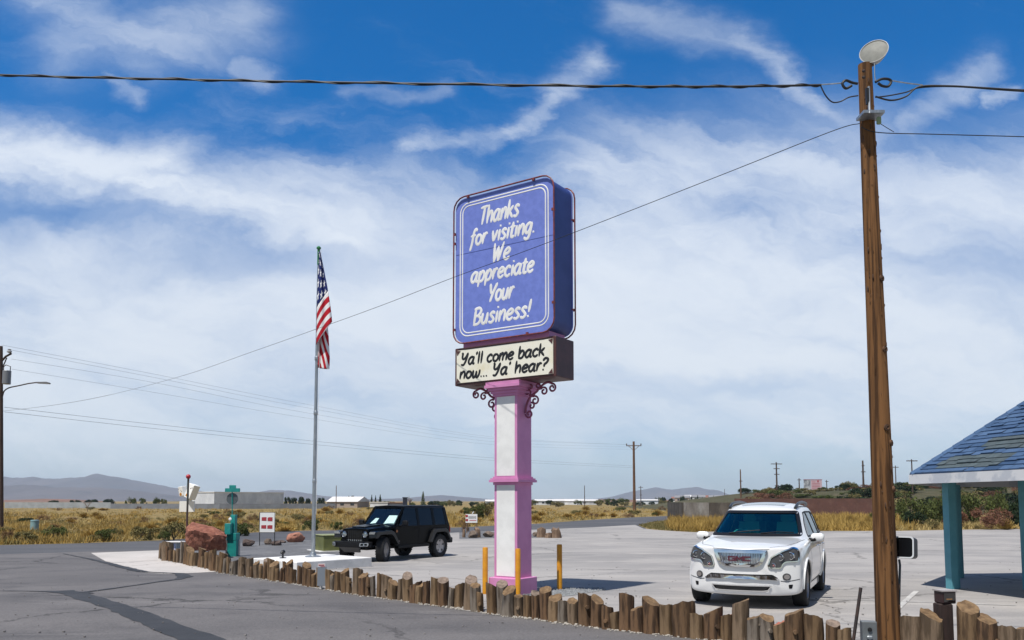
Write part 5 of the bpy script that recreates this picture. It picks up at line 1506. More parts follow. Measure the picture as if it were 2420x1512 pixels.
far_pole(1498.5, 1043, 172, 'brown pole with one crossarm standing alone right of the sign column', [(.9, 3.2, True)], .27)
far_pole(1381, 1147, 300, 'slim grey pole between the sign column and the crossarm pole', [], .14, m=WOODL)
far_pole(1514, 1148, 290, 'short pole just right of the tall single-crossarm pole', [(.5, 1.6, False), (3.2, .8, False)], .15, m=WOODL)
far_pole(794, 1147, 205, 'thin bare pole right of the flagpole before the white-roofed house', [], .10)
far_pole(1750.5, 1109, 190, "bare pole left of the double-crossarm pole behind the white car", [(2.7, .7, False)], .16)
far_pole(1836, 1092, 190, 'pole with three crossarms above the white car', [(.4, 2.6, False), (1.5, 1.4, False), (2.8, 1.2, False), (5.4, 1.0, False)], .19, m=WOODL)
far_pole(1889, 1130, 210, 'slim pole just left of the billboard', [(.4, .9, False)], .15, m=WOODL)
far_pole(1954, 1134, 230, 'slim pole just right of the billboard', [(.4, .9, False)], .13, m=WOODL)
far_pole(2006, 1136, 230, 'thin pole midway between billboard and brown utility pole', [], .11, m=WOODL)
far_pole(2041, 1088, 160, 'grey pole with side brackets left of the brown utility pole', [(1.0, .5, False), (2.2, .8, False)], .19, m=WOODL)
far_pole(2157, 1085, 150, 'crossarm pole rising beside the blue shingled roof corner', [(.3, 2.0, False)], .13, m=WOODL)
far_pole(1712, 1155, 330, 'short thin pole left of the white car roof', [], .11, m=WOODL)
far_pole(2118, 1100, 200, 'pole mostly hidden behind the brown utility pole', [(.4, 1.4, False)], .13, m=WOODL)

# ------------------------------------------------------------------ teal air pump with sign, boulder, frame sign, box, pipe, pole with ball
K = lambda z, y: ((500 + z * .34298) * .67194, (1600 + y * .34298) * .67194)
tb_ = G(549, 1315); dT = tb_.y
def tp(z, y, dy=0.0): return P(*K(z, y), dT + dy) - tb_
ap = empty('air_pump', tb_, 0, 'teal tyre air pump with a dial, topped by a round disc and bar sign', 'air pump')
wz = lambda a, b: (tp(b, 900).x - tp(a, 900).x)
def tbox(nm, z0, z1, y0, y1, dep, m, dy=0.0, par=None, bev=.012, rz=R(-12)):
    c = (tp(z0, (y0 + y1) / 2) + tp(z1, (y0 + y1) / 2)) / 2; h = tp(z0, y0).z - tp(z0, y1).z
    return MB().box((0, 0, 0), (wz(z0, z1) * .96, dep, h), 0, Matrix.Translation((c.x, dy, c.z)) @ Matrix.Rotation(rz, 4, 'Z'), bev=bev).build(nm, m, par or ap)
lowb = tbox('cabinet', 884, 988, 872, 1040, .26, TEAL); tbox('cabinet_top', 876, 990, 798, 872, .27, TEAL)
tbox('column', 910, 966, 612, 800, .17, TEAL)
hb = tbox('hose_box', 866, 936, 700, 812, .16, TEAL, -.16)
tbox('side_frame', 861, 882, 815, 1022, .10, GALV, -.02); tbox('side_frame', 985, 997, 868, 1030, .10, GALV, .02)
MB().lathe([(.055, 0), (.055, .03), (.048, .035), (.0001, .035)], 18, 0, Matrix.Translation(tp(903, 656, -.16)) @ Matrix.Rotation(R(80), 4, 'X')).build('dial', [MT('dial white', (.65, .66, .66), .35)], ap, smooth=True, angle=40)
MB().tube([tp(923, 620), tp(922, 340)], .020, 8).build('post', TEAL, ap)
MB().lathe([(.212, -.012), (.212, .012)], 32, 0, Matrix.Translation(tp(924, 448, .03)) @ Matrix.Rotation(R(90), 4, 'X')).build('round_sign', MT('disc back grey', (.10, .12, .13), .5, .4), ap)
tbox('sign_bar', 848, 1008, 340, 378, .06, TEAL, -.02, rz=0); tbox('sign_cap', 894, 964, 308, 340, .06, TEAL, -.02, rz=0)


def rock(name, px0, px1, py0, py1, m, label, cat='boulder', seed=1, dep=.8, sub=3, flatcuts=14, shape=(0, 0), base=None, group=None):
    g = G((px0 + px1) / 2, base or py1); g.y += 0
    w = (px1 - px0) / F_PX * g.y; h = P(px0, py0, g.y).z - g.z
    rr = random.Random(seed); bm = bmesh.new(); bmesh.ops.create_icosphere(bm, subdivisions=sub, radius=1)
    cuts = []
    for _ in range(flatcuts):
        v = Vector((rr.gauss(0, 1), rr.gauss(0, 1), rr.gauss(.15, .8))).normalized(); cuts.append((v, rr.uniform(.62, .95)))
    for v in bm.verts:
        p = v.co.copy()
        for nn, dd in cuts:
            k = p.dot(nn)
            if k > dd: p -= nn * (k - dd) * .95
        p += p.normalized() * (.07 * mnoise.noise(p * 2.6 + Vector((seed, 0, 0))) + .045 * mnoise.noise(p * 7 + Vector((seed, 3, 0))) + .025 * mnoise.noise(p * 16 + Vector((seed, 5, 0))))
        p.z += shape[0] * -p.x * .5 + shape[1]
        v.co = p
    x0 = min(v.co.x for v in bm.verts); x1 = max(v.co.x for v in bm.verts); z0 = min(v.co.z for v in bm.verts); z1 = max(v.co.z for v in bm.verts)
    for v in bm.verts:
        v.co.x = ((v.co.x - x0) / (x1 - x0) - .5) * w; v.co.z = (v.co.z - z0) / (z1 - z0) * h * 1.12 - h * .12; v.co.y *= w / 2 * dep
    me = bpy.data.meshes.new(name); bm.to_mesh(me); bm.free(); me.materials.append(m)
    o = bpy.data.objects.new(name, me); COL.objects.link(o); o.location = g
    return tag(o, label, cat, group)


REDROCK = mat('red sandstone', (.29, .125, .085), .9, col2=(.17, .065, .045), scale=4.5, bump=.05, bscale=5, spec=.2)
PINKROCK = mat('pink sandstone', (.40, .19, .13), .9, col2=(.27, .12, .085), scale=4, bump=.04, bscale=8, spec=.2)
DARKROCK = mat('dark rock', (.075, .055, .048), .95, col2=(.13, .10, .09), scale=4, bump=.05, bscale=8, spec=.2)
GREYROCK = mat('grey brown rock', (.20, .155, .125), .95, col2=(.11, .085, .07), scale=5, bump=.04, bscale=9, spec=.2)
gB = G(K(650, 0)[0], 1318)
def bo(z, y, dy): return P(*K(z, y), gB.y + dy) - gB
bm = bmesh.new()
for q in [(475, 965, -.28), (640, 985, -.46), (850, 975, -.30), (439, 828, -.25), (470, 790, -.45), (545, 772, -.62), (660, 800, -.70), (728, 862, -.66), (790, 815, -.60), (860, 835, -.40), (455, 735, -.05), (512, 697, .05), (610, 708, .05), (700, 727, .10), (780, 757, .12), (838, 795, .0), (460, 965, .7), (845, 965, .7), (530, 770, .75), (770, 800, .75)]:
    bm.verts.new(bo(*q))
bmesh.ops.convex_hull(bm, input=bm.verts)
bmesh.ops.triangulate(bm, faces=bm.faces)
bmesh.ops.subdivide_edges(bm, edges=bm.edges[:], cuts=5, use_grid_fill=True)
for v in bm.verts:
    p = v.co * 1.0
    nn = v.normal if v.normal.length else Vector((0, 0, 1))
    v.co += Vector((mnoise.noise(p * 3.1), mnoise.noise(p * 3.1 + Vector((9, 0, 0))), mnoise.noise(p * 3.1 + Vector((0, 7, 0))))) * .055 + Vector((mnoise.noise(p * 9), mnoise.noise(p * 9 + Vector((5, 0, 0))), mnoise.noise(p * 9 + Vector((0, 4, 0))))) * .028
bmesh.ops.recalc_face_normals(bm, faces=bm.faces)
me = bpy.data.meshes.new('boulder'); bm.to_mesh(me); bm.free(); me.materials.append(REDROCK)
o = bpy.data.objects.new('boulder', me); COL.objects.link(o); o.location = gB
tag(o, 'huge red sandstone boulder behind the left end of the logs', 'boulder')
rock('rock', 678, 720, 1257, 1281, PINKROCK, 'pink sandstone rock left of the olive box', 'rock', 5, shape=(-.2, 0))
rock('rock', 571, 603, 1273, 1291, DARKROCK, 'dark brown rock between air pump and red-blocked sign', 'rock', 8)
rock('rock', 624, 642, 1272, 1287, GREYROCK, 'small grey rock under the red-blocked sign', 'rock', 9)
rock('rock', 640, 664, 1277, 1289, DARKROCK, 'low dark rock right of the red-blocked sign leg', 'rock', 10)
rock('rock', 655, 676, 1276, 1283, DARKROCK, 'flat dark rock left of the pink rock', 'rock', 12)
rock('rock', 1105, 1130, 1253, 1271, GREYROCK, 'grey rock below the little white sign', 'rock', 13)
rock('rock', 1140, 1170, 1254, 1269, GREYROCK, 'grey brown rock touching the left edge of the sign column', 'rock', 14)
rock('rock', 1258, 1273, 1256, 1268, GREYROCK, 'small brown rock right against the sign column', 'rock', 15)
DRIFT = mat('driftwood', (.24, .165, .115), .9, col2=(.13, .085, .06), scale=6, stretch=(1, 1, .4), bump=.03, spec=.2)
for px0, px1, py0, py1, lab, seed in ((1121, 1136, 1247, 1270, 'upright grey wood stump right of the little white sign', 3), (1268, 1290, 1244, 1270, 'split pale stump right of the sign column', 4), (1285, 1305, 1258, 1271, 'low brown stump between two taller stumps', 5), (1303, 1326, 1245, 1271, 'tall broken stump at the right end of the stump row', 6), (1092, 1100, 1250, 1270, 'thin grey wood post left of the little white sign', 7)):
    g = G((px0 + px1) / 2, py1); w = (px1 - px0) / F_PX * g.y; h = P(px0, py0, g.y).z - g.z; rr = random.Random(seed)
    mb = MB(); nn = 11; lv = [0, .25, .5, .75, 1.0]
    for L_ in lv:
        for k in range(nn):
            a = 2 * math.pi * k / nn; r = w / 2 * (1.05 - .25 * L_) * rr.uniform(.8, 1.15)
            mb.v.append(Vector((r * math.cos(a) + w * .12 * L_ * (seed % 3 - 1), r * .8 * math.sin(a), h * L_ * (1 if L_ < 1 else rr.uniform(.75, 1.05)) - (.05 if not L_ else 0))))
    for l in range(4):
        for k in range(nn): mb.f.append([l * nn + k, l * nn + (k + 1) % nn, (l + 1) * nn + (k + 1) % nn, (l + 1) * nn + k]); mb.mi.append(0)
    mb.f.append([4 * nn + k for k in range(nn)]); mb.mi.append(0)
    tag(mb.build('tree_stump', DRIFT, smooth=True, angle=30, loc=g), lab, 'stump')

# framed sign with four red blocks
fb = G(630, 1289.5); dF = fb.y
def fpz(z, y): return P(*K(z, y), dF) - fb
fs_ = empty('framed_sign', fb, 0, 'white panel sign with four red blocks in a thin black frame', 'sign')
a, c = fpz(1209, 592), fpz(1358, 790)
MB().box(((a.x + c.x) / 2, 0, (a.z + c.z) / 2), (c.x - a.x, .03, a.z - c.z)).build('panel', MT('sign white', (.78, .78, .76), .5), fs_)
for z in (1204, 1358): MB().tube([fpz(z, 588), (fpz(z, 900).x, 0, -.05)], .019, 6).build('leg', BLACKP, fs_)
for y in (590, 793): MB().tube([fpz(1204, y), fpz(1358, y)], .019, 6).build('rail', BLACKP, fs_)
REDB = MT('sign red', (.36, .035, .045), .5)
rr = random.Random(2)
for z0, z1, y0, y1 in ((1226, 1275, 635, 672), (1287, 1338, 638, 676), (1222, 1272, 717, 752), (1284, 1337, 719, 754)):
    a, c = fpz(z0, y0), fpz(z1, y1); w, h = c.x - a.x, a.z - c.z
    po = [(0, 0), (w, -.01), (w, h), (0, h - .01)] if z0 < 1250 else [(0, 0), (w, -.01), (w - .02, h * .35), (w + .005, h * .5), (w - .015, h * .75), (w, h), (w * .4, h + .008), (0, h - .01)]
    MB().prism(po, .017, .021, 0, Matrix.Translation((a.x, 0, c.z)) @ RXZ).build('red_block', REDB, fs_)

# olive utility box
ob = G(763, 1304.5)
obx = empty('utility_box', ob, R(33), 'olive green metal utility box left of the black off-road car', 'utility box')
OLIVE = MT('olive paint', (.135, .145, .040), .55, col2=(.10, .11, .033), scale=3)
MB().box((.72, .66, .33), (1.40, 1.28, .62), bev=.02).build('cabinet', OLIVE, obx); MB().box((.72, .66, .655), (1.45, 1.33, .03), bev=.01).build('lid', MT('olive lid', (.22, .235, .10), .5), obx)
MB().box((.72, .66, .01), (1.75, 1.62, .06)).build('pad', SLABW, obx)
MB().box((.015, .95, .22), (.02, .07, .07)).build('latch', BLACKP, obx)
# standpipe, ball pole, litter box, sheet metal box, stake
g = G(81, 1258); r_ = 9 / F_PX * g.y; h = P(81, 1229, g.y).z - g.z
o = MB().lathe([(r_, -.1), (r_, h - .06), (r_ * 1.06, h - .06), (r_ * 1.06, h), (r_ * .8, h + .02), (.0001, h + .02)], 20).build('standpipe', MT('pale teal pipe', (.20, .34, .36), .6, col2=(.15, .21, .24), scale=1.4), smooth=True, angle=40, loc=g)
tag(o, 'short pale teal capped pipe standing in the dry grass at left', 'pipe')
g = G(440, 1290); o = empty('ball_pole', g, 0, 'thin dark pole topped with a red ball behind the red boulder', 'pole')
zt_ = P(440, 1126, g.y).z - g.z
MB().tube([(0, 0, -.1), (0, 0, zt_)], .045, 10).build('post', mat('dark green red post', (.035, .06, .05), .5, col2=(.13, .02, .02), scale=2, stretch=(6, 6, .2)), o, smooth=True)
MB().ball((0, 0, zt_), 5.6 / F_PX * g.y, 0, 20).build('ball', MT('red ball', (.42, .012, .02), .3, coat=.5), o, smooth=True, angle=180)
g = G(414, 1303); o = empty('litter_box', g, R(-10), 'blue and white litter box with flat pale lid behind the left logs', 'litter box')
w = 22 / F_PX * g.y; h = P(414, 1279, g.y).z - g.z
MB().box((0, 0, h * .45), (w * .8, w * .7, h * .9), bev=.01).build('bin', MT('grey box', (.30, .33, .36), .5), o)
MB().box((0, -w * .36, h * .5), (w * .5, .012, h * .62)).build('poster', mat('printed poster', (.10, .20, .42), .5, col2=(.55, .50, .58), scale=9), o)
MB().box((0, 0, h * .96), (w * 1.9, w * 1.3, h * .10), bev=.02).build('lid', MT('pale lid', (.62, .60, .58), .5), o)
g = G(763, 1391.5); g.y -= .12; o = empty('sheet_box', g, R(8), 'flat grey metal box with a red and white tag standing in the log row', 'metal box')
w = 22 / F_PX * g.y
zt_ = P(763, 1338, g.y).z - g.z; zb0 = P(763, 1384, g.y).z - g.z
MB().box((0, 0, (zt_ + zb0) / 2), (w * .9, .09, zt_ - zb0), bev=.006).build('housing', MT('grey blue metal', (.24, .27, .31), .5, .2), o)
MB().box((0, .02, zt_ * .45), (.03, .03, zt_ * .9)).build('leg', GALV, o)
MB().box((-.01, -.035, zt_ + .015), (w * .75, .012, .09)).build('tag', MT('white tag', (.70, .62, .60), .5), o)
for k in range(2): MB().box((-.01 + .03 * k, -.043, zt_ + .03 - .035 * k), (w * (.6 - .1 * k), .004, .018)).build('red_print', REDB, o)
g = G(206, 1209); o = empty('forked_stake', g, 0, 'small forked wooden stake in the dry field at far left', 'stake')
hz_ = P(206, 1188, g.y).z - g.z
MB().tube([(.1, 0, -.1), (0, 0, hz_ * .5), (-.55, 0, hz_)], .06, 6).build('stem', DRIFT, o); MB().tube([(0, 0, hz_ * .5), (.5, 0, hz_)], .05, 6).build('fork', DRIFT, o); MB().box((0, 0, hz_), (1.6, .12, .10)).build('bar', DRIFT, o)
# little white sign on two posts
g = G(1113, 1260); o = empty('post_sign', g, 0, 'small white board with a red mark and grey lettering on two posts', 'sign')
dS = g.y
def sp2(px, py, dy=0): return P(px, py, dS + dy) - g
a, c = sp2(1100, 1214.5), sp2(1127.5, 1235)
MB().box(((a.x + c.x) / 2, 0, (a.z + c.z) / 2), (c.x - a.x, .03, a.z - c.z)).build('board', MT('sign white', (.78, .78, .76), .5), o)
for px in (1102.5, 1126.5): MB().box((sp2(px, 1240).x, .03, a.z / 2 - .03), (.06, .05, a.z + .06)).build('leg', DRIFT, o)
for cx, cz in ((1102.6, 1219), (1103.0, 1228.5)): MB().ball(sp2(cx, cz, -.02), .085, 0, 12, (1, .12, 1)).build('red_mark', REDB, o)
rr = random.Random(5)
for k in range(9):
    q = sp2(1107.5 + k * 2.05, 1222.3, -.018); MB().box(q, (.028, .006, .17 * rr.uniform(.75, 1.1)), 0).build('print', MT('grey print', (.12, .12, .13), .6), o)
q = sp2(1117, 1229.5, -.018); MB().box(q, (.44, .006, .05)).build('print', MT('red print', (.50, .14, .16), .6), o)
MB().tube([sp2(1116, 1214), sp2(1117, 1211), sp2(1119.5, 1209)], .03, 6).build('finial', MT('sign white'), o)

# ------------------------------------------------------------------ by the pole: floodlight, lantern, bar, meter box
g = Vector((P(2143, 1296, 9.75).x, 9.75, 0)); o = empty('floodlight', Vector((P(2122, 1540, 9.75).x, 9.75, gz(9.75))), 0, 'black square floodlight with pale rim on a stem right of the pole', 'floodlight')
c = P(2139, 1294, 9.7) - o.location
Mq = Matrix.Translation(c) @ Matrix.Rotation(R(-40), 4, 'Z') @ Matrix.Rotation(R(-6), 4, 'X')
fl = MB().prism(rrect(.225, .245, .04, 5), -.10, .09, 0, Mq @ RXZ, top_in=.02); fl.build('housing', MT('charcoal housing', (.035, .037, .042), .5), o, smooth=True, angle=40)
MB().add(*(lambda A, B: ([(x, -.092 - .0, z) for x, z in A] + [(x, -.092, z) for x, z in B] + [(x, -.105, z) for x, z in A] + [(x, -.105, z) for x, z in B],
    [(i, (i + 1) % 24, 24 + (i + 1) % 24, 24 + i) for i in range(24)] + [(48 + i, 48 + (i + 1) % 24, 72 + (i + 1) % 24, 72 + i) for i in range(24)] + [(i, (i + 1) % 24, 48 + (i + 1) % 24, 48 + i) for i in range(24)] + [(24 + i, 24 + (i + 1) % 24, 72 + (i + 1) % 24, 72 + i) for i in range(24)]))(rrect(.232, .252, .042, 5), rrect(.204, .224, .034, 5)), 0, Mq).build('rim', MT('pale rim', (.62, .64, .66), .4), o)
MB().prism(rrect(.206, .226, .034, 5), .0895, .0955, 0, Mq @ RXZ).build('glass', MT('flood glass', (.004, .004, .005), .35, spec=.15), o)
MB().tube([P(2124, 1322, 9.72) - o.location, P(2126, 1335, 9.7) - o.location, P(2124, 1420, 9.7) - o.location, (.0, -.05, -.05)], .014, 8).build('stem', MT('stem green', (.03, .05, .06), .5), o, smooth=True)
gl_ = G(2246, 1566); dL = gl_.y; gl_.y += .12
o = empty('lantern_post', gl_, 0, 'dark square wooden post among the right logs carrying a small lantern box', 'post')
zt_ = P(2246, 1428, dL).z - gl_.z
MB().box((0, 0, zt_ / 2 - .03), (.155, .15, zt_ + .06), bev=.012).build('post', mat('dark stained wood', (.035, .018, .014), .8, col2=(.02, .011, .009), scale=6, stretch=(2, 2, .3), bump=.006), o)
ln_ = empty('lantern_box', Vector((P(2246, 1425, dL).x, gl_.y, gl_.z + zt_)), R(8), 'small dark lantern box with pale top on the dark post', 'lantern')
h = P(2246, 1394, dL).z - P(2246, 1426, dL).z
MB().box((0, 0, h * .48), (.165, .15, h * .9), bev=.008).build('housing', MT('lantern maroon', (.04, .018, .018), .5), ln_)
MB().box((0, 0, h * .96), (.185, .17, h * .10)).build('lid', MT('lantern lid', (.36, .33, .32), .5), ln_)
MB().box((0, -.0765, h * .47), (.135, .006, h * .66)).build('window', MT('lantern glass', (.010, .008, .008), .1, coat=1), ln_)
MB().box((-.005, -.081, h * .36), (.07, .004, .008)).build('filament', MT('amber strip', (.40, .20, .06), .4), ln_)
gb_ = G(2013, 1560); a = P(2016, 1512, 9.45); c = P(2033.5, 1388, 9.45)
d_ = (c - a); base_ = a - d_ * .55; o0 = Vector((base_.x, base_.y, gz(9.4)))
o = MB().tube([base_ - o0, c - o0], .020, 4).build('leaning_bar', DARKST, loc=o0); tag(o, 'rusty square steel bar leaning right in front of the pole', 'steel bar')
gm_ = G(2051, 1556); o = empty('meter_box', Vector((P(2052, 1500, 9.3).x, 9.3, gz(9.3))), R(-10), 'grey metal box with a knob left of the brown utility pole foot', 'meter box')
zt_ = P(2052, 1467, 9.3).z
MB().box((0, 0, zt_ / 2), (.155, .12, zt_), bev=.006).build('housing', MT('grey enclosure', (.17, .185, .19), .5, .2, col2=(.13, .14, .145), scale=5), o)
MB().lathe([(.024, 0), (.022, .012), (.0001, .014)], 12, 0, Matrix.Translation((0, -.062, zt_ - .085)) @ Matrix.Rotation(R(90), 4, 'X')).build('knob', BLACKP, o)
MB().box((-.005, -.068, zt_ - .17), (.06, .03, .035), bev=.008).build('latch', GALV, o); MB().box((0, -.063, zt_ - .24), (.02, .012, .12)).build('hasp', GALV, o)

# ------------------------------------------------------------------ blue shingled shelter
cen = Vector((13.8, 16.2)); AP, RAD = 5.07, 5.49
v1 = Vector((8.45, 17.4)); a1 = math.atan2(v1.y - cen.y, v1.x - cen.x)
ZE, ZF = 2.205, .145
cano = empty('shelter', (cen.x, cen.y, gz(17)), 0, 'open shelter with blue shingle roof, white fascia and teal posts at right', 'shelter')
vt = [Vector((RAD * math.cos(a1 + k * R(45)), RAD * math.sin(a1 + k * R(45)))) for k in range(8)]


def shingle_mat():
    m = bpy.data.materials.new('blue shingles'); m.use_nodes = True
    b = NB(m.node_tree); p = m.node_tree.nodes['Principled BSDF']; p.inputs['Roughness'].default_value = .85; p.inputs['Specular IOR Level'].default_value = .2
    rnd = b.new('ShaderNodeNewGeometry').outputs['Random Per Island']
    co = b.new('ShaderNodeTexCoord').outputs['Object']
    base = b.ramp(rnd, [(0, (.030, .062, .125)), (.35, (.050, .095, .18)), (.65, (.068, .12, .215)), (1, (.040, .078, .155))])
    k = b.m('MULTIPLY_ADD', b.noise(co, 30, 3, .7), .5, .75)
    b.put(p.inputs['Base Color'], b.mix(1.0, base, b.xyz(k, k, k), 'MULTIPLY'))
    return m


SHG, SHP = shingle_mat(), mat('grey patch shingles', (.050, .072, .080), .9, col2=(.068, .090, .100), scale=8, island=.14)
apex = Vector((0, 0, 6.0)); rs = random.Random(9)
shm = MB(); und = MB(); ridge_ = MB()
ROWS = 42
for k in range(8):
    A_, B_ = Vector((*vt[k], ZE + ZF + .03)), Vector((*vt[(k + 1) % 8], ZE + ZF + .03))
    ev = (B_ - A_).normalized(); L0 = (B_ - A_).length; mid = (A_ + B_) / 2; up = (apex - mid); sl = up.length; up.normalize(); nrm = ev.cross(up).normalized()
    if nrm.z < 0: nrm = -nrm
    und.add([A_ - nrm * .03, B_ - nrm * .03, apex - nrm * .03], [(0, 1, 2)])
    vis = k in (0, 7, 1)
    for r in range(ROWS):
        s0, s1 = sl * r / ROWS, sl * min((r + 1.12) / ROWS, 1)
        half0, half1 = L0 / 2 * (1 - s0 / sl), L0 / 2 * (1 - s1 / sl)
        x = -half0 - rs.uniform(0, .3)
        while x < half0:
            wd = rs.uniform(.22, .42) if vis else 1.2
            xa, xb = max(x, -half0), min(x + wd - .008, half0)
            xa1, xb1 = max(xa, -half1), min(xb, half1)
            if xb - xa > .01 and xb1 > xa1:
                th = rs.choice((.012, .012, .026)); dr = rs.choice((0, 0, .03)) if r else 0
                lo_, hi_ = s0 - dr, s1
                q = [mid + ev * xa + up * lo_ + nrm * (.014 + th), mid + ev * xb + up * lo_ + nrm * (.014 + th), mid + ev * xb1 + up * hi_ + nrm * .008, mid + ev * xa1 + up * hi_ + nrm * .008]
                dist = (xa + xb) / 2
                patch = k == 0 and ((1 <= r <= 3 and -1.5 < dist < .25) or (5 <= r <= 7 and -.75 < dist < 1.0))
                shm.add(q + [mid + ev * xa + up * lo_, mid + ev * xb + up * lo_], [(0, 1, 2, 3), (0, 4, 5, 1)], 1 if patch else 0)
            x += wd
    hp = A_; hd_ = (apex - hp).normalized(); hl = (apex - hp).length; side = hd_.cross(Vector((0, 0, 1))).normalized()
    t = 0
    while t < hl:
        p0, p1 = hp + hd_ * t + Vector((0, 0, .035)), hp + hd_ * min(t + .30, hl) + Vector((0, 0, .022))
        ridge_.add([p0 - side * .13 - Vector((0, 0, .04)), p0 + Vector((0, 0, .02)), p0 + side * .13 - Vector((0, 0, .04)), p1 - side * .13 - Vector((0, 0, .04)), p1 + Vector((0, 0, .02)), p1 + side * .13 - Vector((0, 0, .04))], [(0, 1, 4, 3), (1, 2, 5, 4), (0, 2, 1)], 0)
        t += .25
und.add([(*v, ZE + ZF + .03) for v in vt], [tuple(range(8))])
rf = und.build('roof', MT('roof deck', (.24, .21, .19), .8), cano)
shm.build('shingles', [SHG, SHP], rf, recalc=False); ridge_.build('hip_cap', SHG, rf, recalc=False)
for k in range(8):
    A_, B_ = vt[k], vt[(k + 1) % 8]; c = (A_ + B_) / 2; an = math.atan2(B_.y - A_.y, B_.x - A_.x)
    n_ = c.normalized() * .02
    MB().box((c.x + n_.x, c.y + n_.y, ZE + ZF / 2), ((B_ - A_).length + .016, .035, ZF + .05), rz=an).build('fascia', mat('peeling white fascia', (.66, .66, .66), .7, col2=(.50, .52, .55), scale=1.2, lo=.5, hi=.58), cano)
TEALC = MT('teal post paint', (.10, .31, .37), .55, col2=(.08, .27, .325), scale=3)
for k in range(8):
    p = vt[k] * (1 - .72 / RAD)
    if k == 7: p = p + Vector((-.36, .05))
    an = math.atan2(p.y, p.x)
    c_ = MB().box((0, 0, 1.14), (.17, .17, 2.30)); c_.box((.0, .26, 1.14), (.13, .13, 2.30))
    co_ = MB().box((0, 0, 1.14), (.17, .17, 2.36))
    ob_ = co_.build('post', TEALC, cano, loc=(p.x, p.y, gz(17) * 0 - .1)); ob_.rotation_euler.z = R(14)
    f2 = MB().box((.16, .05, 1.14), (.14, .035, 2.34)).build('post_board', TEALC, ob_)
p = Vector((10.62, 17.0)) - cen
ob_ = MB().box((0, 0, 1.14), (.20, .20, 2.40)).build('post', TEALC, cano, loc=(p.x, p.y, -.1)); ob_.rotation_euler.z = R(14)
MB().box((.19, .0, 1.14), (.17, .05, 2.36)).build('post_board', TEALC, ob_)
# ------------------------------------------------------------------ far buildings and walls
def building(name, c, w, d, h, rz, wall, roof, label, cat='building', gable=0.0, wins=0, parap=0.0, group=None):
    o = empty(name, c, rz, label, cat, group)
    MB().box((0, 0, h / 2 - .2), (w, d, h + .4)).build('wall', wall, o)
    if gable:
        e = .3
        vs = [(-w / 2 - e, -d / 2 - e, h), (w / 2 + e, -d / 2 - e, h), (w / 2 + e, d / 2 + e, h), (-w / 2 - e, d / 2 + e, h), (-w / 2 - e, 0, h + gable), (w / 2 + e, 0, h + gable)]
        MB().add(vs, [(0, 1, 5, 4), (2, 3, 4, 5), (1, 2, 5), (3, 0, 4), (3, 2, 1, 0)]).build('roof', roof, o)
    else: MB().box((0, 0, h + .08), (w + .3, d + .3, .2)).build('roof', roof, o)
    for k in range(wins):
        MB().box((-w / 2 + w * (k + .5) / wins, -d / 2 - .02, h * .55), (min(1.2, w / wins * .5), .05, h * .35)).build('window', MT('far window', (.03, .035, .04), .2), o)
    return o


WALLG = MT('grey block wall', (.20, .215, .24), .85, col2=(.16, .17, .19), scale=.6)
WALLL = MT('pale block wall', (.34, .36, .38), .85, col2=(.27, .29, .30), scale=.8)
BWHITE = MT('white metal siding', (.72, .74, .76), .6, col2=(.55, .57, .60), scale=.3)
BTAN = MT('tan wall', (.34, .28, .24), .8)
ROOFW = MT('pale roof', (.62, .60, .58), .6)
ROOFR = MT('red brown roof', (.22, .10, .07), .8)
ROOFG = MT('grey roof', (.20, .20, .21), .7)
cx_ = Vector(((508 - CX) / F_PX * 235, 235)); d1, d2 = Vector((.82, -.57)), Vector((.57, .82))
c_ = cx_ - d1 * 6.6 + d2 * 12.4
building('warehouse', (c_.x, c_.y, gz(235)), 13.2, 24.8, 4.45, math.atan2(-.57, .82), BWHITE, MT('white roof edge', (.80, .79, .78), .6), 'long low white warehouse behind the grey boundary wall', 'warehouse')


def wall_run(name, pts, h, th, m, label, parts=None):
    o = empty(name, (pts[0][0], pts[0][1], gz(pts[0][1])), 0, label, 'wall'); o0 = Vector(o.location)
    for i, (a, b) in enumerate(zip(pts, pts[1:])):
        a_, b_ = Vector((*a, 0)), Vector((*b, 0)); c = (a_ + b_) / 2 - Vector((o0.x, o0.y, 0)); an = math.atan2(b[1] - a[1], b[0] - a[0])
        mm = m[i] if isinstance(m, list) else m
        MB().box((c.x, c.y, h / 2 - .15), ((b_ - a_).length, th + .004 * i, h + .3), rz=an).build('panel', mm, o)
    return o


def gp(px, d): return ((px - CX) / F_PX * d * .997, d)
wall_run('boundary_wall', [gp(12, 228), gp(262, 222)], 1.62, .2, WALLL, 'pale grey boundary wall at the back of the field, far left')
wall_run('boundary_wall', [gp(262, 212), gp(520, 205), gp(796, 214)], 1.30, .2, WALLG, 'darker grey boundary wall in front of the white warehouse')
building('farmhouse', (gp(823, 250)[0], 250, gz(250)), 10.0, 8, 1.75, R(-16), BTAN, ROOFW, 'low tan house with a wide pale roof right of the flagpole', 'house', 1.55, 3)
building('trailer', (gp(897, 245)[0], 245, gz(245)), 5.2, 3, 1.5, 0, BWHITE, ROOFW, 'white trailer with blue-grey side left of the dark box', 'trailer')
building('trailer', (gp(934, 246)[0], 246, gz(245)), 4.8, 3, 1.35, 0, WALLG, ROOFR, 'low trailer with reddish roof just left of the dark box', 'trailer')
building('storage_box', (gp(957, 240)[0], 240, gz(240)), 1.35, 1.5, 2.9, R(8), MT('navy black sheet', (.015, .018, .035), .6), MT('navy black sheet'), 'dark navy upright box beyond the black off-road car', 'storage box')
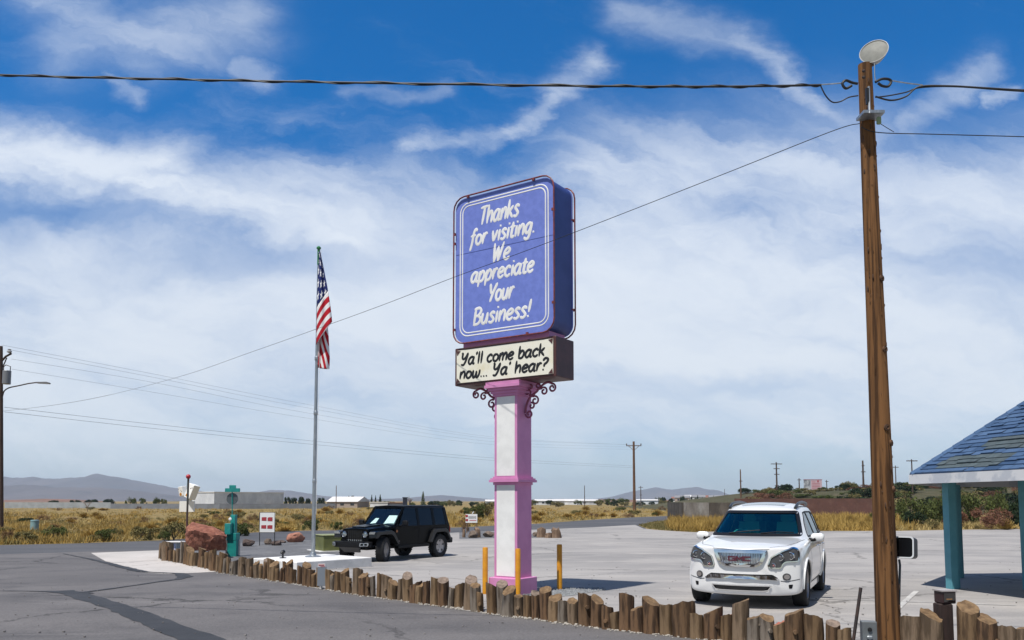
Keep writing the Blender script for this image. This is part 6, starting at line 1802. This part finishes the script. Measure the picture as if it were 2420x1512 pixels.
for px, d, w, h, gab, wl, rf_, lab in ((1297, 400, 14, 2.0, .8, BWHITE, ROOFW, 'long white shed just right of the sign column'), (1345, 420, 15, 1.9, 1.0, BWHITE, ROOFW, 'pale barn with green slope right of the sign column'), (1387, 410, 11, 2.0, .8, BWHITE, ROOFW, 'bright white shed left of the large green bush'),
        (1165, 380, 7, 1.8, .8, BWHITE, ROOFW, 'small white roof left of the sign column in the brush'), (1530, 420, 11, 2.2, .6, BWHITE, ROOFW, 'white low building right of the single-crossarm pole'),
        (1612, 520, 9, 3.0, 1.4, BTAN, ROOFG, 'tan hillside house with dark roof, leftmost of the far cluster'), (1632, 540, 8, 3.3, 1.5, BWHITE, ROOFW, 'white gabled house in the far cluster'), (1650, 520, 8, 3.4, 1.4, BWHITE, ROOFG, 'white house with grey roof in the far cluster'),
        (1668, 530, 9, 3.1, 1.5, WALLL, ROOFR, 'grey house with reddish roof in the far cluster'), (1690, 525, 8, 3.3, 1.3, BWHITE, ROOFG, 'pale house under the thin pole in the far cluster'), (1708, 540, 9, 3.2, 1.4, BTAN, ROOFR, 'tan red-roofed house, rightmost of the far cluster'),
        (1790, 420, 12, 3.4, 1.0, BTAN, ROOFW, 'tan long house behind the white car roof'), (1815, 410, 5, 4.2, .8, BWHITE, ROOFW, 'small white house left of the three-crossarm pole'), (1858, 380, 8, 4.0, .9, BWHITE, ROOFG, 'pale house between the three-crossarm pole and billboard'),
        (560, 430, 20, 2.0, .6, WALLL, ROOFW, 'pale far shed seen past the warehouse'), (1600, 560, 7, 2.6, 1.2, BWHITE, ROOFR, 'small red-roofed white house at the cluster edge')):
    building('house', (gp(px, d)[0], d, gz(d) + (1.0 if px > 1590 else 0)), w, 6, h, R((px * 37) % 40 - 20), wl, rf_, lab, 'house', gab, 2, group='small buildings on the horizon')
# ruined concrete wall and red-brown wall
CONC = ground_mat('stained concrete', (.24, .22, .20), (.14, .125, .11), (.32, .31, .29), .5, 1.4, .02, (6, .5), stretch=(1, 1, .35))
CONCD = ground_mat('dark stained concrete', (.10, .085, .070), (.07, .06, .05), (.15, .13, .11), .6, 1.6, .02, (6, .5), stretch=(1, 1, .35))
wall_run('concrete_wall', [gp(1580, 92), gp(1616, 85), gp(1676, 83.5), gp(1760, 82)], 1.86, .35, [CONCD, CONC, CONCD], 'stained broken concrete wall standing in dry grass left of the white car')
RBW = ground_mat('red brown block', (.120, .060, .050), (.095, .05, .042), (.15, .085, .07), .4, 1.2, .02, (5, .4))
wall_run('block_wall', [gp(1735, 116), gp(1900, 114), gp(1908, 113.9), gp(2110, 108)], 2.35, .25, RBW, 'reddish brown block wall behind the dry grass right of the white car')
# billboard
g = gp(1920, 200); z0 = hill_z(*g)
bb = empty('billboard', (*g, z0), 0, 'two-part billboard, grey picture and pink text panel, on two posts', 'billboard')
def bp_(px, py): return P(px, py, 200) - Vector((*g, z0))
for px in (1904, 1931): MB().box((bp_(px, 1150).x, .2, bp_(0, 1150).z / 2 - .4), (.22, .22, bp_(0, 1150).z + .8)).build('post', MT('billboard post', (.25, .30, .34), .6), bb)
for (x0, x1, nm, m) in ((1898.5, 1915, 'picture_panel', mat('billboard picture', (.55, .56, .57), .6, col2=(.16, .17, .19), scale=1.1)), (1915.4, 1941.8, 'text_panel', MT('billboard pink', (.60, .42, .45), .6))):
    a, c = bp_(x0, 1133.5), bp_(x1, 1157)
    pnl = MB().box(((a.x + c.x) / 2, 0, (a.z + c.z) / 2), (c.x - a.x, .15, a.z - c.z)).build(nm, m, bb)
for k in range(5):
    a = bp_(1918, 1138.5 + k * 3.6); MB().box((a.x + (.95 if k else .4), -.085, a.z), (1.9 if k else .8, .02, .10)).build('print_line', MT('billboard red', (.45, .10, .12), .6), pnl)
MB().ball(bp_(1932, 1137) + Vector((0, -.09, 0)), .22, 0, 12, (1, .15, 1.3)).build('red_mark', MT('billboard red'), pnl)
a, c = bp_(1898.5, 1133), bp_(1942, 1157.5)
for z in (a.z, c.z): MB().box(((a.x + c.x) / 2, -.02, z), (c.x - a.x + .1, .2, .10)).build('frame_rail', MT('billboard frame', (.40, .12, .16), .6), bb)
# dice-like roadside sign in the field
g = G(441, 1212); dD = g.y
ds = empty('cube_sign', g, 0, 'white sign of two tilted spotted cubes above a white board in the field', 'sign')
def dz(z, y, dy=0): return P(*K(z, y), dD + dy) - g
SGW = MT('sign bright white', (.80, .80, .78), .5)
a, c = dz(388, 472), dz(533, 583)
MB().box(((a.x + c.x) / 2, 0, (a.z + c.z) / 2), (c.x - a.x, .5, a.z - c.z), bev=.03).build('board', SGW, ds)
for z in (404, 520): MB().box((dz(z, 590).x, 0, dz(z, 583).z / 2 - .05), (.14, .14, dz(z, 583).z + .1)).build('leg', DARKST, ds)
MB().box((dz(490, 470).x, .1, dz(490, 462).z), (.5, .4, 1.2)).build('neck', SGW, ds)
for (zc, yc, w, h, tilt, nm) in ((512, 375, 1.35, 2.45, -20, 1), (418, 370, 1.0, 1.6, 12, 0)):
    Mc = Matrix.Translation(dz(zc, yc, -.1 if nm else .5)) @ Matrix.Rotation(R(tilt * -1), 4, 'Y') @ Matrix.Rotation(R(-28), 4, 'Z')
    cu = MB().box((0, 0, 0), (w, w, h), 0, Mc, bev=.06).build('cube', SGW, ds)
    rr = random.Random(nm + 3)
    for k in range(9 if nm else 5):
        x, z = rr.uniform(-.38, .38) * w, rr.uniform(-.42, .42) * h; r = rr.uniform(.05, .10)
        if k == 0: x, z, r = -.1 * w, -.30 * h, .28
        MB().lathe([(r, 0), (r * .9, .02), (.0001, .02)], 12, 0, Mc @ Matrix.Translation((x, -w / 2, z)) @ Matrix.Rotation(R(90), 4, 'X')).build('spot', MT('orange spot', (.50, .20, .02), .5) if k == 0 else MT('spot brown', (.10, .05, .03), .5), cu)

# ------------------------------------------------------------------ plants
def leafmat(name, c1, c2, dry=0):
    m = bpy.data.materials.new(name); m.use_nodes = True
    b = NB(m.node_tree); p = m.node_tree.nodes['Principled BSDF']; p.inputs['Roughness'].default_value = .8; p.inputs['Specular IOR Level'].default_value = .15
    geo = b.new('ShaderNodeNewGeometry'); oi = b.new('ShaderNodeObjectInfo')
    f = b.m('ADD', b.m('MULTIPLY', geo.outputs['Random Per Island'], .75), b.m('MULTIPLY', oi.outputs['Random'], .25))
    b.put(p.inputs['Base Color'], b.mix(f, c1, c2))
    return m


LF = {'green': leafmat('bush leaf green', (.045, .065, .018), (.115, .130, .040)), 'dark': leafmat('dark tree leaf', (.010, .022, .010), (.034, .052, .020)), 'olive': leafmat('sage leaf', (.11, .10, .038), (.21, .175, .07)),
      'dry': leafmat('dry brown twig', (.10, .055, .028), (.20, .115, .06)), 'gold': leafmat('dry gold grass', (.26, .165, .040), (.44, .30, .09)), 'pale': leafmat('pale conifer leaf', (.06, .085, .045), (.12, .14, .075)), 'straw': leafmat('straw grass', (.34, .25, .09), (.52, .41, .19)), 'russet': leafmat('russet brush', (.12, .052, .032), (.22, .11, .07))}
BARK = MT('bark', (.075, .055, .04), .9)


def foliage(kind, n, leaf, shape='dome', seed=1, twigs=0, spread=1.0):
    """leaf cloud in a unit volume: x,y in -1..1, z 0..1"""
    rr = random.Random(seed); mb = MB()
    cl = [(rr.uniform(-.75, .75), rr.uniform(-.75, .75), rr.uniform(.15, .85), rr.uniform(.22, .42)) for _ in range(11)]
    k = 0
    while k < n:
        if shape == 'cone':
            z = rr.random() ** 1.3; r = (1 - z) * .9 * (.6 + .4 * abs(math.sin(z * 15))) + .05; a = rr.uniform(0, 6.283); q = math.sqrt(rr.random()); p = Vector((r * q * math.cos(a), r * q * math.sin(a), z))
        elif shape == 'twig':
            a = rr.uniform(0, 6.283); e = rr.random(); L_ = rr.uniform(.25, 1); p = Vector((L_ * math.cos(a) * e ** .5, L_ * math.sin(a) * e ** .5, L_ * (1 - .75 * e)))
        else:
            c = rr.choice(cl); d = Vector((rr.gauss(0, 1), rr.gauss(0, 1), rr.gauss(0, 1))).normalized() * c[3] * rr.random() ** .4
            p = Vector((c[0] + d.x, c[1] + d.y, c[2] + d.z * .8))
            if p.z < 0.0: continue
            lim = math.sqrt(max(0.02, 1 - max(0, p.z - .35) ** 2 * 2.2))
            if math.hypot(p.x, p.y) > lim: continue
        s = leaf * rr.uniform(.6, 1.4)
        if shape == 'brush': u = Vector((rr.gauss(0, 1), rr.gauss(0, 1), rr.gauss(0, .6))).normalized(); s *= 1.9
        elif shape == 'twig': u = (p + Vector((0, 0, .05))).normalized(); s *= 2.2
        else: u = Vector((rr.gauss(0, 1), rr.gauss(0, 1), rr.gauss(.3, .8))).normalized()
        v = u.orthogonal().normalized(); v.rotate(Matrix.Rotation(rr.uniform(0, 6.28), 3, u)); wv = v * (s * (.10 if shape == 'twig' else .12 if shape == 'brush' else .55))
        mb.add([p - u * s - wv * .3, p + wv * .0 - u * s * .1 - wv, p + u * s, p + wv], [(0, 1, 2, 3)])
        k += 1
    for t in range(twigs):
        a = rr.uniform(0, 6.28); r = rr.uniform(.2, .9); mb.tube([(0, 0, 0), (r * .4 * math.cos(a), r * .4 * math.sin(a), .35), (r * math.cos(a), r * math.sin(a), rr.uniform(.5, .95))], [.03, .018, .006], 4, 1)
    me = mb.build('foliage', [LF[kind], BARK], recalc=False); d = me.data; bpy.data.objects.remove(me)
    return d


PROTO = {('green', 0): foliage('green', 2400, .050, seed=1, twigs=8), ('green', 1): foliage('green', 2400, .050, seed=2, twigs=8), ('olive', 0): foliage('olive', 1500, .060, seed=3, twigs=6), ('olive', 1): foliage('olive', 1500, .060, seed=4, twigs=6),
         ('dark', 0): foliage('dark', 1700, .065, seed=5, twigs=5), ('dark', 1): foliage('dark', 1700, .065, seed=6, twigs=5), ('dry', 0): foliage('dry', 1200, .055, 'brush', 7), ('dry', 1): foliage('dry', 1200, .055, 'brush', 8), ('russet', 0): foliage('russet', 1500, .055, 'brush', 9), ('russet', 1): foliage('russet', 1500, .055, 'brush', 19),
         ('gold', 0): foliage('gold', 800, .13, 'twig', 10), ('gold', 1): foliage('gold', 800, .13, 'twig', 11), ('cone', 0): foliage('dark', 800, .085, 'cone', 12), ('cone', 1): foliage('dark', 800, .085, 'cone', 13), ('pale', 0): foliage('pale', 520, .085, 'cone', 14)}
rb = random.Random(21)


def shrub(kind, px, base_py, w_px, top_py, label, cat='shrub', group='scrub in the dry field', d=None, z=None, i=0, name=None):
    if d is None: g = G(px, base_py); d = g.y; z = g.z
    else: g = Vector(((px - CX) / F_PX * d * .996, d, z if z is not None else gz(d)))
    w = w_px / 2 / F_PX * d; h = max(.2, P(px, top_py, d).z - g.z)
    o = bpy.data.objects.new(name or {'green': 'green_bush', 'olive': 'sagebrush', 'dark': 'dark_bush', 'dry': 'dry_bush', 'gold': 'grass_clump', 'russet': 'brushwood'}.get(kind, 'shrub'), PROTO[(kind, i)]); COL.objects.link(o)
    o.location = g; o.scale = (w, w * .9, h); o.rotation_euler.z = rb.uniform(0, 6.28)
    return tag(o, label, cat, group)


def tree(kind, px, base_py, w_px, top_py, d, label, i=0, z=None, group='trees on the horizon', trunk=.18):
    g = Vector(((px - CX) / F_PX * d, d, z if z is not None else gz(d))); w = w_px / 2 / F_PX * d; h = P(px, top_py, d).z - g.z
    o = empty('conifer_tree' if kind in ('cone', 'pale') else 'broadleaf_tree', g, rb.uniform(0, 6.28), label, 'tree', group)
    MB().tube([(0, 0, -.2), (0, 0, h * .5), (0, 0, h * .85)], [h * .035, h * .025, .02], 7).build('trunk', BARK, o)
    c = bpy.data.objects.new('crown', PROTO[(kind, i)]); COL.objects.link(c); c.parent = o; c.location = (0, 0, h * trunk * .6); c.scale = (w, w, h * (1 - trunk * .6))
    return o


# named field shrubs (px, base y, width, top y)
for kind, px, by, w, ty, lab in (
    ('green', 567, 1266, 70, 1232, 'big green bush between the red boulder and red-blocked sign'), ('green', 505, 1272, 46, 1240, 'green bush peeping above the right of the red boulder'), ('olive', 410, 1276, 70, 1228, 'wide grey-green bush left of the red-ball pole'), ('green', 388, 1278, 36, 1252, 'low green bush at the road edge left of the boulder'),
    ('green', 735, 1253, 46, 1224, 'green bush beside the flagpole behind the road'), ('green', 795, 1252, 40, 1230, 'green bush right of the flagpole at the road edge'), ('olive', 640, 1246, 46, 1222, 'sage bush behind the red-blocked sign'), ('dry', 600, 1234, 36, 1212, 'brown tangled bush behind the air pump'), ('dry', 515, 1228, 30, 1212, 'brown bush left of the air pump disc'),
    ('green', 1128, 1226, 46, 1187, 'tall green bush behind the little white sign'), ('olive', 1150, 1222, 50, 1184, 'grey-green tall bush touching the sign column'), ('green', 1105, 1216, 30, 1196, 'small green bush above the little white sign'), ('dry', 1098, 1256, 24, 1228, 'dry brown bush left of the little white sign'),
    ('green', 128, 1272, 60, 1240, 'green weed beside the pale teal pipe'), ('olive', 330, 1276, 66, 1242, 'grey-green bush at the road edge, left middle of the field'), ('green', 245, 1279, 60, 1246, 'leafy green clump at the road edge left of centre'), ('olive', 60, 1284, 60, 1252, 'olive clump at the far left road edge'),
    ('dry', 470, 1240, 60, 1222, 'flat brown brush left of the red boulder top'), ('olive', 565, 1225, 40, 1208, 'low sage bush under the air pump disc'), ('dark', 60, 1236, 40, 1222, 'dark low bush near the transformer pole'), ('dry', 20, 1278, 50, 1248, 'brown bush at the transformer pole foot'),
    ('dry', 850, 1245, 50, 1218, 'russet brown bush left of the black off-road car windscreen'), ('dry', 910, 1215, 26, 1204, 'small brown mound above the black off-road car bonnet'), ('olive', 700, 1230, 46, 1212, 'sage bush left of the flagpole')):
    shrub(kind, px, by, w, ty, lab, i=rb.randrange(2))
SLAB = {'olive': 'low grey-green sagebrush scattered in the dry field', 'dry': 'low brown dead bush scattered in the dry field', 'gold': 'straw-coloured grass clump scattered in the dry field', 'green': 'low green weed clump scattered in the dry field', 'dark': 'small dark bush scattered in the dry field'}
for k in range(110):
    px = rb.uniform(-10, 1570); edge = 1284 - max(0, px - 350) * .054 if px < 1085 else 1246 - (px - 1085) * .053
    t = rb.random() ** 1.15; by = 1201 + (edge - 2 - 1201) * t
    sc_ = (by - 1183) / 75; w = rb.uniform(26, 62) * (.35 + .65 * sc_); h = rb.uniform(9, 22) * (.3 + .8 * sc_)
    kind = rb.choice(('olive', 'olive', 'dry', 'dry', 'gold', 'gold', 'green', 'gold'))
    shrub(kind, px, by, w, by - h, SLAB[kind], i=rb.randrange(2), group='scrub in the dry field')


def grass(name, test, n, xr, yr, hr, m, blades=8, seed=1, wide=1.0):
    rr = random.Random(seed); mb = MB(); vs, fs = [], []
    k = 0
    while k < n:
        px, py = rr.uniform(*xr), rr.uniform(0, 1) ** .8 * (yr[1] - yr[0]) + yr[0]
        if not test(px, py): continue
        k += 1
        g = G(px, py); s = rr.uniform(*hr)
        lod = max(1.0, g.y / 60)
        for _ in range(blades):
            a = rr.uniform(0, 6.283); r = rr.random() * .28 * wide * lod; b0 = g + Vector((r * math.cos(a), r * math.sin(a), 0))
            l = Vector((rr.gauss(0, .5), rr.gauss(0, .5), 1)).normalized() * s * rr.uniform(.5, 1.1); w = Vector((math.cos(a + 1.6), math.sin(a + 1.6), 0)) * .016 * lod * wide
            o = len(vs); vs += [b0 - w, b0 + w, b0 + l * .6 + w * .6, b0 + l * .6 - w * .6, b0 + l]; fs += [(o, o + 1, o + 2, o + 3), (o + 3, o + 2, o + 4)]
    mb.v = vs; mb.f = [list(f) for f in fs]; mb.mi = [0] * len(fs)
    o = mb.build(name, m, recalc=False)
    return tag(o, kind='stuff')


def field_edge(px): return curve1([(p[0], p[1]) for p in road_edge], px)
grass('dry_grass', lambda x, y: y < field_edge(x) - .5 and mnoise.noise(Vector((x * .009, y * .07, 1))) > -.12, 5200, (-30, 1585), (1199, 1290), (.18, .55), LF['gold'], 8, 1)
grass('straw_grass', lambda x, y: y < field_edge(x) - .5 and mnoise.noise(Vector((x * .012, y * .09, 7))) > -.02, 2600, (-30, 1585), (1199, 1290), (.15, .45), LF['straw'], 7, 2)
grass('green_weeds', lambda x, y: y < field_edge(x) - .5 and mnoise.noise(Vector((x * .02, y * .1, 3))) > .0, 2200, (-30, 1585), (1210, 1288), (.15, .42), LF['olive'], 8, 3)
def isl_low(px): return curve1([(1508, 1241), (1530, 1249.5), (1600, 1255.5), (1640, 1257), (1760, 1253.5), (1950, 1254.5), (2100, 1254.5), (2240, 1251), (2500, 1249)], px)
def isl_top(px): return curve1([(1508, 1241), (1540, 1234), (1600, 1228), (1800, 1224), (2100, 1219), (2500, 1217)], px)
grass('tall_dry_grass', lambda x, y: isl_top(x) < y < isl_low(x) - .5 and x > 1580, 1500, (1580, 1765), (1222, 1258), (.25, .95), LF['gold'], 10, 4, 1.2)
grass('tall_dry_grass', lambda x, y: isl_top(x) < y < isl_low(x) - .5, 2100, (1890, 2160), (1217, 1257), (.25, 1.0), LF['gold'], 10, 5, 1.2)
grass('low_grass', lambda x, y: isl_top(x) < y < isl_low(x) - .3, 700, (1508, 1640), (1226, 1258), (.10, .30), LF['olive'], 8, 6)
grass('road_edge_grass', lambda x, y: isl_low(x) - 9 < y < isl_low(x) - .5, 700, (2110, 2419), (1238, 1256), (.2, .7), LF['straw'], 8, 7)
for k in range(16):
    px = rb.uniform(1900, 2110); by = rb.uniform(1240, 1253)
    shrub('gold', px, by, rb.uniform(24, 46), by - rb.uniform(14, 30), 'tall golden grass clump right of the white car', 'grass clump', 'golden clumps along the lot edge', i=rb.randrange(2))
for k in range(9):
    px = rb.uniform(1610, 1745); by = rb.uniform(1240, 1254)
    shrub('gold', px, by, rb.uniform(24, 44), by - rb.uniform(12, 24), 'golden grass clump below the broken concrete wall', 'grass clump', 'golden clumps along the lot edge', i=rb.randrange(2))
# brush at right, behind the pole and shelter
for kind, px, d, w, top, lab in (
    ('green', 2135, 62, 70, 1168, 'tall green bush just right of the brown utility pole'), ('green', 2175, 64, 80, 1172, 'broad green bush left of the front teal post'), ('green', 2215, 66, 70, 1165, 'green bush close behind the front teal post'), ('dark', 2160, 60, 60, 1205, 'dark green bush at the lot edge right of the pole'),
    ('green', 2300, 68, 100, 1158, 'big light green bush seen between the teal posts'), ('green', 2260, 67, 60, 1162, 'green bush just right of the front teal post'), ('russet', 2335, 59, 110, 1195, 'large russet heap of brushwood between the teal posts'), ('russet', 2250, 60, 70, 1205, 'russet brush behind the front teal post'),
    ('dark', 2395, 60, 50, 1200, 'dark bush beside the right teal post'), ('green', 2080, 66, 60, 1172, 'green bush half hidden behind the brown utility pole'), ('olive', 2200, 59, 40, 1225, 'olive clump at the lot edge left of the teal post'), ('gold', 2375, 58, 40, 1228, 'golden clump at the foot of the dark right bush'), ('dark', 2420, 64, 70, 1170, 'dark green bush at the right frame edge'), ('green', 2360, 78, 70, 1152, 'upper green bush behind the russet heap')):
    shrub(kind, px, 0, w, top, lab, 'bush', 'bushes at the right lot edge', d=d, i=rb.randrange(2))
for k in range(240):
    d = 124 + 150 * rb.random() ** 1.3; px = rb.uniform(1760, 2440); x = (px - CX) / F_PX * d
    if x < 30: continue
    z = hill_z(x, d); kind = rb.choice(('dark', 'dark', 'green', 'green', 'olive', 'olive', 'russet'))
    if z < -.1: continue
    hh = rb.uniform(.8, 2.3); ww = rb.uniform(2.0, 6.0)
    if 1885 < px < 1950 and z > .8 and d < 205: hh *= .5
    o = bpy.data.objects.new('hill_bush', PROTO[(kind, rb.randrange(2))]); COL.objects.link(o); o.location = (x, d, z - .1); o.scale = (ww / 2, ww / 2, hh); o.rotation_euler.z = rb.uniform(0, 6.28)
    tag(o, {'dark': 'dark green bush on the hillside at right', 'green': 'leafy green bush on the hillside at right', 'olive': 'grey-green sage bush on the hillside at right', 'russet': 'russet dead bush on the hillside at right'}[kind], 'bush', 'bushes on the right hillside')
# horizon trees
for kind, px, w, top, d, lab in (
    ('dark', 680, 18, 1172, 245, 'round dark tree just right of the warehouse end'), ('dark', 695, 20, 1174, 250, 'second dark tree right of the warehouse end'), ('dark', 712, 18, 1172, 247, 'dark tree left of the flagpole foot'), ('dark', 728, 16, 1176, 250, 'small dark tree just left of the flagpole'), ('dark', 760, 22, 1174, 260, 'dark tree between flagpole and bare pole'),
    ('dark', 822, 16, 1171, 275, 'dark tree behind the left half of the pale roof'), ('dark', 836, 18, 1170, 275, 'dark tree behind the middle of the pale roof'), ('dark', 852, 20, 1172, 275, 'dark tree behind the right end of the pale roof'), ('cone', 879, 12, 1170, 250, 'dark conifer right of the pale-roofed house, leftmost of three'), ('cone', 888, 10, 1171, 250, 'middle conifer of the three right of the pale-roofed house'), ('cone', 899, 14, 1169, 250, 'rightmost of three conifers by the trailers'),
    ('pale', 1000, 20, 1162, 230, 'lone pale conifer above the black off-road car roof'), ('green', 312, 26, 1173, 240, 'green tree above the pale boundary wall'), ('green', 340, 20, 1174, 242, 'small green tree right of the first wall tree'), ('green', 372, 22, 1173, 240, 'green tree left of the cube sign'), ('green', 390, 18, 1176, 240, 'low green tree close left of the warehouse'),
    ('dark', 180, 30, 1180, 330, 'far dark tree over the left boundary wall'), ('dark', 220, 34, 1179, 330, 'second far dark tree over the left boundary wall'), ('dark', 262, 30, 1178, 330, 'far dark tree at the joint of the two walls'), ('dark', 130, 26, 1181, 340, 'low far tree above the left wall'),
    ('green', 1435, 44, 1176, 330, 'broad light green tree left of the single-crossarm pole'), ('green', 1468, 44, 1175, 330, 'bright green broad tree just left of the single-crossarm pole'), ('green', 1415, 30, 1179, 330, 'low green tree right of the white shed'), ('dark', 1300, 26, 1181, 340, 'low dark tree before the white sheds')):
    tree(kind, px, 0, w, top, d, lab, i=0 if kind == 'pale' else rb.randrange(2))
for k in range(44):
    px = rb.uniform(1540, 2060); d = rb.uniform(330, 520) if px < 1760 else rb.uniform(230, 380)
    tree(rb.choice(('dark', 'dark', 'green', 'cone')), px, 0, rb.uniform(6, 14), rb.uniform(1170, 1179), d, 'small dark tree among the far houses right of the sign', i=rb.randrange(2), group='small trees among the far houses')
for k in range(40):
    px = rb.uniform(880, 1580); d = rb.uniform(260, 420)
    shrub(rb.choice(('dark', 'green', 'olive')), px, 0, rb.uniform(16, 44), rb.uniform(1180, 1187), 'low dark bush on the far edge of the dry field', 'bush', 'bushes along the far field edge', d=d, i=rb.randrange(2))
# bare tree
g = Vector((gp(968, 225)[0], 225, gz(225))); o = empty('bare_tree', g, 0, 'leafless grey tree beyond the black off-road car roof', 'tree')
h = P(968, 1171, 225).z - g.z; MB().tube([(0, 0, -.2), (0, 0, h * .45)], [.14, .10], 6).build('trunk', BARK, o)
bt = MB(); rr = random.Random(4)
for k in range(26):
    a = rr.uniform(0, 6.28); r = rr.uniform(.3, 1.2); bt.tube([(0, 0, h * rr.uniform(.25, .45)), (r * .5 * math.cos(a), r * .5 * math.sin(a), h * rr.uniform(.5, .7)), (r * math.cos(a), r * math.sin(a), h * rr.uniform(.65, 1))], [.06, .04, .015], 4)
bt.build('crown', MT('grey twig', (.16, .13, .12), .9), o)
# litter and pebbles of the lot as loose stuff
pbm = MB(); rr = random.Random(8)
for _ in range(420):
    px, py = rr.uniform(0, 2419), rr.uniform(1330, 1512); g = G(px, py); s = rr.uniform(.006, .02)
    pbm.box((g.x, g.y, g.z + .02 + s * .2), (s * rr.uniform(.8, 2), s, s * .7), rz=rr.uniform(0, 3))
for _ in range(900):
    px = rr.uniform(376, 2419); g = G(px, curve1(BASE, px) + rr.gauss(.8, 1.6)); s = rr.uniform(.008, .028)
    pbm.box((g.x, g.y, g.z + .016 + s * .2), (s * rr.uniform(.8, 2), s, s * .6), 1, rz=rr.uniform(0, 3))
tag(pbm.build('gravel_litter', [MT('pebble', (.26, .24, .22), .9, col2=(.10, .09, .085), scale=1.3), MT('pale chip', (.50, .46, .40), .9)]), kind='stuff')
gvm = MB()
for _ in range(900):
    px = rr.uniform(1235, 1430); py = 1390 + rr.random() * 22
    if py > 1414 - max(0, px - 1290) * .12 or py < 1389: continue
    g = G(px, py); s = rr.uniform(.015, .04); gvm.box((g.x, g.y, g.z + .02), (s, s * .8, s * .8), rz=rr.uniform(0, 3), taper=.6)
tag(gvm.build('white_gravel', MT('white stone', (.34, .35, .36), .8, col2=(.20, .21, .21), scale=6)), kind='stuff')

# ------------------------------------------------------------------ haze
HZ = bpy.data.materials.new('haze air'); HZ.use_nodes = True; HZ.node_tree.nodes.clear()
pv = HZ.node_tree.nodes.new('ShaderNodeVolumePrincipled'); pv.inputs['Color'].default_value = (.68, .83, 1, 1); pv.inputs['Density'].default_value = .00011; pv.inputs['Anisotropy'].default_value = .0
oo = HZ.node_tree.nodes.new('ShaderNodeOutputMaterial'); HZ.node_tree.links.new(pv.outputs[0], oo.inputs['Volume'])
hz = MB().box((0, 4350, 104), (17000, 8900, 232)).build('haze', HZ); tag(hz, kind='stuff')
